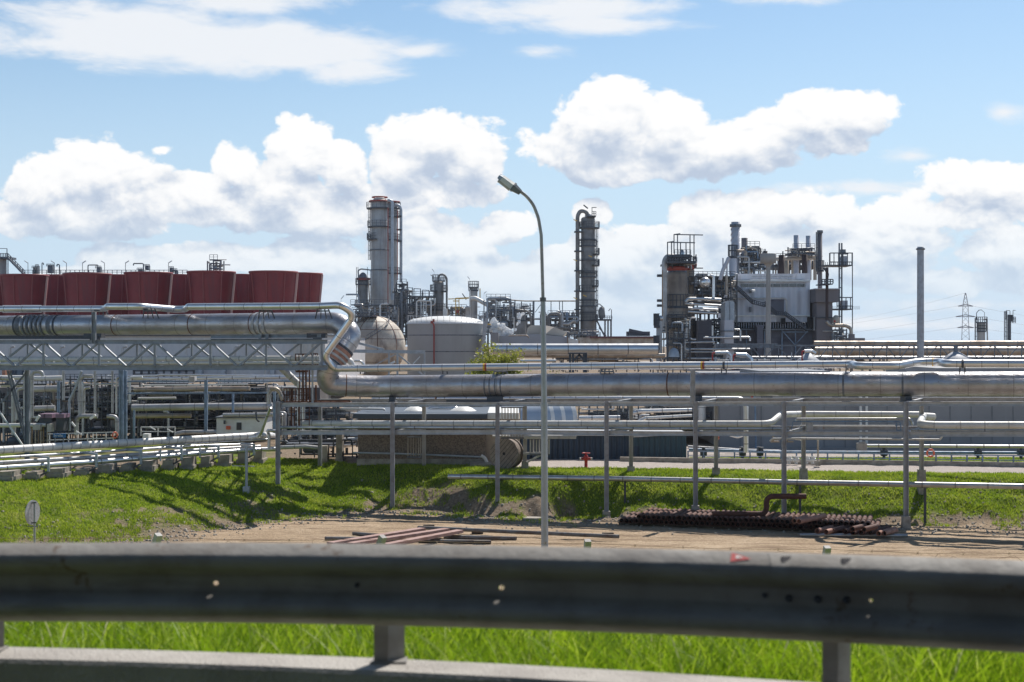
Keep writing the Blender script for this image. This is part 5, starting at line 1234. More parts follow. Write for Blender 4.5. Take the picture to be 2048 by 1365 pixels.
# white cabin
cb = thing('white_cabin', 'small white cabin with a dark window behind the low pipes', 'cabin', P(480, 868, 85)); D = 85
hpart(cb, 'wall', 'white', lambda m: m.pbox(433, 528, 836, 872, D, 3))
hpart(cb, 'roof', 'steel_mid', lambda m: m.pbox(431, 531, 833.5, 836.5, D-.2, 3.4))
hpart(cb, 'window', 'glass', lambda m: m.pbox(473, 483, 845, 860, D-.03, .028))
hpart(cb, 'electric_box', 'orange', lambda m: m.pbox(452, 460, 852, 859, D-.16, .158))
hpart(cb, 'lamp', 'steel_dark', lambda m: m.pbox(447, 450, 841, 848, D-.2, .198))
pipe('silver pipe on the roof of the white cabin', [(446, 830, 84.8), (548, 829, 84.8)], 8, 'pipe_grey', n=14, seam=2)
mb = MB(); mb.tube([P(512, 824, 83), P(513, 838, 83), P(517, 843, 83), P(519, 842, 83)], .05, 6, fillet=.2); mb.build('hose', 'steel_dark', None, 'dark hooked hose hanging before the white cabin', 'hose')
mb = MB(); mb.pbox(378, 389, 753, 763.5, 86, .6); mb.build('junction_box', 'concrete_pale', None, 'square grey box on the upper blue beam', 'box')
mb = MB(); mb.pbox(285, 297, 868, 876, 82, .6); mb.build('junction_box', 'white', None, 'small white box on the ground behind the thick pipe', 'box')

# ------------------------------------------------------------------ cooling towers
mat('col_pale', (0.44, 0.43, 0.42), 0.55, 0.3, (0.35, 0.33, 0.32), 0.35, 0.9, streak=(0.29, 0.265, 0.25), sscale=(1.3, 1.3, 0.10), bump=0.06, bs=3, ribs=(2, 2.2, 0.2))
mat('col_dark', (0.25, 0.24, 0.235), 0.6, 0.25, (0.145, 0.135, 0.13), 0.4, 0.9, streak=(0.25, 0.235, 0.22), sscale=(1.3, 1.3, 0.12), bump=0.06, bs=3)
mat('col_tan', (0.33, 0.28, 0.235), 0.65, 0.1, (0.17, 0.14, 0.125), 0.3, 0.9, streak=(0.11, 0.095, 0.09), sscale=(0.9, 0.9, 0.10))
mat('tank_grey', (0.40, 0.39, 0.375), 0.55, 0.1, (0.36, 0.35, 0.335), 0.2, 0.8, streak=(0.33, 0.32, 0.305), sscale=(0.5, 0.5, 0.05))
mat('dome_cream', (0.72, 0.64, 0.53), 0.6, 0.0, (0.42, 0.34, 0.27), 0.35, 0.9, streak=(0.24, 0.20, 0.18), sscale=(0.5, 0.5, 0.22), spots=(0.30, 0.20, 0.14))
mat('plant_clad', (0.62, 0.63, 0.69), 0.5, 0.0, (0.58, 0.59, 0.65), 0.08, 0.5, ribs=(0, 1.1, 0.9))
mat('plant_wall', (0.16, 0.16, 0.19), 0.8, 0.0, (0.06, 0.06, 0.08), 0.25, 0.9, streak=(0.11, 0.10, 0.13), sscale=(0.15, 0.15, 1.2))
mat('box_brown', (0.21, 0.185, 0.195), 0.7, 0.0, (0.17, 0.155, 0.16), 0.2, 0.8)
mat('stack_brown', (0.055, 0.032, 0.03), 0.7)
mat('concrete_tower', (0.36, 0.345, 0.335), 0.8, 0.0, (0.30, 0.285, 0.275), 0.3, 0.8, streak=(0.30, 0.285, 0.275), sscale=(1, 1, .1))
D = 150; RT = px(48.6, D); 
ct = thing('cooling_tower', 'dark red conical cooling tower stack', 'cooling tower', P(547, 668, D), 'front row of red cooling tower stacks')
def stack(par, c, D, rt, rb, h, top_drop=0):
    n = 36; mb = MB(); mb.lathe(c, [(rb, 0), (rb+(rt-rb)*.5, h*.5), (rt, h-.2)], n); mb.build('shell', 'tower_red', par)
    mb = MB(); mb.lathe(c, [(rt, h-.2), (rt+.07, h-.18), (rt+.07, h), (rt-.1, h), (rt-.15, h-.5), (rb-.1, h*.1)], n); mb.build('rim', 'tower_rim', par)
    for k_ in range(8):
        a = rad(-98+45*k_); mb = MB(); v0 = Vector((c[0]+math.cos(a)*(rb+.03), c[1]+math.sin(a)*(rb+.03), c[2])); v1 = Vector((c[0]+math.cos(a)*(rt+.03), c[1]+math.sin(a)*(rt+.03), c[2]+h-.2))
        pk = k_ == 2; mb.beam(v0, v1, .34 if pk else .10, .10); mb.build('rib', 'rib_sunlit' if pk else 'tower_rim', par)  # sun highlight on the right side painted as one wide pale pink rib
base_z = P(0, 672, D).z; topz = P(0, 543, D).z; H = topz-base_z
c0 = P(547, 0, D); stack(ct, (c0.x, D, base_z), D, RT*0.985, RT*0.74, H)
WLOC[ct.name] = WLOC[ct.name]
front_t = [(547, 541, 'right-most of the front row, beside the pipe bend'), (422.5, 543, 'with the small antenna frame behind its rim'), (297, 545, 'in the middle of the front row'), (174.5, 547, 'second from the left edge'), (49, 549.5, 'cut by the left edge of the picture')]
for i, (u, y, s_) in enumerate(front_t):
    Di = 150+i*1.2
    loc = P(u, 0, Di); loc.z = WLOC[ct.name][2]+(P(0, y, Di).z-topz)
    lb = 'dark red conical cooling tower stack, '+s_
    if i == 0: ct['label'] = lb
    else: copy_tree(ct, loc, lb)
for i, (u, s_) in enumerate(((600, 'standing alone at the right end'), (478, 'between the two right front stacks'), (353, 'between the middle front stacks'), (228, 'between the second and third front stacks'), (101, 'between the two left front stacks'), (-22, 'at the left edge'))):
    Di = 162+i*1.2; loc = P(u, 0, Di); loc.z = WLOC[ct.name][2]+(P(0, 546.5 if i == 0 else 549+i*.4, Di).z-topz)
    copy_tree(ct, loc, 'red cooling tower stack of the back row, '+s_, 'back row of red cooling tower stacks')
cw = thing('cooling_tower_hall', 'long pale grey clad hall carrying the red cooling towers', 'building', P(300, 745, 143))
hpart(cw, 'wall', 'tower_wall', lambda m: m.pbox(-400, 648, 672, 764, 142.5, 40))
hpart(cw, 'wall', 'offwhite_wall', lambda m: m.pbox(586, 650, 681, 735, 142.2, .28))
hpart(cw, 'deck', 'steel_dark', lambda m: m.pbox(-400, 650, 668, 672, 142, 41))
for k_, u in enumerate((20, 120, 245, 282, 372, 470, 530)):
    mb = MB(); mb.tube([P(u, 758, 141), P(u, 694, 141), P(u+9, 693, 141)], px(5, 141)/2, 8, fillet=1); mb.build('downpipe', 'pipe_grey', cw)
for u in (296, 350, 395, 442, 540, 600): hpart(cw, 'duct', 'galv', lambda m: m.pbox(u, u+8, 738, 752, 141.5, 1))
mb = MB()
for k_ in range(9): mb.beam(P(268+k_*15, 760, 139), P(268+k_*15, 738, 139), .2)
for y in (741, 749): mb.beam(P(268, y, 139), P(388, y, 139), .2)
mb.build('open_frame_rack', 'steel_dark', None, 'dark open frame standing before the cooling tower hall', 'frame')
mb = MB(); mb.pbox(4, 10, 740, 752, 138, 2); mb.build('tank', 'rust_light', None, 'small rust-brown tank under the truss at the far left', 'tank')
mb = MB(); mb.pbox(24, 34, 738, 752, 138, 2); mb.build('cabinet', 'shed_blue', None, 'navy cabinet beside the small rust-brown tank', 'cabinet')
unit('small railed frame with two pumps sticking up behind the fourth red stack', 415, 441, 517, 545, 168, 61, dep=2, nlev=2, ncol=2, nv=4, nh=3, nves=1, wv=(1.5, 4), fr='steel_mid')
# dark tank with railed roof behind them, stair on the left
D = 185
tk = thing('storage_tank', 'dark grey tank roof with railing and pipes behind the red cooling towers', 'tank', P(215, 700, D))
c = P(213, 700, D+14); R_ = px(170, D)
mb = MB(); mb.lathe(c, [(R_, 0), (R_, P(0, 549, D).z-c.z)], 64); mb.build('shell', 'steel_mid', tk)
mb = MB(); z = P(0, 549, D).z; mb.box((P(50, 0, D).x, D-1, z-.3), (P(378, 0, D).x, D+2, z)); mb.build('walkway', 'steel_mid', tk)
mb = MB(); mb.rail([Vector((P(52, 0, D).x, D-1, z)), Vector((P(378, 0, D).x, D-1, z))], h=px(8, D), sp=px(9.4, D), r=.035); mb.build('railing', 'steel_mid', tk)
def swan(par, u, y1, y0, du, w, D, m_='steel_mid', flip=1):
    mb = MB(); mb.tube([P(u, y1, D), P(u, y0, D), P(u+du, y0, D), P(u+du, y0+4, D)], px(w, D)/2, 8, fillet=px(3, D)); mb.build('vent_pipe', m_, par)
for a in ((84, 549, 526, 3, 2), (119, 549, 529, -5, 2.5), (176, 549, 530, 20, 2.2), (287, 547, 527, -20, 2.4), (355, 552, 541, -12, 3.5)): swan(tk, *a, D-1.5)
for u0, u1, y0, y1 in ((95, 105, 530, 546), (66, 70, 534, 548), (73, 75, 531, 548), (193, 200, 534, 546), (290, 297, 531, 539), (339, 345, 535, 545), (349, 352, 539, 550), (276, 284, 538, 546)):
    mb = MB(); mb.pbox(u0, u1, y0, y1, D-1.3, .9); mb.rail([P(u0-2, y0+3, D-1.4), P(u1+2, y0+3, D-1.4)], h=px(5, D), sp=px(3, D), r=.03); mb.build('pump', 'steel_mid', tk)
for k_, (u, sd_) in enumerate(((56, -1), (109, -1), (133, -1), (165, 1), (209, -1), (251, 1), (337, 1))):
    t = thing('tank_lamp', 'thin lamp mast on the tank roof railing behind the red cooling towers', 'lamp mast', P(u, 549, D-1.6), 'lamp masts along the tank roof')
    mb = MB(); mb.beam(P(u, 549, D-1.6), P(u, 526, D-1.6), px(.9, D)); mb.build('mast', 'steel_mid', t)
    mb = MB(); mb.beam(P(u, 526, D-1.6), P(u+sd_*7, 521.5, D-1.6), px(2.6, D), px(1.4, D)); mb.build('lamp_tube', 'steel_light', t)
st = thing('stair_tower', 'pale round column with a railed platform and stair at the left edge', 'stair tower', P(8, 700, 180)); D = 178
mb = MB(); mb.cyl(P(6, 700, D), P(6, 517, D), px(7, D), n=20); mb.build('column', 'concrete_tower', st)
mb = MB(); mb.pbox(-20, 16, 513, 517, D-1.4, 3); mb.build('landing', 'steel_mid', st)
mb = MB(); mb.rail([P(-18, 513, D-1.4), P(16, 513, D-1.4)], h=px(6, D), sp=px(5, D), r=.04); mb.beam(P(14, 513, D-1.4), P(14, 497, D-1.4), .09); mb.beam(P(-10, 497, D-1.4), P(14, 497, D-1.4), .07); mb.beam(P(16, 560, D-1.4), P(16, 517, D-1.4), .1); mb.build('railing', 'steel_mid', st)
mb = MB(); a, b = P(16, 515, D-1.2), P(50, 550, D-1.2); mb.beam(a, b, .7, px(3.4, D)); mb.build('flight', 'steel_mid', st)
mb = MB(); mb.rail([a, b], h=px(8, D), sp=px(7, D), r=.04); mb.build('railing', 'steel_mid', st)

# ------------------------------------------------------------------ sphere tank and domed tank
D = 205; sp1 = thing('sphere_tank', 'weathered cream sphere tank with stairs behind the pipe bend', 'tank', P(752, 745, D))
c = P(750, 693, D); r = px(61, D)
mb = MB(); mb.sphere(c, r, 48); mb.build('shell', 'dome_cream', sp1)
for e in (-0.5, -0.12, .25, .55, .8): mb = MB(); rr = math.sqrt(1-e*e)*r*1.002; mb.torus(c+Vector((0, 0, e*r)), rr, .035, ZUP, 48, 4); mb.build('seam_ring', 'rust', sp1)
for k_ in range(3):
    a = rad(-120+40*k_); mb = MB(); pts = [c+Vector((math.cos(a)*math.cos(b), math.sin(a)*math.cos(b), math.sin(b)))*r*1.003 for b in [rad(-10+10*j) for j in range(11)]]
    mb.tube(pts, .05, 5); mb.build('pipe', 'rust_light' if k_ == 2 else 'rust', sp1)
mb = MB(); pts = [c+Vector((math.sin(rad(a))*math.cos(rad(20+a*.62)), -math.cos(rad(a))*math.cos(rad(20+a*.62)), math.sin(rad(20+a*.62))))*r*1.03 for a in range(-75, 75, 8)]
mb.tube(pts, .06, 4); pts2 = [p+ZUP*.5 for p in pts]; mb.tube(pts2, .04, 4)
for a_, b_ in zip(pts, pts2): mb.beam(a_, b_, .04)
mb.build('stair', 'steel_mid', sp1)
mb = MB(); ztp = P(0, 634, D).z; mb.rail([P(714, 632, D), P(748, 634, D)], h=.9, sp=.8, r=.04)
for k_ in range(7): mb.beam(P(708+k_*6, 648-k_*1.5, D-2), P(716+k_*6, 628, D-2), .09)
mb.pbox(700, 752, 632, 634, D-3, 4); mb.build('top_gallery', 'steel_dark', sp1)
D = 190; dt = thing('domed_tank', 'large grey cylindrical tank with a white domed roof', 'tank', P(891, 745, D))
R_ = px(76, D); c = P(891, 745, D); c.y = D+R_*.0
mb = MB(); zt = P(0, 644.5, D-R_).z; mb.lathe((c.x, c.y, c.z), [(R_, -1), (R_, zt-c.z)], 72); mb.build('shell', 'tank_grey', dt)
for yy in (671, 704): 
    mb = MB(); mb.lathe((c.x, c.y, P(0, yy, D-R_).z), [(R_+.01, 0), (R_+.04, .03), (R_+.04, .09), (R_+.01, .12)], 72); mb.build('plate_seam', 'steel_mid', dt)
mb = MB(); hd = P(0, 632, D).z-zt; mb.lathe((c.x, c.y, zt), [(R_+.12, -.2), (R_+.12, .02)]+[(R_*math.cos(t), hd*math.sin(t)) for t in [rad(a) for a in range(0, 90, 9)]]+[(.01, hd)], 72); mb.build('dome_roof', 'white', dt)
mb = MB(); k_ = 40
for j in range(k_):
    a, b = 2*math.pi*j/k_, 2*math.pi*(j+1)/k_; A = Vector((c.x+R_*math.cos(a), c.y+R_*math.sin(a), zt)); B = Vector((c.x+R_*math.cos(b), c.y+R_*math.sin(b), zt)); mb.beam(A, A+ZUP*.95, .04); mb.beam(A+ZUP*.95, B+ZUP*.95, .035)
mb.build('railing', 'steel_light', dt)
mb = MB(); d = D-R_-.3; mb.tube([P(868, 742, d), P(868, 652, d), P(866, 646, d)], px(2.2, d)/2+.03, 8); mb.pbox(861, 866, 642, 647, d, .3); mb.pbox(865, 869, 638, 644, d+.3, .3); mb.build('foam_pipe', 'red_dull', dt)
mb = MB(); d = D-3; mb.tube([P(955, 735, d), P(958, 700, d), P(966, 690, d), P(968, 642, d)], .12, 6); mb.beam(P(962, 720, d-3), P(974, 636, d-3), .35, .1); mb.build('ladder', 'steel_light', dt)
unit('rusty brown stair and pipe tangle clinging to the right side of the domed tank', 958, 976, 628, 712, 192, 66, dep=3, nlev=5, ncol=2, nv=8, nh=6, nves=1, wv=(1.5, 3.5), mats=('rope_brown', 'yellow', 'pipe_tan', 'steel_mid'), fr='steel_mid')
# grey steel frame before the domed tank
D = 112; fg = thing('open_steel_frame', 'open grey steel frame standing in front of the sphere and domed tank', 'steel frame', P(780, 750, D))
for a, b, w in (((700, 702), (850, 704), 6.5), ((795, 700), (795, 755), 4), ((849, 704), (849, 755), 3), ((778, 705), (778, 755), 3.2), ((795, 708), (848, 752), 3), ((700, 682), (768, 699), 4.5), ((792, 708), (742, 734), 2.2)):
    mb = MB(); mb.beam(P(*a, D), P(*b, D), px(w, D)); mb.build('beam', 'steel_light', fg)
for lb, a, b in (('tilted pale lamp tube left of the domed tank', (826, 728), (840, 713)), ('tilted white lamp tube in the open steel frame', (781, 727), (790, 723))):
    mb = MB(); mb.beam(P(*a, 110), P(*b, 110), px(1.8 if a[0] > 800 else 4, 110)); mb.build('lamp_tube', 'white', None, lb, 'lamp')

# ------------------------------------------------------------------ tall columns
def column(t, u, w, y0, y1, D, m_, decks=(), dome=True, n=28, ladder=None, bands_=(), bm='steel_mid', deckm='steel_dark', full=True):
    r = px(w/2, D); c = P(u, y1, D); z1 = P(u, y0, D).z-c.z
    prof = [(r, 0), (r, z1-r*.3)]+([(r*.92, z1-r*.14), (r*.7, z1-.02), (.01, z1+r*.1)] if dome else [(r, z1), (.01, z1)])
    mb = MB(); mb.lathe(c, prof, n); mb.build('shell', m_, t)
    for y in bands_:
        z = P(u, y, D).z; mb = MB(); mb.lathe((c.x, c.y, z), [(r, -.12), (r+.12, -.12), (r+.12, .12), (r, .12)], n); mb.build('hoop', bm, t)
    for dk in decks:
        y, ex, a0, a1 = dk if len(dk) == 4 else (dk[0], dk[1], 0, 360)
        z = P(u, y, D).z; mb = MB(); mb.ringdeck((c.x, c.y), r*.98, r+px(ex, D), z, rad(a0), rad(a1), h=1.15, r=.07, n=18, th=.25); mb.build('gallery', deckm, t)
    if ladder:
        ul, ya, yb = ladder; mb = MB(); mb.ladder(P(ul, yb, D), P(ul, ya, D), Vector((1, 0, 0)), px(3.4, D), .06, 1.0, cage=1); mb.build('ladder', 'steel_mid', t)
    return t
def ptube(t, pts, w, D, m_='pipe_grey', nm='pipe', fil=None, n=10):
    q = [P(p[0], p[1], p[2] if len(p) > 2 else D) for p in pts]; mb = MB(); mb.tube(q, px(w, D)/2, n, fillet=px(w*1.6, D) if fil is None else fil, k=7); mb.build(nm, m_, t)
D = 300
c1 = thing('distillation_column', 'tallest grey distillation column with a red rim, left of the lamp', 'column', P(760, 640, D))
column(c1, 759.5, 35, 399, 640, D, 'col_pale', [(416, 9), (453, 7), (478, 8, 140, 260)], ladder=(738.5, 416, 520), bands_=(500, 540), n=36)
mb = MB(); c = P(759.5, 403, D); mb.torus(c, px(20, D), .22, ZUP, 28, 6); mb.torus(c+ZUP*.9, px(15, D), .14, ZUP, 28, 6); mb.build('red_rim', 'red_dull', c1)
mb = MB(); mb.lathe(P(759.5, 400, D), [(px(13, D), -.6), (px(13, D), .2), (px(6, D), .7), (.01, .8)], 20); mb.build('cap', 'concrete_pale', c1)
ptube(c1, [(775, 400), (784, 402), (784.5, 412), (784.5, 600)], 6.5, D-2.6, 'galv')
ptube(c1, [(776, 620), (776, 415)], 2, D-2.2, 'red_dull')
c2 = thing('distillation_column', 'second tall column half hidden behind the tallest one', 'column', P(788, 640, D+6))
column(c2, 786, 18, 402, 640, D+6, 'col_pale', [(416, 6), (433, 5), (479, 5), (546, 5)], n=28)
mb = MB(); mb.torus(P(787, 404, D+6), px(12, D), .2, ZUP, 24, 6); mb.build('red_rim', 'red_dull', c2)
ptube(c2, [(790, 410), (799, 411), (802, 420), (802, 565)], 6, D+3, 'galv')
for y in (432, 459, 482, 547): mb = MB(); mb.pbox(793, 803, y-1.4, y+1.4, D+2, 1.2); mb.build('pipe_clamp', 'steel_dark', c2)
ptube(c2, [(795, 560), (795, 420)], 1.6, D+2, 'red_dull')
c3 = thing('process_column', 'short dark column with a red collar just left of the tallest column', 'column', P(726, 640, D-4)); D3 = D-4
column(c3, 726.5, 19, 560, 640, D3, 'col_dark', [(568, 6), (612, 7)], ladder=(715, 560, 612))
mb = MB(); mb.torus(P(726.5, 558, D3), px(11, D), .3, ZUP, 24, 6); mb.build('red_collar', 'red_dull', c3)
mb = MB(); mb.lathe(P(726, 557, D3), [(px(9, D), -.3), (px(7, D), .8), (px(3, D), 1.2), (.01, 1.3)], 16); mb.build('cap', 'steel_mid', c3)
ptube(c3, [(718, 560), (716, 541), (722, 538), (742, 540), (742, 560), (742, 600)], 3, D3, 'pipe_grey'); ptube(c3, [(692, 589), (717, 589), (718, 612)], 3.6, D3-2, 'galv'); ptube(c3, [(737, 560), (739, 600), (736, 620)], 3, D3-1, 'pipe_tan')
for u in (713, 716, 735): mb = MB(); mb.beam(P(u, 590, D3-1), P(u, 534, D3-1), .1); mb.build('mast', 'steel_dark', c3)
unit('dark stacked vessels and galleries right of the tallest column', 789, 815, 562, 690, D-20, 71, dep=5, nlev=9, ncol=3, nv=16, nh=10, nves=3, wv=(2, 6), mats=('col_dark', 'pipe_grey', 'steel_mid'))
unit('low pipework and decks at the foot of the tallest column', 700, 795, 606, 668, D-24, 73, dep=6, nlev=4, ncol=8, nv=44, nh=26, nves=6, wv=(1.6, 5), mats=('pipe_grey', 'steel_mid', 'pipe_tan', 'galv', 'alu'), fr='steel_mid')
unit('grey pipes and open portals between the columns and the domed tank vessel', 812, 870, 590, 645, D-15, 79, dep=6, nlev=3, ncol=6, nv=36, nh=20, nves=5, wv=(1.6, 5), mats=('pipe_grey', 'steel_mid', 'galv', 'alu', 'pipe_tan'), fr='steel_mid')
pf = thing('steel_portals', 'three open grey portal frames standing in a row above the pipework', 'steel frame', P(835, 620, D-14))
for u0, u1, y in ((812, 825, 575), (828, 841, 577), (845, 858, 580)):
    mb = MB(); d = D-14
    for e in (0, 3): mb.beam(P(u0, y, d+e), P(u0, 612, d+e), px(1.8, d)); mb.beam(P(u1, y, d+e), P(u1, 612, d+e), px(1.8, d)); mb.beam(P(u0, y, d+e), P(u1, y+1, d+e), px(1.4, d))
    mb.build('portal', 'steel_mid', pf)
pl = thing('pipe_loop', 'pale pipe run with a row of drop legs above the domed tank', 'pipe', P(850, 640, D-18))
ptube(pl, [(833, 634), (833, 601), (862, 602), (862, 634)], 3.4, D-18, 'white_clad')
for u in (842, 847, 852): ptube(pl, [(u, 634), (u, 602)], 2.4, D-18, 'alu')
c4 = thing('reactor_vessel', 'grey reactor vessel with a hooped overhead pipe above the domed tank', 'vessel', P(878, 645, D-12)); D4 = D-12
column(c4, 877.5, 20, 563, 650, D4, 'col_dark', [(561, 3), (581, 7, 100, 260), (582, 8, -60, 60), (619, 5)], ladder=(868, 563, 630))
ptube(c4, [(876, 566), (876, 555), (880, 549), (888, 549), (893.5, 556), (893.5, 632)], 4, D4-1, 'col_dark', fil=1.0, n=12)
mb = MB(); mb.cyl(P(885.5, 550, D4-1), P(885.5, 546.5, D4-1), .25, .02, n=8); mb.build('vent', 'steel_mid', c4)
ptube(c4, [(868, 565), (866.5, 553), (861, 549.5)], 1.6, D4-1, 'steel_mid'); 
mb = MB(); mb.rail([P(867, 561, D4-3), P(887, 561, D4-3)], h=px(5, D4), sp=px(3, D4), r=.05); mb.beam(P(872, 561, D4-3), P(872, 553, D4-3), .15); mb.build('railing', 'steel_mid', c4)
mb = MB(); mb.pbox(886, 894, 617, 640, D4-6, 2); mb.build('white_stack', 'white_clad', None, 'small pale block standing on the roof line behind the domed tank', 'vent')
unit('small pale pipes and masts right of the reactor vessel under the yellow crane', 894, 942, 612, 645, D-12, 83, dep=5, nlev=2, ncol=5, nv=28, nh=16, nves=3, wv=(1.2, 4), mats=('pipe_grey', 'white_clad', 'galv', 'pipe_tan'), fr='steel_mid')
yc = thing('yellow_crane', 'yellow overhead crane beam on a yellow trestle above the domed tank', 'crane', P(915, 635, D-16)); d = D-16
for a, b, w in (((896, 598), (913, 597.5), 1.8), ((911, 597), (938, 596), 2.8), ((911, 597), (912, 630), 1.8), ((918, 597), (918, 630), 1.6), ((906, 602), (918, 602), 2), ((911, 614), (918, 614), 1.2)):
    mb = MB(); mb.beam(P(*a, d), P(*b, d), px(w, d)); mb.build('beam', 'yellow', yc)
mb = MB(); mb.pbox(912, 918, 620, 626, d-.5, 1); mb.build('hoist', 'red_dull', yc)
mb = MB(); mb.beam(P(932, 600, d), P(931.5, 594, d), .15); mb.beam(P(930, 595, d), P(924.5, 587, d), .18); mb.build('mast', 'steel_dark', None, 'thin dark slanted lamp mast above the yellow crane', 'lamp mast')
c5 = thing('pale_column', 'short pale column with a railed top and a fat slanting white pipe', 'column', P(947, 640, D-14)); D5 = D-14
column(c5, 947, 16, 574, 640, D5, 'col_pale', [(574, 2.5), (580, 2)], dome=False)
ptube(c5, [(942, 597), (950, 596), (988, 617)], 9, D5-4, 'white_clad', n=14); ptube(c5, [(940, 640), (940, 580)], 3, D5-3, 'white_clad')
mb = MB(); mb.beam(P(960, 604, D5), P(960, 577, D5), px(2, D5)); mb.build('yellow_post', 'yellow', None, 'thick yellow upright right of the pale column', 'post')
mb = MB(); d = D-60; mb.lathe(P(935.5, 640, d), [(px(4.6, d), 0), (px(4.6, d), px(25, d)), (px(5.8, d), px(25.5, d)), (.02, px(29, d))], 16); mb.build('silo', 'galv', None, 'little grey silo with a white conical cap beside the pale column', 'silo')
for lb, a, b in (('slim slanted lamp tube over the pale column', (935, 553), (939, 558)), ('pale slanted lamp tube above the hooped vessel', (868, 543), (864, 538)), ('slanted lamp tube beside the pipe bend in the sky', (682, 598), (688, 591)), ('pale slanted lamp tube right of the yellow upright', (968, 587), (973, 583))):
    d = 285; mb = MB(); mb.beam(P(*a, d), P(*b, d), .2, .12)
    e = a if a[1] > b[1] else b; mb.beam(P(*e, d), P(e[0], 615, d), .05); mb.build('lamp_mast', 'steel_light', None, lb, 'lamp mast')
unit('grey pipework cluster right of the pale column', 968, 1030, 596, 668, D-20, 87, dep=6, nlev=4, ncol=6, nv=44, nh=24, nves=5, wv=(1.6, 5), mats=('pipe_grey', 'steel_mid', 'galv', 'alu', 'col_dark'), fr='steel_mid')
unit('dark drums and frames left of the street lamp', 1028, 1066, 612, 672, D-22, 89, dep=6, nlev=3, ncol=3, nv=16, nh=9, nves=3, wv=(2, 6), mats=('col_dark', 'steel_mid', 'pipe_grey'), fr='steel_dark')
ptb = thing('overhead_pipe', 'long thin overhead pipe on posts between lamp and tall column', 'pipe', P(1080, 650, D-10)); d = D-10
ptube(ptb, [(985, 604), (996, 596), (1014, 596), (1021, 603), (1021, 655)], 5.5, d-4, 'pipe_grey', n=12)
ptube(ptb, [(1022, 600), (1050, 602), (1152, 602)], 2.6, d, 'pipe_tan'); 
for u, w in ((1067, 4), (1102, 1.6), (1043, 2), (1119, 1.6), (1125, 1.6)): mb = MB(); mb.beam(P(u, 603, d), P(u, 655, d), px(w, d)); mb.build('post', 'steel_mid', ptb)
mb = MB(); mb.beam(P(1070, 625, d), P(1083, 607, d), px(1.2, d)); mb.build('brace', 'steel_mid', ptb)
vv_ = thing('round_vessel', 'dark upright vessel with fins under the steam left of the lamp', 'vessel', P(1043, 668, D-26)); column(vv_, 1041, 21, 619, 672, D-26, 'col_dark', [(620, 3), (640, 3)])
ptube(vv_, [(1049, 620), (1058, 624), (1062, 634), (1062, 660)], 4.4, D-28, 'col_dark'); ptube(vv_, [(1016, 640), (1016, 628)], 4.4, D-28, 'alu'); ptube(vv_, [(1028, 665), (1028, 634)], 2.4, D-28, 'white_clad')
unit('pipe bends and railings between the street lamp and the tall column', 1082, 1156, 622, 672, D-12, 97, dep=6, nlev=2, ncol=7, nv=22, nh=20, nves=3, wv=(1.6, 5), mats=('pipe_grey', 'col_dark', 'steel_mid', 'galv'), fr='steel_dark')
u1_ = thing('bent_pipes', 'pair of fat grey inverted-U pipes right of the street lamp', 'pipe', P(1110, 660, D-15)); d = D-15
ptube(u1_, [(1097, 655), (1097, 628), (1118, 626), (1121, 640), (1121, 662)], 5.5, d, 'col_dark', n=12); ptube(u1_, [(1115, 622), (1125, 626), (1124, 660)], 4.6, d-2, 'pipe_grey'); ptube(u1_, [(1126, 648), (1138, 648), (1146, 641), (1152, 643)], 5.5, d-3, 'pipe_grey', n=12); ptube(u1_, [(1100, 656), (1140, 656), (1144, 665)], 5, d-3, 'col_dark')
mb = MB(); mb.tube([P(1134, 640, d), P(1134, 624, d)], px(2.6, d), 12); mb.build('stub', 'steel_blue', u1_)

c6 = thing('tall_column', 'slim dark column ringed with galleries and a side pipe, right of the lamp', 'column', P(1176, 680, 290)); D6 = 290
column(c6, 1176, 28, 434, 640, D6, 'col_dark', [(455, 9, -100, 100), (455, 4, 100, 260), (491, 4), (508, 9, -50, 60), (530, 9, -60, 80), (553, 4), (572, 7, -60, 60), (582, 3), (611, 6)], ladder=(1194, 455, 640))
column(c6, 1176, 31, 612, 690, D6, 'col_dark', [(640, 3)], dome=False)
ptube(c6, [(1155, 665), (1155, 432), (1160, 422), (1170, 422), (1177, 431)], 8, D6-1, 'col_dark', fil=2.0, n=14)
for y in (463, 502, 541, 582, 619): mb = MB(); mb.pbox(1149, 1164, y-1.2, y+1.2, D6-2, 2); mb.build('pipe_clamp', 'steel_dark', c6)
mb = MB(); mb.lathe(P(1177, 434, D6), [(px(8, D6), -.2), (px(7, D6), .5), (.01, .9)], 16); mb.build('cap', 'white_clad', c6)
mb = MB(); mb.pbox(1174, 1192, 431, 433, D6-3, 3); mb.rail([P(1184, 431, D6-3), P(1192, 431, D6-3)], h=px(8, D6), sp=px(3, D6), r=.05); mb.beam(P(1184, 431, D6-3), P(1184, 414.5, D6-3), .14); mb.beam(P(1184, 415, D6-3), P(1193, 415, D6-3), .14); mb.beam(P(1176, 417, D6-3), P(1167, 410, D6-3), .15, .25); mb.build('top_platform', 'steel_dark', c6)
for y in (480, 520, 545, 600, 625): mb = MB(); c = P(1176, y, D6); mb.ringdeck((c.x, c.y), px(14, D6), px(17, D6), c.z, rad(180), rad(360), h=.2, r=.04, n=10); mb.build('gallery', 'steel_dark', c6)
for u, y in ((1180, 512), (1169, 591), (1150, 440), (1150, 520), (1150, 596)): mb = MB(); mb.beam(P(u-3, y-1, D6-6), P(u+4, y+2, D6-6), .3, .15); mb.build('lamp_tube', 'yellow', c6)
rv = thing('platform_unit', 'small drum on a braced dark platform right of the tall column', 'platform', P(1208, 672, D6-4)); d = D6-4
mb = MB(); mb.lathe(P(1203, 639, d), [(.2, 0), (px(6, d), .4), (px(6.5, d), px(18, d)), (px(4, d), px(24, d)), (.02, px(26, d))], 16); mb.build('drum', 'col_dark', rv)
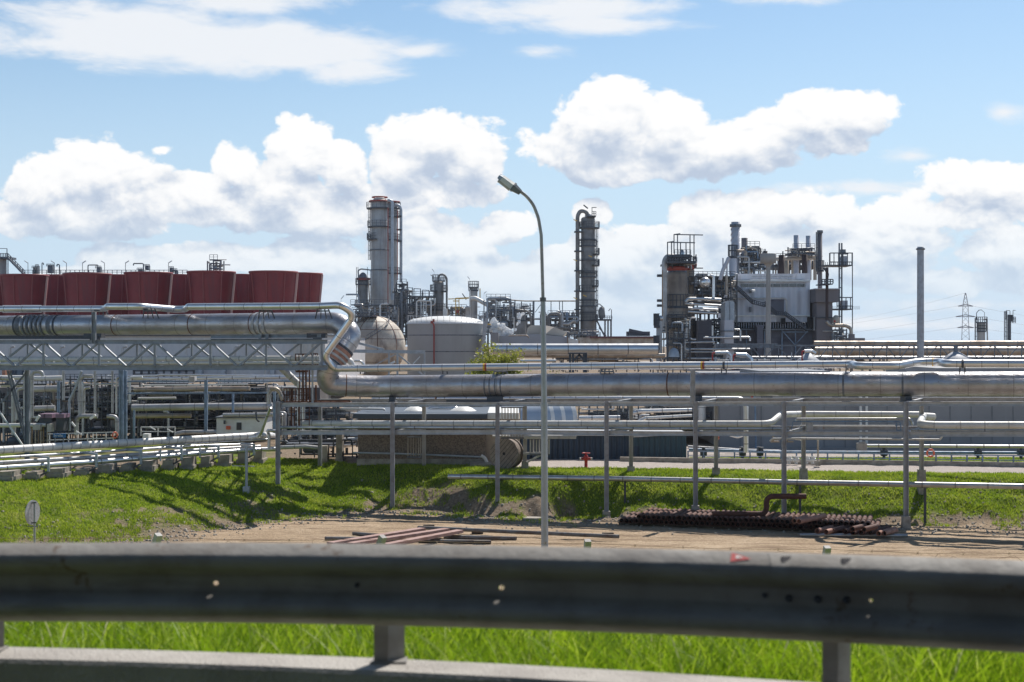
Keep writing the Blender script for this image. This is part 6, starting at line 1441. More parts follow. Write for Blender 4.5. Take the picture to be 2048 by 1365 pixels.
mb = MB(); mb.pbox(1190, 1224, 638, 641, d-2, 5); mb.rail([P(1190, 638, d-2), P(1224, 638, d-2)], h=px(6, d), sp=px(5, d), r=.05); mb.build('deck', 'steel_dark', rv)
for u, w in ((1210, 3), (1216, 3), (1222, 3.2), (1192, 2)): mb = MB(); mb.beam(P(u, 640, d), P(u, 675, d), px(w, d)); mb.build('leg', 'steel_dark', rv)
mb = MB(); mb.beam(P(1193, 640, d), P(1209, 672, d), .3); mb.beam(P(1198, 655, d), P(1212, 672, d), .25); mb.build('brace', 'steel_dark', rv)
ptube(rv, [(1186, 618), (1198, 607), (1208, 616), (1210, 636)], 2, d, 'steel_mid'); mb = MB(); mb.beam(P(1223, 638, d), P(1223, 619, d), .15); mb.beam(P(1217, 622, d), P(1221, 617, d), .3, .15); mb.build('mast', 'steel_mid', rv)

# low buildings and the steam before the columns
mat('roof_tan', (0.48, 0.42, 0.355), 0.7, 0, (0.42, 0.36, 0.30), .3, .8); mat('roof_grey', (0.38, 0.39, 0.42), .6, 0, (0.34, 0.35, 0.38), .2, .8)
gb = thing('gabled_hall', 'wide low grey gabled hall behind the long silver pipe', 'building', P(1070, 700, 190)); D = 190
hpart(gb, 'gable_wall', 'roof_grey', lambda m: m.prism([(998, 705), (998, 672), (1048, 668.5), (1075, 668), (1135, 674), (1135, 705)], D, 20))
hpart(gb, 'annex', 'white', lambda m: m.prism([(1136, 705), (1136, 675), (1158, 681), (1158, 705)], D+1, 10))
hpart(gb, 'trim', 'rope_brown', lambda m: (m.pbox(1134.5, 1136.5, 674, 702, D-.3, .25), m.pbox(1157, 1159, 681, 702, D-.3, .3)))
tb_ = thing('tan_roofed_hall', 'faceted tan sheet roof rising behind the grey gabled hall', 'building', P(1092, 672, 205)); D = 205
hpart(tb_, 'wall', 'roof_tan', lambda m: m.prism([(1054, 668), (1056, 656), (1062, 650.5), (1090, 650.5), (1125, 672), (1125, 690), (1054, 690)], D, 10))
mb = MB(); pts = [P(1089, 650.5, D-.2), P(1108, 654, D-6), P(1134, 664, D-6), P(1126, 672.5, D-6), P(1090, 668.5, D-6)]; mb.add(pts+[p+Vector((0, 3, -.4)) for p in pts], [(0, 1, 2, 3, 4), (9, 8, 7, 6, 5)]+[(j, (j+1) % 5, (j+1) % 5+5, j+5) for j in range(5)]); mb.build('roof', 'roof_tan', tb_)
mb = MB(); mb.pbox(981, 997, 665, 704, 186, 8); mb.build('pump_house', 'clad_grey', None, 'small dark grey block between the tree and the gabled hall', 'building')
ptube(gb, [(1017, 672), (1030, 671), (1054, 671), (1058, 676)], 3, 186, 'pipe_tan')
mat('maroon', (0.12, 0.03, 0.035), .6)
rb = thing('long_shed', 'long brown shed with a maroon roof edge right of the tall column', 'building', P(1250, 690, 240))
hpart(rb, 'wall', 'pipe_tan', lambda m: m.pbox(1160, 1320, 675, 700, 240, 10)); hpart(rb, 'roof', 'maroon', lambda m: m.pbox(1180, 1322, 672.6, 676, 239, 12))
unit('low pipework around the foot of the tall column', 1134, 1200, 660, 684, 250, 101, dep=4, nlev=1, ncol=5, nv=8, nh=7, nves=1, wv=(1.5, 4), mats=('pipe_grey', 'steel_mid', 'pipe_tan'), fr='steel_mid')
dk = MB(); d = 250; dk.pbox(1255, 1300, 663, 672, d, 3); dk.beam(P(1258, 660, d), P(1296, 668, d), .5); dk.build('conveyor', 'steel_dark', None, 'low dark conveyor silhouette left of the big process block', 'conveyor')

# ------------------------------------------------------------------ big process block on the right
D = 150
pb = thing('process_building', 'big pale violet-grey ribbed process building under the stacks', 'building', P(1546, 730, D))
hpart(pb, 'wall', 'plant_clad', lambda m: m.pbox(1473.5, 1620, 563, 644, D, 14))
hpart(pb, 'roof', 'white', lambda m: m.pbox(1472, 1621, 559.5, 563, D-.5, 15))
hpart(pb, 'parapet', 'plant_clad', lambda m: (m.pbox(1476, 1503, 547.5, 559, D+1.5, 10)))
hpart(pb, 'parapet', 'plant_clad', lambda m: (m.pbox(1592, 1620, 546.5, 559, D+1.5, 10)))
for k_ in range(4): hpart(pb, 'louvre', 'plant_clad', lambda m: m.pbox(1503, 1592, 547.5+k_*3, 549.2+k_*3, D+1.5, .3))
hpart(pb, 'louvre_frame', 'steel_mid', lambda m: m.pbox(1503, 1592, 548, 559, D+3.5, .3))
wf = hpart(pb, 'window', 'steel_light', lambda m: m.pbox(1481.5, 1611, 567, 574.5, D-.05, .049))
hpart(wf, 'pane', 'glass', lambda m: [m.pbox(1482.5+k_*16, 1482.5+k_*16+14.5, 568, 573.5, D-.09, .039) for k_ in range(8)])
hpart(pb, 'string_course', 'white', lambda m: m.pbox(1470, 1620, 630, 632.5, D-.25, .249))
hpart(pb, 'louvre_band', 'dark', lambda m: m.pbox(1466, 1634, 645, 660, D+.4, 12))
for k_ in range(34): hpart(pb, 'mullion', 'plant_clad', lambda m: m.pbox(1468+k_*4.9, 1468.8+k_*4.9, 645, 656, D+.1, .29))
hpart(pb, 'ledge', 'steel_mid', lambda m: m.pbox(1464, 1636, 657.5, 660.5, D-.6, 1))
for u0, u1 in ((1468, 1492), (1494, 1528), (1530, 1563), (1565, 1590), (1592, 1632)): hpart(pb, 'base_wall', 'plant_wall', lambda m: m.pbox(u0, u1, 661, 740, D+.2, 10))
for u in (1493, 1529, 1564, 1591, 1634): mb = MB(); mb.beam(P(u, 740, D-.1), P(u, 661, D-.1), px(2.2, D)); mb.build('post', 'steel_blue', pb)
mb = MB(); mb.beam(P(1565, 662, D-.3), P(1590, 690, D-.3), px(1.6, D)); mb.beam(P(1615, 662, D-.3), P(1590, 690, D-.3), px(1.6, D)); mb.beam(P(1565, 664, D-.3), P(1616, 664, D-.3), px(2, D)); mb.build('brace', 'steel_blue', pb)
hpart(pb, 'dark_bay', 'dark', lambda m: m.pbox(1564, 1571, 636, 648, D-.8, .7)); hpart(pb, 'dark_bay', 'dark', lambda m: m.pbox(1617, 1626, 634, 656, D-.8, .7)); hpart(pb, 'panel', 'white', lambda m: m.pbox(1628, 1633.5, 634, 661, D-.9, .8))
hpart(pb, 'vent_box', 'steel_mid', lambda m: m.pbox(1499.5, 1503, 614, 624, D-.5, .45)); hpart(pb, 'fan', 'steel_mid', lambda m: m.pbox(1499.5, 1503.5, 577, 586, D-.5, .45))
mb = MB(); mb.beam(P(1501, 578, D-.6), P(1508, 582, D-1.5), .3, .2); mb.build('lamp_tube', 'white', pb)
hpart(pb, 'hood', 'plant_wall', lambda m: (m.prism([(1510, 650), (1531, 650), (1526, 655), (1526, 740), (1514, 740), (1514, 655)], D-1.8, 1.4)))
# stair on the facade
fs_ = thing('facade_stair', 'dark steel stair zigzagging down the pale ribbed wall', 'stair', P(1540, 650, D-2)); d = D-1.4
for a, b in (((1473, 577), (1505, 607)), ((1505, 607), (1530, 613)), ((1530, 610), (1553, 630)), ((1553, 630), (1568, 631)), ((1570, 630), (1612, 660)), ((1492, 700), (1520, 722))):
    mb = MB(); A, B = P(*a, d), P(*b, d); mb.beam(A, B, .8, px(1.8, d)); mb.build('flight', 'steel_dark', fs_); mb = MB(); mb.rail([A, B], h=px(7, d), sp=px(4, d), r=.04); mb.build('railing', 'steel_dark', fs_)
ptube(pb, [(1466, 597), (1567, 596.5), (1573, 598.5), (1573, 630)], 3.6, D-.6, 'concrete_pale', fil=.6)
hpart(pb, 'shade_panel', 'plant_wall', lambda m: m.pbox(1540, 1568, 599, 629, D-.08, .07))
# concrete mushroom tower
wt = thing('concrete_tower', 'pale concrete mushroom-headed tower in front of the ribbed building', 'tower', P(1537, 745, 136)); d = 136; c = P(1536.5, 745, d)
def zr(y): return P(0, y, d).z-c.z
mb = MB(); mb.lathe(c, [(px(5.6, d), 0), (px(4.9, d), zr(640)), (px(4.4, d), zr(533))], 28); mb.build('stem', 'concrete_tower', wt)
mb = MB(); mb.lathe(c, [(px(4.4, d), zr(534)), (px(7.5, d), zr(529)), (px(9, d), zr(527)), (px(15.8, d), zr(526.5)), (px(15.8, d), zr(508)), (px(15.2, d), zr(507.4)), (.01, zr(507.2))], 40); mb.build('head', 'concrete_tower', wt)

# stacks and roof plant
def chim(label, u, w, y0, y1, D, m_, collar=None, strake=False, name='chimney', cat='chimney', w1=None):
    t = thing(name, label, cat, P(u, y1, D)); c = P(u, y1, D); H = P(u, y0, D).z-c.z; r = px(w/2, D); r1 = px((w1 or w)/2, D)
    mb = MB(); mb.lathe(c, [(r1, 0), (r, H), (r*.86, H), (r*.84, H-1.2)], 24); mb.build('flue', m_, t); mb = MB(); mb.disc((c.x, c.y, c.z+H-.6), r*.85); mb.build('mouth', 'dark', t)
    if collar:
        mb = MB(); z = P(u, collar, D).z; mb.lathe((c.x, c.y, z), [(r, -.15), (r*1.35, -.15), (r*1.35, .15), (r, .15)], 24); mb.build('collar', 'steel_mid', t)
    if strake:
        for ph in (0, 2.09, 4.19):
            mb = MB(); vs = []; n = 60
            for j in range(n+1):
                a = ph+j*.21; z = c.z+H*.35+(H*.58)*j/n
                vs += [Vector((c.x+r*.98*math.cos(a), c.y+r*.98*math.sin(a), z)), Vector((c.x+r*1.16*math.cos(a), c.y+r*1.16*math.sin(a), z))]
            mb.add(vs, [(2*j, 2*j+1, 2*j+3, 2*j+2) for j in range(n)]); mb.build('strake', m_, t)
    return t
mat('stack_grey', (0.52, 0.52, 0.57), .5, .1, (0.44, 0.44, 0.49), .3, .8)
chim('fat pale stack with spiral fins, highest on the process block', 1471, 17, 444, 560, 158, 'stack_grey', 451, True)
chim('short brown stack beside the finned one', 1489, 12.5, 476, 520, 160, 'box_brown')
chim('grey stack, left of the pair above the roof plant', 1592.5, 10.5, 470.5, 560, 160, 'stack_grey')
chim('grey stack, right of the pair above the roof plant', 1616.5, 10, 471.5, 560, 160, 'stack_grey')
t = chim('slender brown chimney with a ladder and dark cap', 1640, 8.6, 462, 690, 152, 'box_brown', 463.5, w1=10)
mb = MB(); mb.ladder(P(1634, 540, 151.4), P(1634, 464, 151.4), Vector((1, 0, 0)), px(2.6, 151), .05, .8); mb.build('ladder', 'steel_dark', t)
mb = MB(); c = P(1640, 540, 152); mb.ringdeck((c.x, c.y), px(4, D), px(8, D), c.z, h=1, r=.06, n=12); mb.build('gallery', 'steel_dark', t)
chim('dark brown drum, left one behind the parapet', 1563, 11.5, 510, 548, 156, 'stack_brown', name='brown_drum', cat='drum')
chim('dark brown drum, right one behind the parapet', 1609, 11.5, 509, 548, 156, 'stack_brown', name='brown_drum', cat='drum')
chim('small dark drum peeping over the concrete tower head', 1531, 8, 502, 540, 158, 'stack_brown', name='brown_drum', cat='drum')
for k_, (u, w) in enumerate(((1573, 9), (1586, 7), (1595, 6), (1619, 8), (1630, 7))): chim('pale upright flue in the row behind the brown drums, number %s from the left' % ('one', 'two', 'three', 'four', 'five')[k_], u, w, 514, 560, 162, 'roof_tan', name='flue', cat='flue')
sv = thing('silver_vessel', 'upright silver vessel left of the finned stack', 'vessel', P(1466, 560, 151)); column(sv, 1465.5, 15, 512, 550, 151, 'stack_grey', [(512, 1.5)], n=20)
hb = thing('header_pipe', 'pale fat header pipe level behind the brown drums', 'pipe', P(1570, 520, 157))
ptube(hb, [(1505, 519), (1640, 516), (1640, 530)], 7, 159, 'roof_tan', n=12); ptube(hb, [(1484, 498), (1500, 495), (1513, 497), (1516, 512)], 5, 157, 'pipe_tan', n=12)
unit('crowded roof plant with railings between the finned stack and the concrete tower', 1482, 1530, 490, 548, 157, 111, dep=5, nlev=4, ncol=4, nv=30, nh=22, nves=4, wv=(1.6, 5), mats=('pipe_grey', 'steel_mid', 'pipe_tan', 'galv', 'steel_blue'), fr='steel_dark')
unit('roof railings and small pipes round the pair of grey stacks', 1576, 1632, 494, 514, 158, 113, dep=3, nlev=2, ncol=6, nv=12, nh=6, nves=1, wv=(1.2, 3), mats=('pipe_grey', 'steel_mid', 'pipe_tan'), fr='steel_dark')
unit('dark frames between the brown drums', 1546, 1640, 512, 548, 164, 117, dep=3, nlev=2, ncol=9, nv=12, nh=6, nves=2, wv=(2, 6), mats=('steel_mid', 'steel_dark', 'pipe_grey', 'roof_tan'), fr='steel_dark')
# brown box tower
bx = thing('brown_box_tower', 'tall brown-grey clad tower with an overhanging box at the right of the block', 'building', P(1650, 690, 148)); d = 148
hpart(bx, 'shaft', 'box_brown', lambda m: m.pbox(1633.5, 1665, 600, 745, d, 6)); hpart(bx, 'head_box', 'box_brown', lambda m: m.pbox(1631.5, 1677.5, 578, 604, d-.6, 8)); hpart(bx, 'coping', 'plant_clad', lambda m: m.pbox(1630.5, 1679, 576.6, 578.4, d-.8, 8.4))
hpart(bx, 'band', 'steel_dark', lambda m: m.pbox(1633, 1665.5, 634, 636, d-.15, .14))
mb = MB(); mb.cyl(P(1654, 640, d-1.6), P(1654, 535, d-1.6), px(3, d), n=12); mb.build('riser', 'stack_brown', bx); mb = MB(); mb.tube([P(1654, 560, d-1.6), P(1656, 548, d-1.6), P(1650, 538, d-1.6), P(1647, 536, d-1.6)], px(2.2, d), 10, fillet=.3); mb.build('riser', 'steel_dark', bx)
hpart(bx, 'platform', 'steel_dark', lambda m: (m.pbox(1644, 1666, 567, 569, d-3, 3), m.rail([P(1644, 567, d-3), P(1666, 567, d-3)], h=px(8, d), sp=px(5, d), r=.05)))
pipe('brown fat pipe swinging down right of the brown tower', [(1653, 643, 146), (1660, 651, 146), (1690, 650.5, 146), (1702, 656, 146), (1703, 680, 146)], 7, 'pipe_tan', fil=1.6, n=14, seam=None)
mb = MB(); mb.cyl(P(1703, 686, 146), P(1703, 668, 146), px(6.5, 146), n=16); mb.build('drum', 'box_brown', None, 'squat brown drum at the end of the swinging fat pipe', 'drum')
mb = MB(); d = 147; mb.lathe(P(1672, 650, d), [(.05, 0), (px(7, d), .2), (px(7, d), px(14, d)), (px(4, d), px(19, d)), (.02, px(20, d))], 18); vs_ = mb.build('pale_vessel', 'roof_tan', None, 'small pale vessel with a red disc right of the brown tower', 'vessel')
mb = MB(); mb.cyl(P(1669.5, 642.5, d-1.2), P(1669.5, 642.5, d-1.05), px(2, d), n=12); mb.build('red_disc', 'red_paint', vs_)
unit('small frames at the foot of the brown tower', 1664, 1700, 655, 690, 147, 119, dep=3, nlev=2, ncol=4, nv=8, nh=6, nves=1, wv=(1.5, 4), fr='steel_mid')
# lift mast
lm = thing('access_mast', 'open dark lattice mast with two railed landings right of the block', 'access tower', P(1690, 690, 149)); d = 149
for u, y0 in ((1704.8, 505), (1660, 506)):
    mb = MB(); mb.beam(P(u, y0, d), P(u, 690 if u > 1700 else 531, d), px(1.6, d)); mb.build('post', 'steel_dark', lm)
mb = MB(); mb.ladder(P(1681, 690, d-.5), P(1681, 486, d-.5), Vector((1, 0, 0)), px(5, d), .07, 1.0); mb.build('ladder', 'steel_mid', lm)
for y0, y1, u0 in ((506, 531, 1651), (595, 619, 1666)):
    mb = MB(); mb.pbox(u0, 1705, y1-1.6, y1+.6, d-1, 3); mb.build('landing', 'steel_dark', lm)
    mb = MB()
    for u in range(int(u0)+8, 1705, 9): mb.beam(P(u, y0, d-1), P(u, y1, d-1), .08)
    for y in (y0, y1-7): mb.beam(P(u0+9, y, d-1), P(1705, y, d-1), .1)
    for k_ in range(14): mb.beam(P(u0+k_*4, y1-7, d-1), P(u0+k_*4, y1, d-1), .04)
    mb.build('railing', 'steel_dark', lm)
    mb = MB(); mb.pbox(1684.5, 1695.5, y0+6, y1-2, d-.4, 1.8); mb.build('cabinet', 'plant_clad', lm)
mb = MB(); mb.pbox(1683, 1697, 505, 508, d-.4, 1); mb.cyl(P(1686, 505, d), P(1686, 499, d), .3, n=8); mb.build('hoist', 'steel_mid', lm)

# tan column with the red cone collars and side pipe
D = 146
tc_ = thing('regenerator_column', 'stout tan stained column with red collars and black gantries, left end of the block', 'column', P(1354, 720, D))
column(tc_, 1354.5, 40, 545, 725, D, 'col_tan', [(652, 6), (612, 2)], dome=False, n=36)
c = P(1354.5, 545, D); mb = MB(); mb.lathe(c, [(px(20, D), -.05), (px(17, D), px(7, D)), (px(12, D), px(14, D)), (px(10, D), px(22, D)), (.02, px(24, D))], 28); mb.build('cone', 'steel_mid', tc_)
mb = MB(); mb.lathe(P(1354, 543, D), [(px(16, D), -.1), (px(21, D), .25), (px(21.5, D), .5), (px(16, D), .4)], 30); mb.build('red_collar', 'red_dull', tc_)
mb = MB(); mb.lathe(P(1380, 537.5, D+3), [(px(8, D), -.1), (px(14, D), .25), (px(14.5, D), .5), (px(8, D), .4)], 26); mb.build('red_collar', 'red_dull', tc_)
mb = MB(); mb.cyl(P(1380, 725, D+3.5), P(1380, 540, D+3.5), px(9, D), n=20); mb.build('shell', 'col_tan', tc_)
mb = MB(); mb.lathe(P(1364, 520, D+1), [(px(5, D), 0), (px(5, D), px(14, D)), (px(3, D), px(20, D)), (.02, px(22, D))], 16); mb.build('cap', 'alu', tc_)
ptube(tc_, [(1329, 660), (1329, 522), (1334, 513), (1348, 513)], 11, D-1.5, 'pipe_grey', fil=1.3, n=16); ptube(tc_, [(1325, 640), (1325, 540)], 2, D-2.4, 'rope_brown')
for y in (551, 601, 611): mb = MB(); mb.pbox(1315, 1325, y-2.5, y+2.5, D-1.5, .7); mb.build('bracket', 'steel_dark', tc_)
gn = thing('lifting_gantry', 'black open lifting gantries above the tan column', 'gantry', P(1365, 545, D)); 
for us_, y0, y1, d in (((1335, 1343, 1361, 1372), 484.5, 530, D-2), ((1348, 1355, 1380, 1388), 469, 530, D+2)):
    for u in us_: mb = MB(); mb.beam(P(u, y1, d), P(u, y0, d), px(1.9, d)); mb.build('post', 'steel_dark', gn)
    mb = MB(); mb.beam(P(us_[0], y0, d), P(us_[-1]+18, y0+1, d), px(2, d)); mb.beam(P(us_[0], y0, d), P(us_[0]+12, y0-2, d+3), px(1.6, d)); mb.build('beam', 'steel_dark', gn)
mb = MB(); mb.pbox(1335, 1392, 522, 526, D-3, 7); mb.pbox(1340, 1384, 510, 514, D-3, 6); mb.rail([P(1335, 522, D-3), P(1392, 522, D-3)], h=px(8, D), sp=px(5, D), r=.06); mb.build('deck', 'steel_dark', gn)
unit('dark railed galleries round the head of the tan column', 1336, 1392, 508, 536, D-1, 127, dep=4, nlev=2, ncol=5, nv=10, nh=6, nves=2, wv=(2, 6), mats=('steel_mid', 'steel_dark', 'pipe_grey', 'alu'), fr='steel_dark')
sc_ = thing('small_column', 'slim pale column with two small balconies at the left foot of the tan column', 'column', P(1318, 725, D-6)); column(sc_, 1318.5, 12, 641, 728, D-6, 'col_pale', [(651, 5, 90, 270), (695, 5, 90, 270)], n=20)
mb = MB(); mb.sphere(P(1321, 637, D-6), px(6, D), 16); mb.build('ball_valve', 'alu', sc_); ptube(sc_, [(1312, 641), (1312, 628), (1307, 628)], 1.4, D-6, 'steel_mid')
# long shelves of silver pipes and the frame in the middle of the block
unit('tangle of decks and silver pipes between tan column and pale building', 1376, 1474, 548, 600, D+2, 131, dep=6, nlev=3, ncol=7, nv=40, nh=30, nves=6, wv=(1.8, 6), mats=('alu', 'steel_mid', 'pipe_grey', 'galv', 'pipe_tan'), fr='steel_dark')
unit('dark frames and pipes in the lower left of the process block', 1366, 1474, 600, 725, D+3, 137, dep=6, nlev=6, ncol=7, nv=34, nh=34, nves=3, wv=(1.8, 5), mats=('alu', 'steel_mid', 'pipe_grey', 'galv', 'steel_dark'), fr='steel_dark')
unit('small pipes and rails around the foot of the tan column', 1334, 1380, 630, 725, D-3, 139, dep=3, nlev=5, ncol=4, nv=14, nh=12, nves=2, wv=(1.6, 5), mats=('alu', 'steel_mid', 'pipe_tan', 'galv', 'white_clad'), fr='steel_dark')
mb = MB(); mb.pbox(1396, 1424, 640, 724, D+1.5, 3); pw = mb.build('panel_wall', 'plant_wall', None, 'dark panelled wall framed by steel in the process block', 'wall')
mb = MB(); d = D-1; mb.sphere(P(1410, 565, d), px(11, d), 24); dr_ = mb.build('horizontal_drum', 'alu_bright', None, 'bright round end of a silver drum in the process block', 'drum')
mb = MB(); mb.cyl(P(1408, 567, d-px(11, d)-.05), P(1408, 567, d-px(9.5, d)), px(2.4, d), n=12); mb.build('manhole', 'pipe_tan', dr_)
for lb, pts, w, m_ in (('uppermost of four stacked silver pipes in the process block', [(1371, 604), (1376, 597.5), (1410, 598), (1442, 600)], 7.5, 'alu'), ('second of four stacked silver pipes in the process block', [(1370, 607), (1442, 611.5)], 5, 'alu'), ('third of four stacked silver pipes in the process block', [(1376, 616), (1436, 620)], 5, 'alu'),
        ('lowest of four stacked silver pipes in the process block', [(1376, 623.5), (1436, 627)], 5, 'alu'), ('thin silver pipe in front of the dark panelled wall', [(1407, 675), (1500, 674.5), (1500, 682)], 4.4, 'alu_bright'), ('silver pipe bent in a hook under the dark panels', [(1430, 684), (1370, 685), (1367, 690), (1367, 696), (1372, 698), (1500, 698.5)], 4.6, 'alu'),
        ('slim silver pipe, lowest level in the block', [(1366, 704), (1430, 704)], 3.4, 'alu'), ('silver pipe along the foot of the tan column', [(1312, 717), (1440, 717)], 5, 'alu'), ('pale upright silver pipe right of the tan column', [(1373, 682), (1373, 640), (1368, 636)], 4.6, 'alu'),
        ('silver pipe bent like a bracket beside the dark panels', [(1392, 636), (1381, 636), (1379, 642), (1379, 675), (1384, 679), (1392, 679)], 4.2, 'alu'), ('upright silver pipe right of the dark panels', [(1425, 672), (1425, 651)], 4.2, 'alu'), ('bright upright pipe below the decks', [(1427, 596), (1427, 553), (1420, 550)], 6, 'alu_bright'),
        ('curved grey duct rising to the silver vessel', [(1440, 560), (1446, 540), (1454, 524), (1458, 515)], 8, 'stack_grey'), ('thin upright vent left of the silver vessel', [(1446, 552), (1446, 516)], 3, 'stack_grey'), ('thin upright vent nearest the silver vessel', [(1454, 552), (1454, 516)], 3, 'stack_grey'),
        ('silver hooked pipe left of the facade base', [(1469, 659), (1479, 659), (1481, 662), (1481, 682)], 3.6, 'alu')):
    pipe(lb, pts, w, m_, D=D-2.5, n=10, seam=None, fil=.6)
td = thing('tall_duct', 'tall pale square duct in the middle of the process block', 'duct', P(1459, 720, D-2)); d = D-2
hpart(td, 'upper_section', 'galv', lambda m: m.prism([(1450, 640), (1450, 606), (1453, 602), (1466, 602), (1469, 606), (1469, 640)], d, 3)); hpart(td, 'lower_section', 'stack_grey', lambda m: m.pbox(1449, 1467.5, 640, 686, d-.1, 3)); hpart(td, 'foot', 'stack_grey', lambda m: m.pbox(1453, 1468, 686, 735, d, 2.4))
hpart(td, 'flange', 'steel_mid', lambda m: m.pbox(1448, 1469, 661, 663, d-.25, 3)); hpart(td, 'edge', 'steel_mid', lambda m: m.pbox(1459, 1460, 604, 640, d-.06, .05))
mb = MB(); d = D-6; mb.lathe(P(1348, 714, d), [(px(11, d), 0), (px(10.5, d), px(8, d)), (px(7, d), px(15, d)), (px(3, d), px(18, d)), (.02, px(18.5, d))], 20); mb.build('dome_vessel', 'galv', None, 'small blue-grey domed vessel at the foot of the tan column', 'vessel')
for lb, pts in (('silver elbow pipe with a red end, left of two above the fat pipe', [(1430, 705.5, 118), (1455, 705, 118), (1462, 712, 118), (1462, 735, 118)]), ('silver elbow pipe with a red end, right of two above the fat pipe', [(1472, 709.5, 118), (1492, 710, 118), (1502, 718, 118), (1504, 735, 118)]), ('silver elbow pipe with a red upright over the grey roof', [(1609, 702.5, 118), (1624, 702, 118), (1631, 707, 118)])):
    o = pipe(lb, pts, 7 if '1472' not in str(pts[0][0]) else 9, 'alu_bright', n=12, seam=None, fil=.25)
    u, y = pts[0][0], pts[0][1]; mb = MB(); mb.tube([P(u, y, 117.9), P(u-5, y, 117.9), P(u-5, 740, 117.9)], px(3, 118)/2, 8, fillet=.1); ro = mb.build('red_standpipe', 'red_paint', o)
# dark box beam and truss in front of the block, going right
tbm = thing('truss_walkway', 'long dark lattice pipe bridge crossing in front of the process block', 'truss bridge', P(1750, 720, 124)); d = 124
mb = MB(); mb.pbox(1432, 1556, 687, 696, d, 1.4); mb.build('box_beam', 'steel_mid', tbm)
mb = MB(); mb.beam(P(1550, 691, d), P(2200, 691, d), px(3, d)); mb.build('chord', 'steel_mid', tbm); mb = MB(); mb.beam(P(1440, 717, d), P(2200, 717.5, d), px(3, d)); mb.build('chord', 'steel_mid', tbm)
for k_, u in enumerate(range(1476, 2200, 27)):
    mb = MB(); mb.beam(P(u, 691, d), P(u, 718, d), px(1.6, d)); mb.build('upright', 'steel_mid', tbm)
    if k_ % 2 == 0: mb = MB(); mb.beam(P(u, 717, d), P(u+20, 692, d), px(1.8, d)); mb.build('diagonal', 'steel_mid', tbm)
    else: mb = MB(); mb.beam(P(u, 692, d), P(u+20, 717, d), px(1.8, d)); mb.build('diagonal', 'steel_mid', tbm)
pipe('long silver-tan pipe on top of the dark lattice bridge', [(1628, 686, 128), (2220, 685.5, 128)], 8.5, 'pipe_tan', n=16, seam=2.2)
pipe('fat tan pipe inside the dark lattice bridge', [(1630, 702, 131), (2220, 702, 131)], 17, 'pipe_tan', n=18, seam=2.2)
pipe('thin silver pipe low inside the dark lattice bridge', [(1480, 714.5, 128), (2220, 714.5, 128)], 4.4, 'alu', n=10, seam=None)
pipe('long bright fat pipe between the tree and the process block', [(985, 698, 108), (1316, 698, 108)], 22, 'alu_bright', n=26, seam=2.2)
pipe('tan pipe under the long bright fat pipe', [(1000, 711, 110), (1330, 711, 110)], 9, 'pipe_tan', n=14, seam=2.2)
pipe('thin silver pipe under the tan one right of the tree', [(1040, 721.5, 106), (1112, 721.5, 106)], 5, 'alu_bright', n=10, seam=None)
fr_ = thing('pipe_trestle', 'small dark steel trestle under the long bright pipe', 'trestle', P(1158, 745, 106)); d = 105
for u in (1140, 1146, 1168, 1172): mb = MB(); mb.beam(P(u, 706, d), P(u, 745, d), .16); mb.build('leg', 'steel_dark', fr_)
mb = MB(); mb.pbox(1138, 1174, 705, 708, d-.3, 1); mb.beam(P(1146, 722, d), P(1160, 708, d), .14); mb.beam(P(1170, 722, d), P(1157, 708, d), .14); mb.build('deck', 'steel_dark', fr_)
unit('low clutter of pipes and brackets under the bright fat pipe', 1106, 1330, 708, 744, 112, 149, dep=3, nlev=1, ncol=9, nv=8, nh=16, nves=0, wv=(1.2, 4), mats=('pipe_tan', 'alu', 'steel_mid', 'rope_brown'), fr='steel_dark', rail=False)
unit('low pipes and small frames glimpsed above the fat pipe on the right', 1316, 1650, 716, 748, 115, 151, dep=4, nlev=1, ncol=12, nv=12, nh=16, nves=2, wv=(1.2, 4), mats=('pipe_grey', 'alu', 'steel_mid', 'white_clad'), fr='steel_dark', rail=False)
unit('pale pipes and stubs behind the dark lattice bridge on the far right', 1640, 2080, 700, 746, 134, 153, dep=5, nlev=1, ncol=14, nv=18, nh=14, nves=3, wv=(1.5, 5), mats=('pipe_grey', 'alu', 'steel_mid', 'white_clad', 'pipe_tan'), fr='steel_dark', rail=False)
def hut(label, u0, u1, y0, y1, D, m_='clad_grey', peak=None):
    t = thing('roof_cone', label, 'tank roof', P((u0+u1)/2, y1, D)); c = P((u0+u1)/2, y1, D); r = px((u1-u0)/2, D); mb = MB(); h = P(0, y0, D).z-c.z
    mb.lathe((c.x, c.y+r, c.z), [(r, -5), (r, 0), (r*.15, h), (.01, h)], 36); mb.build('roof', m_, t); mb = MB(); mb.cyl((c.x, c.y+r, c.z+h-.1), (c.x, c.y+r, c.z+h+.5), .2, n=8); mb.build('vent', 'steel_mid', t); return t
hut('grey conical tank roof right of the process block', 1590, 1656, 706, 730, 120, 'roof_grey'); hut('grey conical tank roof behind the tall lone chimney', 1880, 1972, 704, 728, 122, 'roof_grey')
for lb, u0, u1, y0, y1 in (('white domed tank top at the right edge', 1998, 2062, 699, 722), ('small white dome with a mast over the lattice bridge', 1905, 1932, 684.5, 691)):
    d = 132; c = P((u0+u1)/2, y1, d); r = px((u1-u0)/2, d); mb = MB(); h = P(0, y0, d).z-c.z; mb.lathe((c.x, c.y+r, c.z), [(r, -2), (r, 0)]+[(r*math.cos(rad(a)), h*math.sin(rad(a))) for a in range(15, 90, 15)]+[(.01, h)], 32); mb.build('white_dome', 'white', None, lb, 'tank')

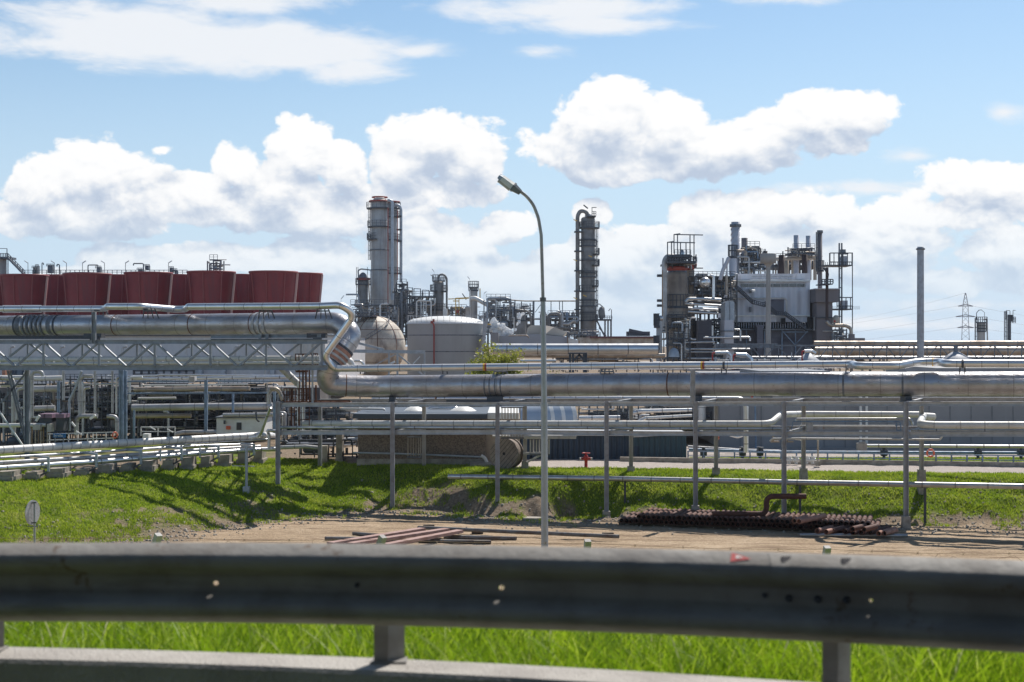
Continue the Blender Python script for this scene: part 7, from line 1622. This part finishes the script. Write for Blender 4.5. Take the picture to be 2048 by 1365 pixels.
# lone chimney, pylon, far columns
lc = thing('chimney', 'tall lone grey chimney with a flat collar standing on the right', 'chimney', P(1841, 760, 118)); d = 118; c = P(1841, 760, d); H = P(0, 493.5, d).z-c.z
mb = MB(); mb.lathe(c, [(px(7, d), 0), (px(6.6, d), H-.1), (px(6, d), H), (px(5.5, d), H-.5)], 28); mb.build('flue', 'steel', lc); mb = MB(); mb.lathe((c.x, c.y, c.z+H-.25), [(px(6.5, d), -.02), (px(8.8, d), 0), (px(8.8, d), .12), (px(6, d), .14)], 28); mb.build('collar', 'steel_mid', lc)
mb = MB(); mb.disc((c.x, c.y, c.z+H-.3), px(6, d)); mb.build('mouth', 'dark', lc)
mat('pylon_steel', (0.28, 0.26, 0.29), .6, .1)
py_ = thing('pylon', 'distant lattice power pylon with three pairs of arms', 'pylon', P(1931, 690, 620)); d = 620
def lat(mb, y0, y1, w0, w1, n, uc=1931):
    A = []
    for i in range(n+1):
        t_ = i/n; y = y0+(y1-y0)*t_; w = w0+(w1-w0)*t_; A.append([P(uc+e*w, y, d+f*px(w, d)) for e in (-1, 1) for f in (-1, 1)])
    for i in range(n):
        for k_ in range(4): mb.beam(A[i][k_], A[i+1][k_], .2)
        for a, b in ((0, 2), (1, 3), (0, 1), (2, 3)): mb.beam(A[i][a], A[i+1][b], .1); mb.beam(A[i][b], A[i+1][a], .1)
mb = MB(); lat(mb, 690, 609, 8, 5, 7); lat(mb, 609, 586, 5, .6, 3); mb.build('lattice', 'pylon_steel', py_)
for y, w in ((611, 15), (632, 19), (654, 16)):
    for s_ in (-1, 1):
        mb = MB(); mb.beam(P(1931, y-2.5, d), P(1931+s_*w, y+1.2, d), .3); mb.beam(P(1931, y+1, d), P(1931+s_*w, y+1.4, d), .3); mb.build('arm', 'pylon_steel', py_)
for k_, (u0, y0, u1, y1, sag) in enumerate(((1915, 612, 1600, 658, 10), (1912, 633, 1600, 676, 9), (1915, 655, 1640, 688, 5), (1931, 586, 1700, 640, 8), (1946, 612, 2200, 650, 9), (1950, 633, 2200, 668, 8), (1947, 655, 2200, 682, 6))):
    mb = MB(); A, B = P(u0, y0, d), P(u1, y1, d*(1.5 if u1 < u0 else .9)); B = P(u1, y1, B.y); pts = []
    for j in range(13): t_ = j/12; p = A.lerp(B, t_); p.z -= 4*t_*(1-t_)*px(sag, p.y)*.4; pts.append(p)
    mb.tube(pts, .035, 4, cap=False); mb.build('power_line', 'pylon_steel', None, ('power line running left from the pylon, %s' % ('topmost arm', 'middle arm', 'lowest arm', 'from its peak')[k_]) if k_ < 4 else ('power line running right from the pylon, %s' % ('topmost arm', 'middle arm', 'lowest arm')[k_-4]), 'power line')
d = 320; f1 = thing('far_column', 'distant grey column with a hooped top right of the pylon', 'column', P(1963, 690, d)); column(f1, 1963, 14, 644, 695, d, 'col_pale', [(644, 4), (656, 2), (662, 2)], dome=False, ladder=(1953, 636, 690)); ptube(f1, [(1953, 640), (1953, 626), (1958, 620), (1962, 620)], 1.4, d, 'steel_dark'); ptube(f1, [(1967, 640), (1974, 637), (1975, 690)], 3, d, 'pipe_grey'); ptube(f1, [(1962, 619), (1969, 625), (1969, 640)], 1, d, 'steel_mid')
f2 = thing('far_column', 'distant slim dark column with a ladder near the right edge', 'column', P(2018, 690, d)); column(f2, 2018.5, 7, 629, 695, d, 'steel_dark', [(640, 4, -60, 60)], dome=False, ladder=(2012, 622, 690)); ptube(f2, [(2012, 640), (2012, 621), (2020, 621), (2020, 628)], 1.3, d, 'steel_mid'); ptube(f2, [(2026, 645), (2026, 620), (2031, 621)], 1.2, d, 'steel_mid')
mb = MB()
for k_ in range(2): mb.rail([P(2022, 640+k_*6, d-2), P(2031, 640+k_*6, d-2)], h=px(6, d), sp=px(3, d), r=.06)
mb.build('railing', 'steel_dark', f2)
mb = MB(); d = 300; mb.pbox(1700, 1730, 676, 690, d, 8); mb.build('low_building', 'box_brown', None, 'low dark roof just right of the process block', 'building')

# ------------------------------------------------------------------ steam
def volmat(name, dens, col=(1, 1, 1)):
    m = bpy.data.materials.new(name); m.use_nodes = True; t = m.node_tree; t.nodes.clear(); q = G(t); o = q.n('ShaderNodeOutputMaterial'); v = q.n('ShaderNodeVolumePrincipled')
    v.inputs['Color'].default_value = (*col, 1); v.inputs['Anisotropy'].default_value = .2
    nz = q.noise(q.n('ShaderNodeNewGeometry').outputs['Position'], .9, 4, .6).outputs[0]
    q.put(v.inputs['Density'], q.m('MULTIPLY', q.smooth(nz, .38, .62), dens)); q.link(v.outputs[0], o.inputs['Volume']); MATS[name] = m; return m
mat('steam_white', (0.9, 0.9, 0.9), 1.0, 0, spec=0.0, trans=0.35)
def puffs(label, blobs, D):
    # billowing steam as one lumpy closed body
    import bmesh
    bm_ = bmesh.new()
    for (u, y, w) in blobs:
        m4 = Matrix.Translation(P(u, y, D+random.uniform(-1, 1))); bmesh.ops.create_icosphere(bm_, subdivisions=4, radius=px(w, D), matrix=m4)
    from mathutils import noise as mn
    for v in bm_.verts:
        p = v.co*0.9; n_ = mn.fractal(p, 0.7, 2.2, 5); v.co += v.normal*n_*0.55 if v.normal.length > 0 else Vector()
    c = P(blobs[0][0], blobs[0][1], D); 
    me = bpy.data.meshes.new('steam'); bmesh.ops.translate(bm_, verts=bm_.verts, vec=-c); bm_.to_mesh(me); bm_.free()
    for p_ in me.polygons: p_.use_smooth = True
    me.materials.append(MATS['steam_white']); o = bpy.data.objects.new('steam', me); COL.objects.link(o); o.location = c; WLOC[o.name] = tuple(c); tag(o, label, 'steam', kind='stuff')
puffs('white cloud of steam puffing above the grey gabled hall', [(988, 648, 8), (995, 655, 9), (1002, 651, 7), (1006, 660, 8), (1013, 664, 7), (1019, 667, 5), (994, 666, 9), (1004, 668, 6), (986, 658, 7)], 200)
puffs('thin grey wisp of steam rising left of the street lamp', [(1031, 658, 2.6), (1034, 650, 3), (1037, 643, 3.2), (1039, 635, 3.4), (1036, 628, 2.6), (1045, 626, 2.2)], 200)

# ------------------------------------------------------------------ tree before the domed tank
mat('bark', (0.10, 0.08, 0.06), .9, 0, (0.06, .05, .04), 3, .9)
lm_ = grass_mat('tree_leaf', [(0.2, (0.14, 0.16, 0.025)), (0.5, (0.30, 0.32, 0.045)), (0.75, (0.46, 0.46, 0.09))], 0.45, 0.9)
def tree(label, u, yt, yb, w, D, n, seed, crown0=None):
    R = np.random.default_rng(seed); t = thing('tree', label, 'tree', P(u, 745, D)); base = P(u, 0, D); base.z = PZ-.1; top = P(u, yt, D).z; W_ = px(w, D)/2
    rr = random.Random(seed); mb = MB(); H = top-base.z; tips = []
    mb.tube([base, base+Vector((.15, 0, H*.35)), base+Vector((-.1, .1, H*.6))], [.16, .12, .07], 8)
    for k_ in range(34):
        a = rr.uniform(0, 6.28); s0 = base+Vector((0, 0, H*rr.uniform(.25, .6))); e = base+Vector((math.cos(a)*W_*rr.uniform(.45, 1), math.sin(a)*W_*rr.uniform(.3, .8), H*rr.uniform(.35, .92)*(1-.25*rr.random())))
        if e.z > base.z+H*.8: e.x = base.x+(e.x-base.x)*.55
        mid = s0.lerp(e, .5)+Vector((0, 0, .25)); mb.tube([s0, mid, e], [.06, .035, .012], 5); tips += [(mid, .5), (e, .75), (mid.lerp(e, .5), .6)]
    mb.build('trunk', 'bark', t)
    C = []; S = []
    for p, s_ in tips:
        m_ = n//len(tips); C.append(np.array([tuple(p)])+R.normal(0, 1, (m_, 3))*np.array([.34, .34, .24])*s_*1.3)
    C = np.concatenate(C); m_ = len(C); q1 = R.normal(0, 1, (m_, 3)); q1 /= np.linalg.norm(q1, axis=1)[:, None]; q2 = np.cross(q1, R.normal(0, 1, (m_, 3))); q2 /= np.linalg.norm(q2, axis=1)[:, None]; s_ = R.uniform(.05, .13, m_)[:, None]
    V = np.stack([C-q1*s_, C-q2*s_*.5, C+q1*s_, C+q2*s_*.5], 1).reshape(-1, 3)-np.array([tuple(WLOC[t.name])])
    o = np_mesh('crown', V, np.arange(m_*4).reshape(-1, 4), [lm_]); o.parent = t
    at_ = o.data.attributes.new('tone', 'FLOAT', 'POINT'); at_.data.foreach_set('value', np.repeat(R.uniform(0, 1, m_), 4).astype(np.float32))
tree('yellow-green leafy young tree in front of the domed tank', 990, 679, 745, 146, 100, 20000, 5)
tree('smaller bushy young tree just right of the leafy one, mostly behind the pipe', 1110, 734, 750, 80, 101, 3000, 9)

# ------------------------------------------------------------------ yard: pipe stack, scrap, fence
def hollow(a, b, r, m_, label=None, group=None, name='steel_pipe', n=14, parent=None):
    mb = MB(); d = (b-a).normalized(); mb.tube([a, b], r, n, cap=False); mb.tube([b, a], r*.86, n, cap=False)
    x = d.cross(ZUP).normalized(); y = d.cross(x)
    for e in (a, b):
        vs = [e+(x*math.cos(2*math.pi*j/n)+y*math.sin(2*math.pi*j/n))*R_ for R_ in (r, r*.86) for j in range(n)]; mb.add(vs, [(j, (j+1) % n, (j+1) % n+n, j+n) for j in range(n)])
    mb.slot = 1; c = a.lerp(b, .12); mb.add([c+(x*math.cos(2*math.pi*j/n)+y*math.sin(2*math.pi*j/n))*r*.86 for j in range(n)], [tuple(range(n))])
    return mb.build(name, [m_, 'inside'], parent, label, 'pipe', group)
SL = DL((1243, 64.6), (1800, 61.3)); rp = 0.112
gstack = 'rusty pipes stacked on the yard'
def stackpt(u): D = SL(u); return Vector(((u-CX)/F*D, D, 0))
A_, B_ = stackpt(1243), stackpt(1770); dirs = (B_-A_).normalized(); Ls = (B_-A_).length; fwd = Vector((0.30, 1, 0)).normalized()
nb = int(Ls/(rp*2.04)); rr = random.Random(4)
for row, (s0, s1, z) in enumerate(((0, nb, 0.0), (3.5, nb-1.5, rp*1.78))):
    k_ = s0
    while k_ < s1:
        p = A_+dirs*(k_*rp*2.04)-fwd*rr.uniform(-.05, .12)+ZUP*(0.13+rp+z); q_ = p+fwd*(2.9+rr.uniform(-.2, .25))
        hollow(p, q_, rp*rr.uniform(.93, 1.0), rr.choice(['rust_pipe']*5+['rust']), 'rusty steel pipe, open end forward, in the %s layer of the long stack' % ('bottom' if row == 0 else 'upper'), gstack+(', bottom layer' if row == 0 else ', upper layer')); k_ += 1
for e in (.4, 2.5):
    mb = MB(); mb.obox(A_.lerp(B_, .5)+fwd*e+ZUP*.05, dirs*(Ls/2+.2), fwd*.1, ZUP*.08); mb.build('timber_sleeper', 'bark', None, 'long timber bearer under the %s of the stacked rusty pipes' % ('front end' if e < 1 else 'back end'), 'timber')
jumb = [((1588, 1042), (1612, 1033), .24, 0), ((1598, 1043), (1650, 1031), .24, 0), ((1620, 1054), (1668, 1040), .12, 0), ((1612, 1050), (1684, 1042), .13, 0), ((1634, 1062), (1690, 1048), .12, 1), ((1652, 1064), (1702, 1051), .11, 1), ((1665, 1062), (1712, 1052), .11, 0), ((1690, 1063), (1728, 1050), .11, 0), ((1705, 1065), (1742, 1053), .11, 0), ((1722, 1065), (1760, 1055), .11, 0), ((1740, 1064), (1776, 1056), .11, 0), ((1757, 1067), (1790, 1057), .11, 1), ((1768, 1067), (1792, 1059), .11, 1), ((1705, 1058), (1730, 1051), .33, 0), ((1728, 1059), (1752, 1052), .33, 0)]
for k_, ((u0, y0), (u1, y1), r_, li) in enumerate(jumb):
    z0 = .13+rp+(.4 if r_ > .2 else 0); r_ = rp
    Da = (ZC-z0)*F/(y0-HY); p = P(u0, y0, Da); Db = min((ZC-z0-.05)*F/(y1-HY), Da+3.4); q_ = P(u1, y1, Db); q_.z = z0+.03
    hollow(p, q_, r_, 'rust_light' if li or k_ in (0, 1, 3) else 'rust_pipe', 'loose %s pipe lying askew at the right end of the stack' % ('pale rusty' if li or k_ in (0, 1, 3) else 'dark rusty'), 'askew pipes at the right end, '+('pale rust' if li or k_ in (0, 1, 3) else 'dark rust'))
hollow(P(1600, 1070, 61.2), P(1815, 1071.5, 60.9), .085, 'alu', 'bright silver pipe on the ground at the right end of the stack')
lp = MB(); d = 64; zt = .62; pts = [P(1425, 0, d), P(1533, 0, d), P(1533, 992.5, d), P(1612, 992.5, d)]; pts[0].z = pts[1].z = .62; pts[1].z = .62
lp.tube(pts, .125, 16, fillet=.32, k=7); lp.build('bent_pipe', 'rust_pipe', None, 'dark rusty Z-shaped pipe standing on the pipe stack', 'pipe')
# scrap lengths
def glen(label, u0, y0, u1, y1, r, m_='pipe_grey', z=None):
    z = r if z is None else z; Da, Db = (ZC-z)*F/(y0-HY), (ZC-z)*F/(y1-HY); hollow(P(u0, y0, Da), P(u1, y1, Db), r, m_, label, name='scrap_pipe')
mat('old_pipe', (0.20, 0.20, 0.20), .6, .3, (0.14, .10, .08), 2, .9, spots=(0.22, .10, .05), bump=.1, bs=12)
glen('longest grey scrap pipe lying across the yard', 836, 1055, 1238, 1073, .085, 'old_pipe', .2)
glen('grey scrap pipe under the red channel beams, middle one', 888, 1073.5, 1033, 1077, .09, 'old_pipe'); glen('grey scrap pipe nearest the guardrail', 838, 1082, 982, 1084, .085, 'old_pipe')
glen('grey scrap pipe poking out left of the red beams, rear', 706, 1067, 762, 1071, .08, 'old_pipe'); glen('grey scrap pipe poking out left of the red beams, front', 650, 1077, 740, 1078, .09, 'old_pipe')
mat('channel_red', (0.42, 0.27, 0.24), .7, 0, (0.31, .18, .15), 2, .9)
for k_, (u0, y0, u1, y1) in enumerate(((660, 1085, 845, 1056), (700, 1086, 893, 1057), (770, 1088, 920, 1060))):
    z = .36; Da, Db = (ZC-z)*F/(y0-HY), (ZC-z)*F/(y1-HY); a, b = P(u0, y0, Da), P(u1, y1, Db); mb = MB(); w = .34
    x = (b-a).cross(ZUP).normalized(); mb.beam(a, b, w, .03); mb.beam(a+x*w/2-ZUP*.05, b+x*w/2-ZUP*.05, .03, .12); mb.beam(a-x*w/2-ZUP*.05, b-x*w/2-ZUP*.05, .03, .12)
    mb.build('channel_beam', 'channel_red', None, 'pinkish rusty channel beam on the scrap pipes, %s of three' % ('left', 'middle', 'right')[k_], 'beam')
for k_, (u, y) in enumerate(((957, 1063), (860, 1052), (1218, 1068), (962, 1084), (690, 1086))): mb = MB(); Dk = (ZC-.1)*F/(y-HY); p = P(u, y, Dk); mb.box((p.x-.3, p.y-.1, -.05), (p.x+.2, p.y+.1, .16)); mb.build('timber_block', 'bark', None, 'small timber block under the scrap pipes', 'timber', 'timber blocks among the scrap')
mb = MB(); mb.pbox(1046, 1096, 1036.5, 1046, 66.6, .7); mb.pbox(1083, 1106, 1037, 1045, 66.9, .6); mb.build('concrete_slab', 'concrete', None, 'low concrete slab at the foot of the bank behind the lamp', 'slab')
# fence in the dip
DFn = 28.0; fz = lambda u: zland(u, DFn)
fn = thing('wire_fence', 'sagging barbed wire with coils between leaning concrete posts', 'fence', P(1000, 1100, DFn))
fp = [(-130, 1066), (310, 1067), (757, 1071), (1175, 1079), (1652, 1092), (2110, 1100)]
for u, y in fp:
    D = DFn; x = (u-CX)/F*D; zt = P(u, y, D).z; mb = MB(); a = Vector((x-.05, D, fz(u)-.3)); b = Vector((x-.02, D, zt-.32)); c = Vector((x+.1 if u < 900 else x, D-.12, zt))
    mb.beam(a, b, .13, .13); mb.beam(b-Vector((0, 0, .03)), c, .12, .12); mb.build('post', 'concrete_pale', fn)
for dy, rr_ in ((7, .004), (30, .004), (55, .004)):
    mb = MB(); pts = []
    for (u0, y0), (u1, y1) in zip(fp[:-1], fp[1:]):
        for j in range(10): t_ = j/10; pts.append(P(u0+(u1-u0)*t_, y0+(y1-y0)*t_+dy+4*math.sin(math.pi*t_)+random.uniform(-.8, .8), DFn-.1))
    mb.tube(pts, rr_, 4, cap=False)
    for p in pts[::2]: mb.beam(p-Vector((.02, 0, .03)), p+Vector((.02, 0, .03)), .005); mb.beam(p-Vector((-.02, 0, .03)), p+Vector((-.02, 0, .03)), .005)
    mb.build('wire', 'rope_brown', fn)
mb = MB(); pts = []
for (u0, y0), (u1, y1) in zip(fp[:-1], fp[1:]):
    for j in range(90): t_ = j/90; a = t_*2*math.pi*9; c = P(u0+(u1-u0)*t_, y0+(y1-y0)*t_+30, DFn); pts.append(c+Vector((.16*math.sin(a*0.53+1), .22*math.cos(a), (.17+.06*math.sin(a*.31+u0))*math.sin(a)+.03*math.sin(a*3.3)-.05)))
mb.tube(pts, .0035, 4, cap=False); mb.build('coil', 'rope_brown', fn)

# ------------------------------------------------------------------ added unseen leaf screen behind the viewer, blocking sky light from the guardrail
mat('leaf_dark', (0.022, 0.034, 0.012), 0.8, 0, (0.014, 0.022, 0.008), 0.6, 0.9)
n = 34000
hx = RNG.uniform(-48, 48, n); hz = RNG.uniform(5.5, 32, n)
hy = -7.5-(hz-5.5)*0.15-1.2*fbm(hx*0.3+5, hz*0.4)+RNG.normal(0, 0.35, n)
q1 = RNG.normal(0, 1, (n, 3)); q1 /= np.linalg.norm(q1, axis=1)[:, None]; q2 = np.cross(q1, RNG.normal(0, 1, (n, 3))); q2 /= np.linalg.norm(q2, axis=1)[:, None]
cc = np.stack([hx, hy, hz], -1); s1 = RNG.uniform(0.18, 0.5, n)[:, None]
V = np.stack([cc-q1*s1-q2*s1*.6, cc+q1*s1-q2*s1*.5, cc+q1*s1*.7+q2*s1*.6, cc-q1*s1*.6+q2*s1*.6], 1).reshape(-1, 3)
wd_ = np_mesh('sky_blocker', V, np.arange(n*4).reshape(-1, 4), [MATS['leaf_dark']]); tag(wd_, 'added unseen screen of dark leaves behind the viewer, blocking sky light', 'sky_blocker', kind='stuff')

# ------------------------------------------------------------------ the thin summer air over the plant
hm = bpy.data.materials.new('haze'); hm.use_nodes = True; hm.node_tree.nodes.clear(); q = G(hm.node_tree)
v = q.n('ShaderNodeVolumePrincipled'); v.inputs['Color'].default_value = (0.80, 0.88, 1.0, 1); v.inputs['Density'].default_value = 0.0001; v.inputs['Anisotropy'].default_value = 0.3
o_ = q.n('ShaderNodeOutputMaterial'); q.link(v.outputs[0], o_.inputs['Volume'])
hb_ = MB(); hb_.box((-9900, -60, -1.5), (9950, 1750, 62)); MATS['haze'] = hm
hb_.build('haze', 'haze', None, 'thin pale summer haze over the whole plant', 'haze', kind='stuff')
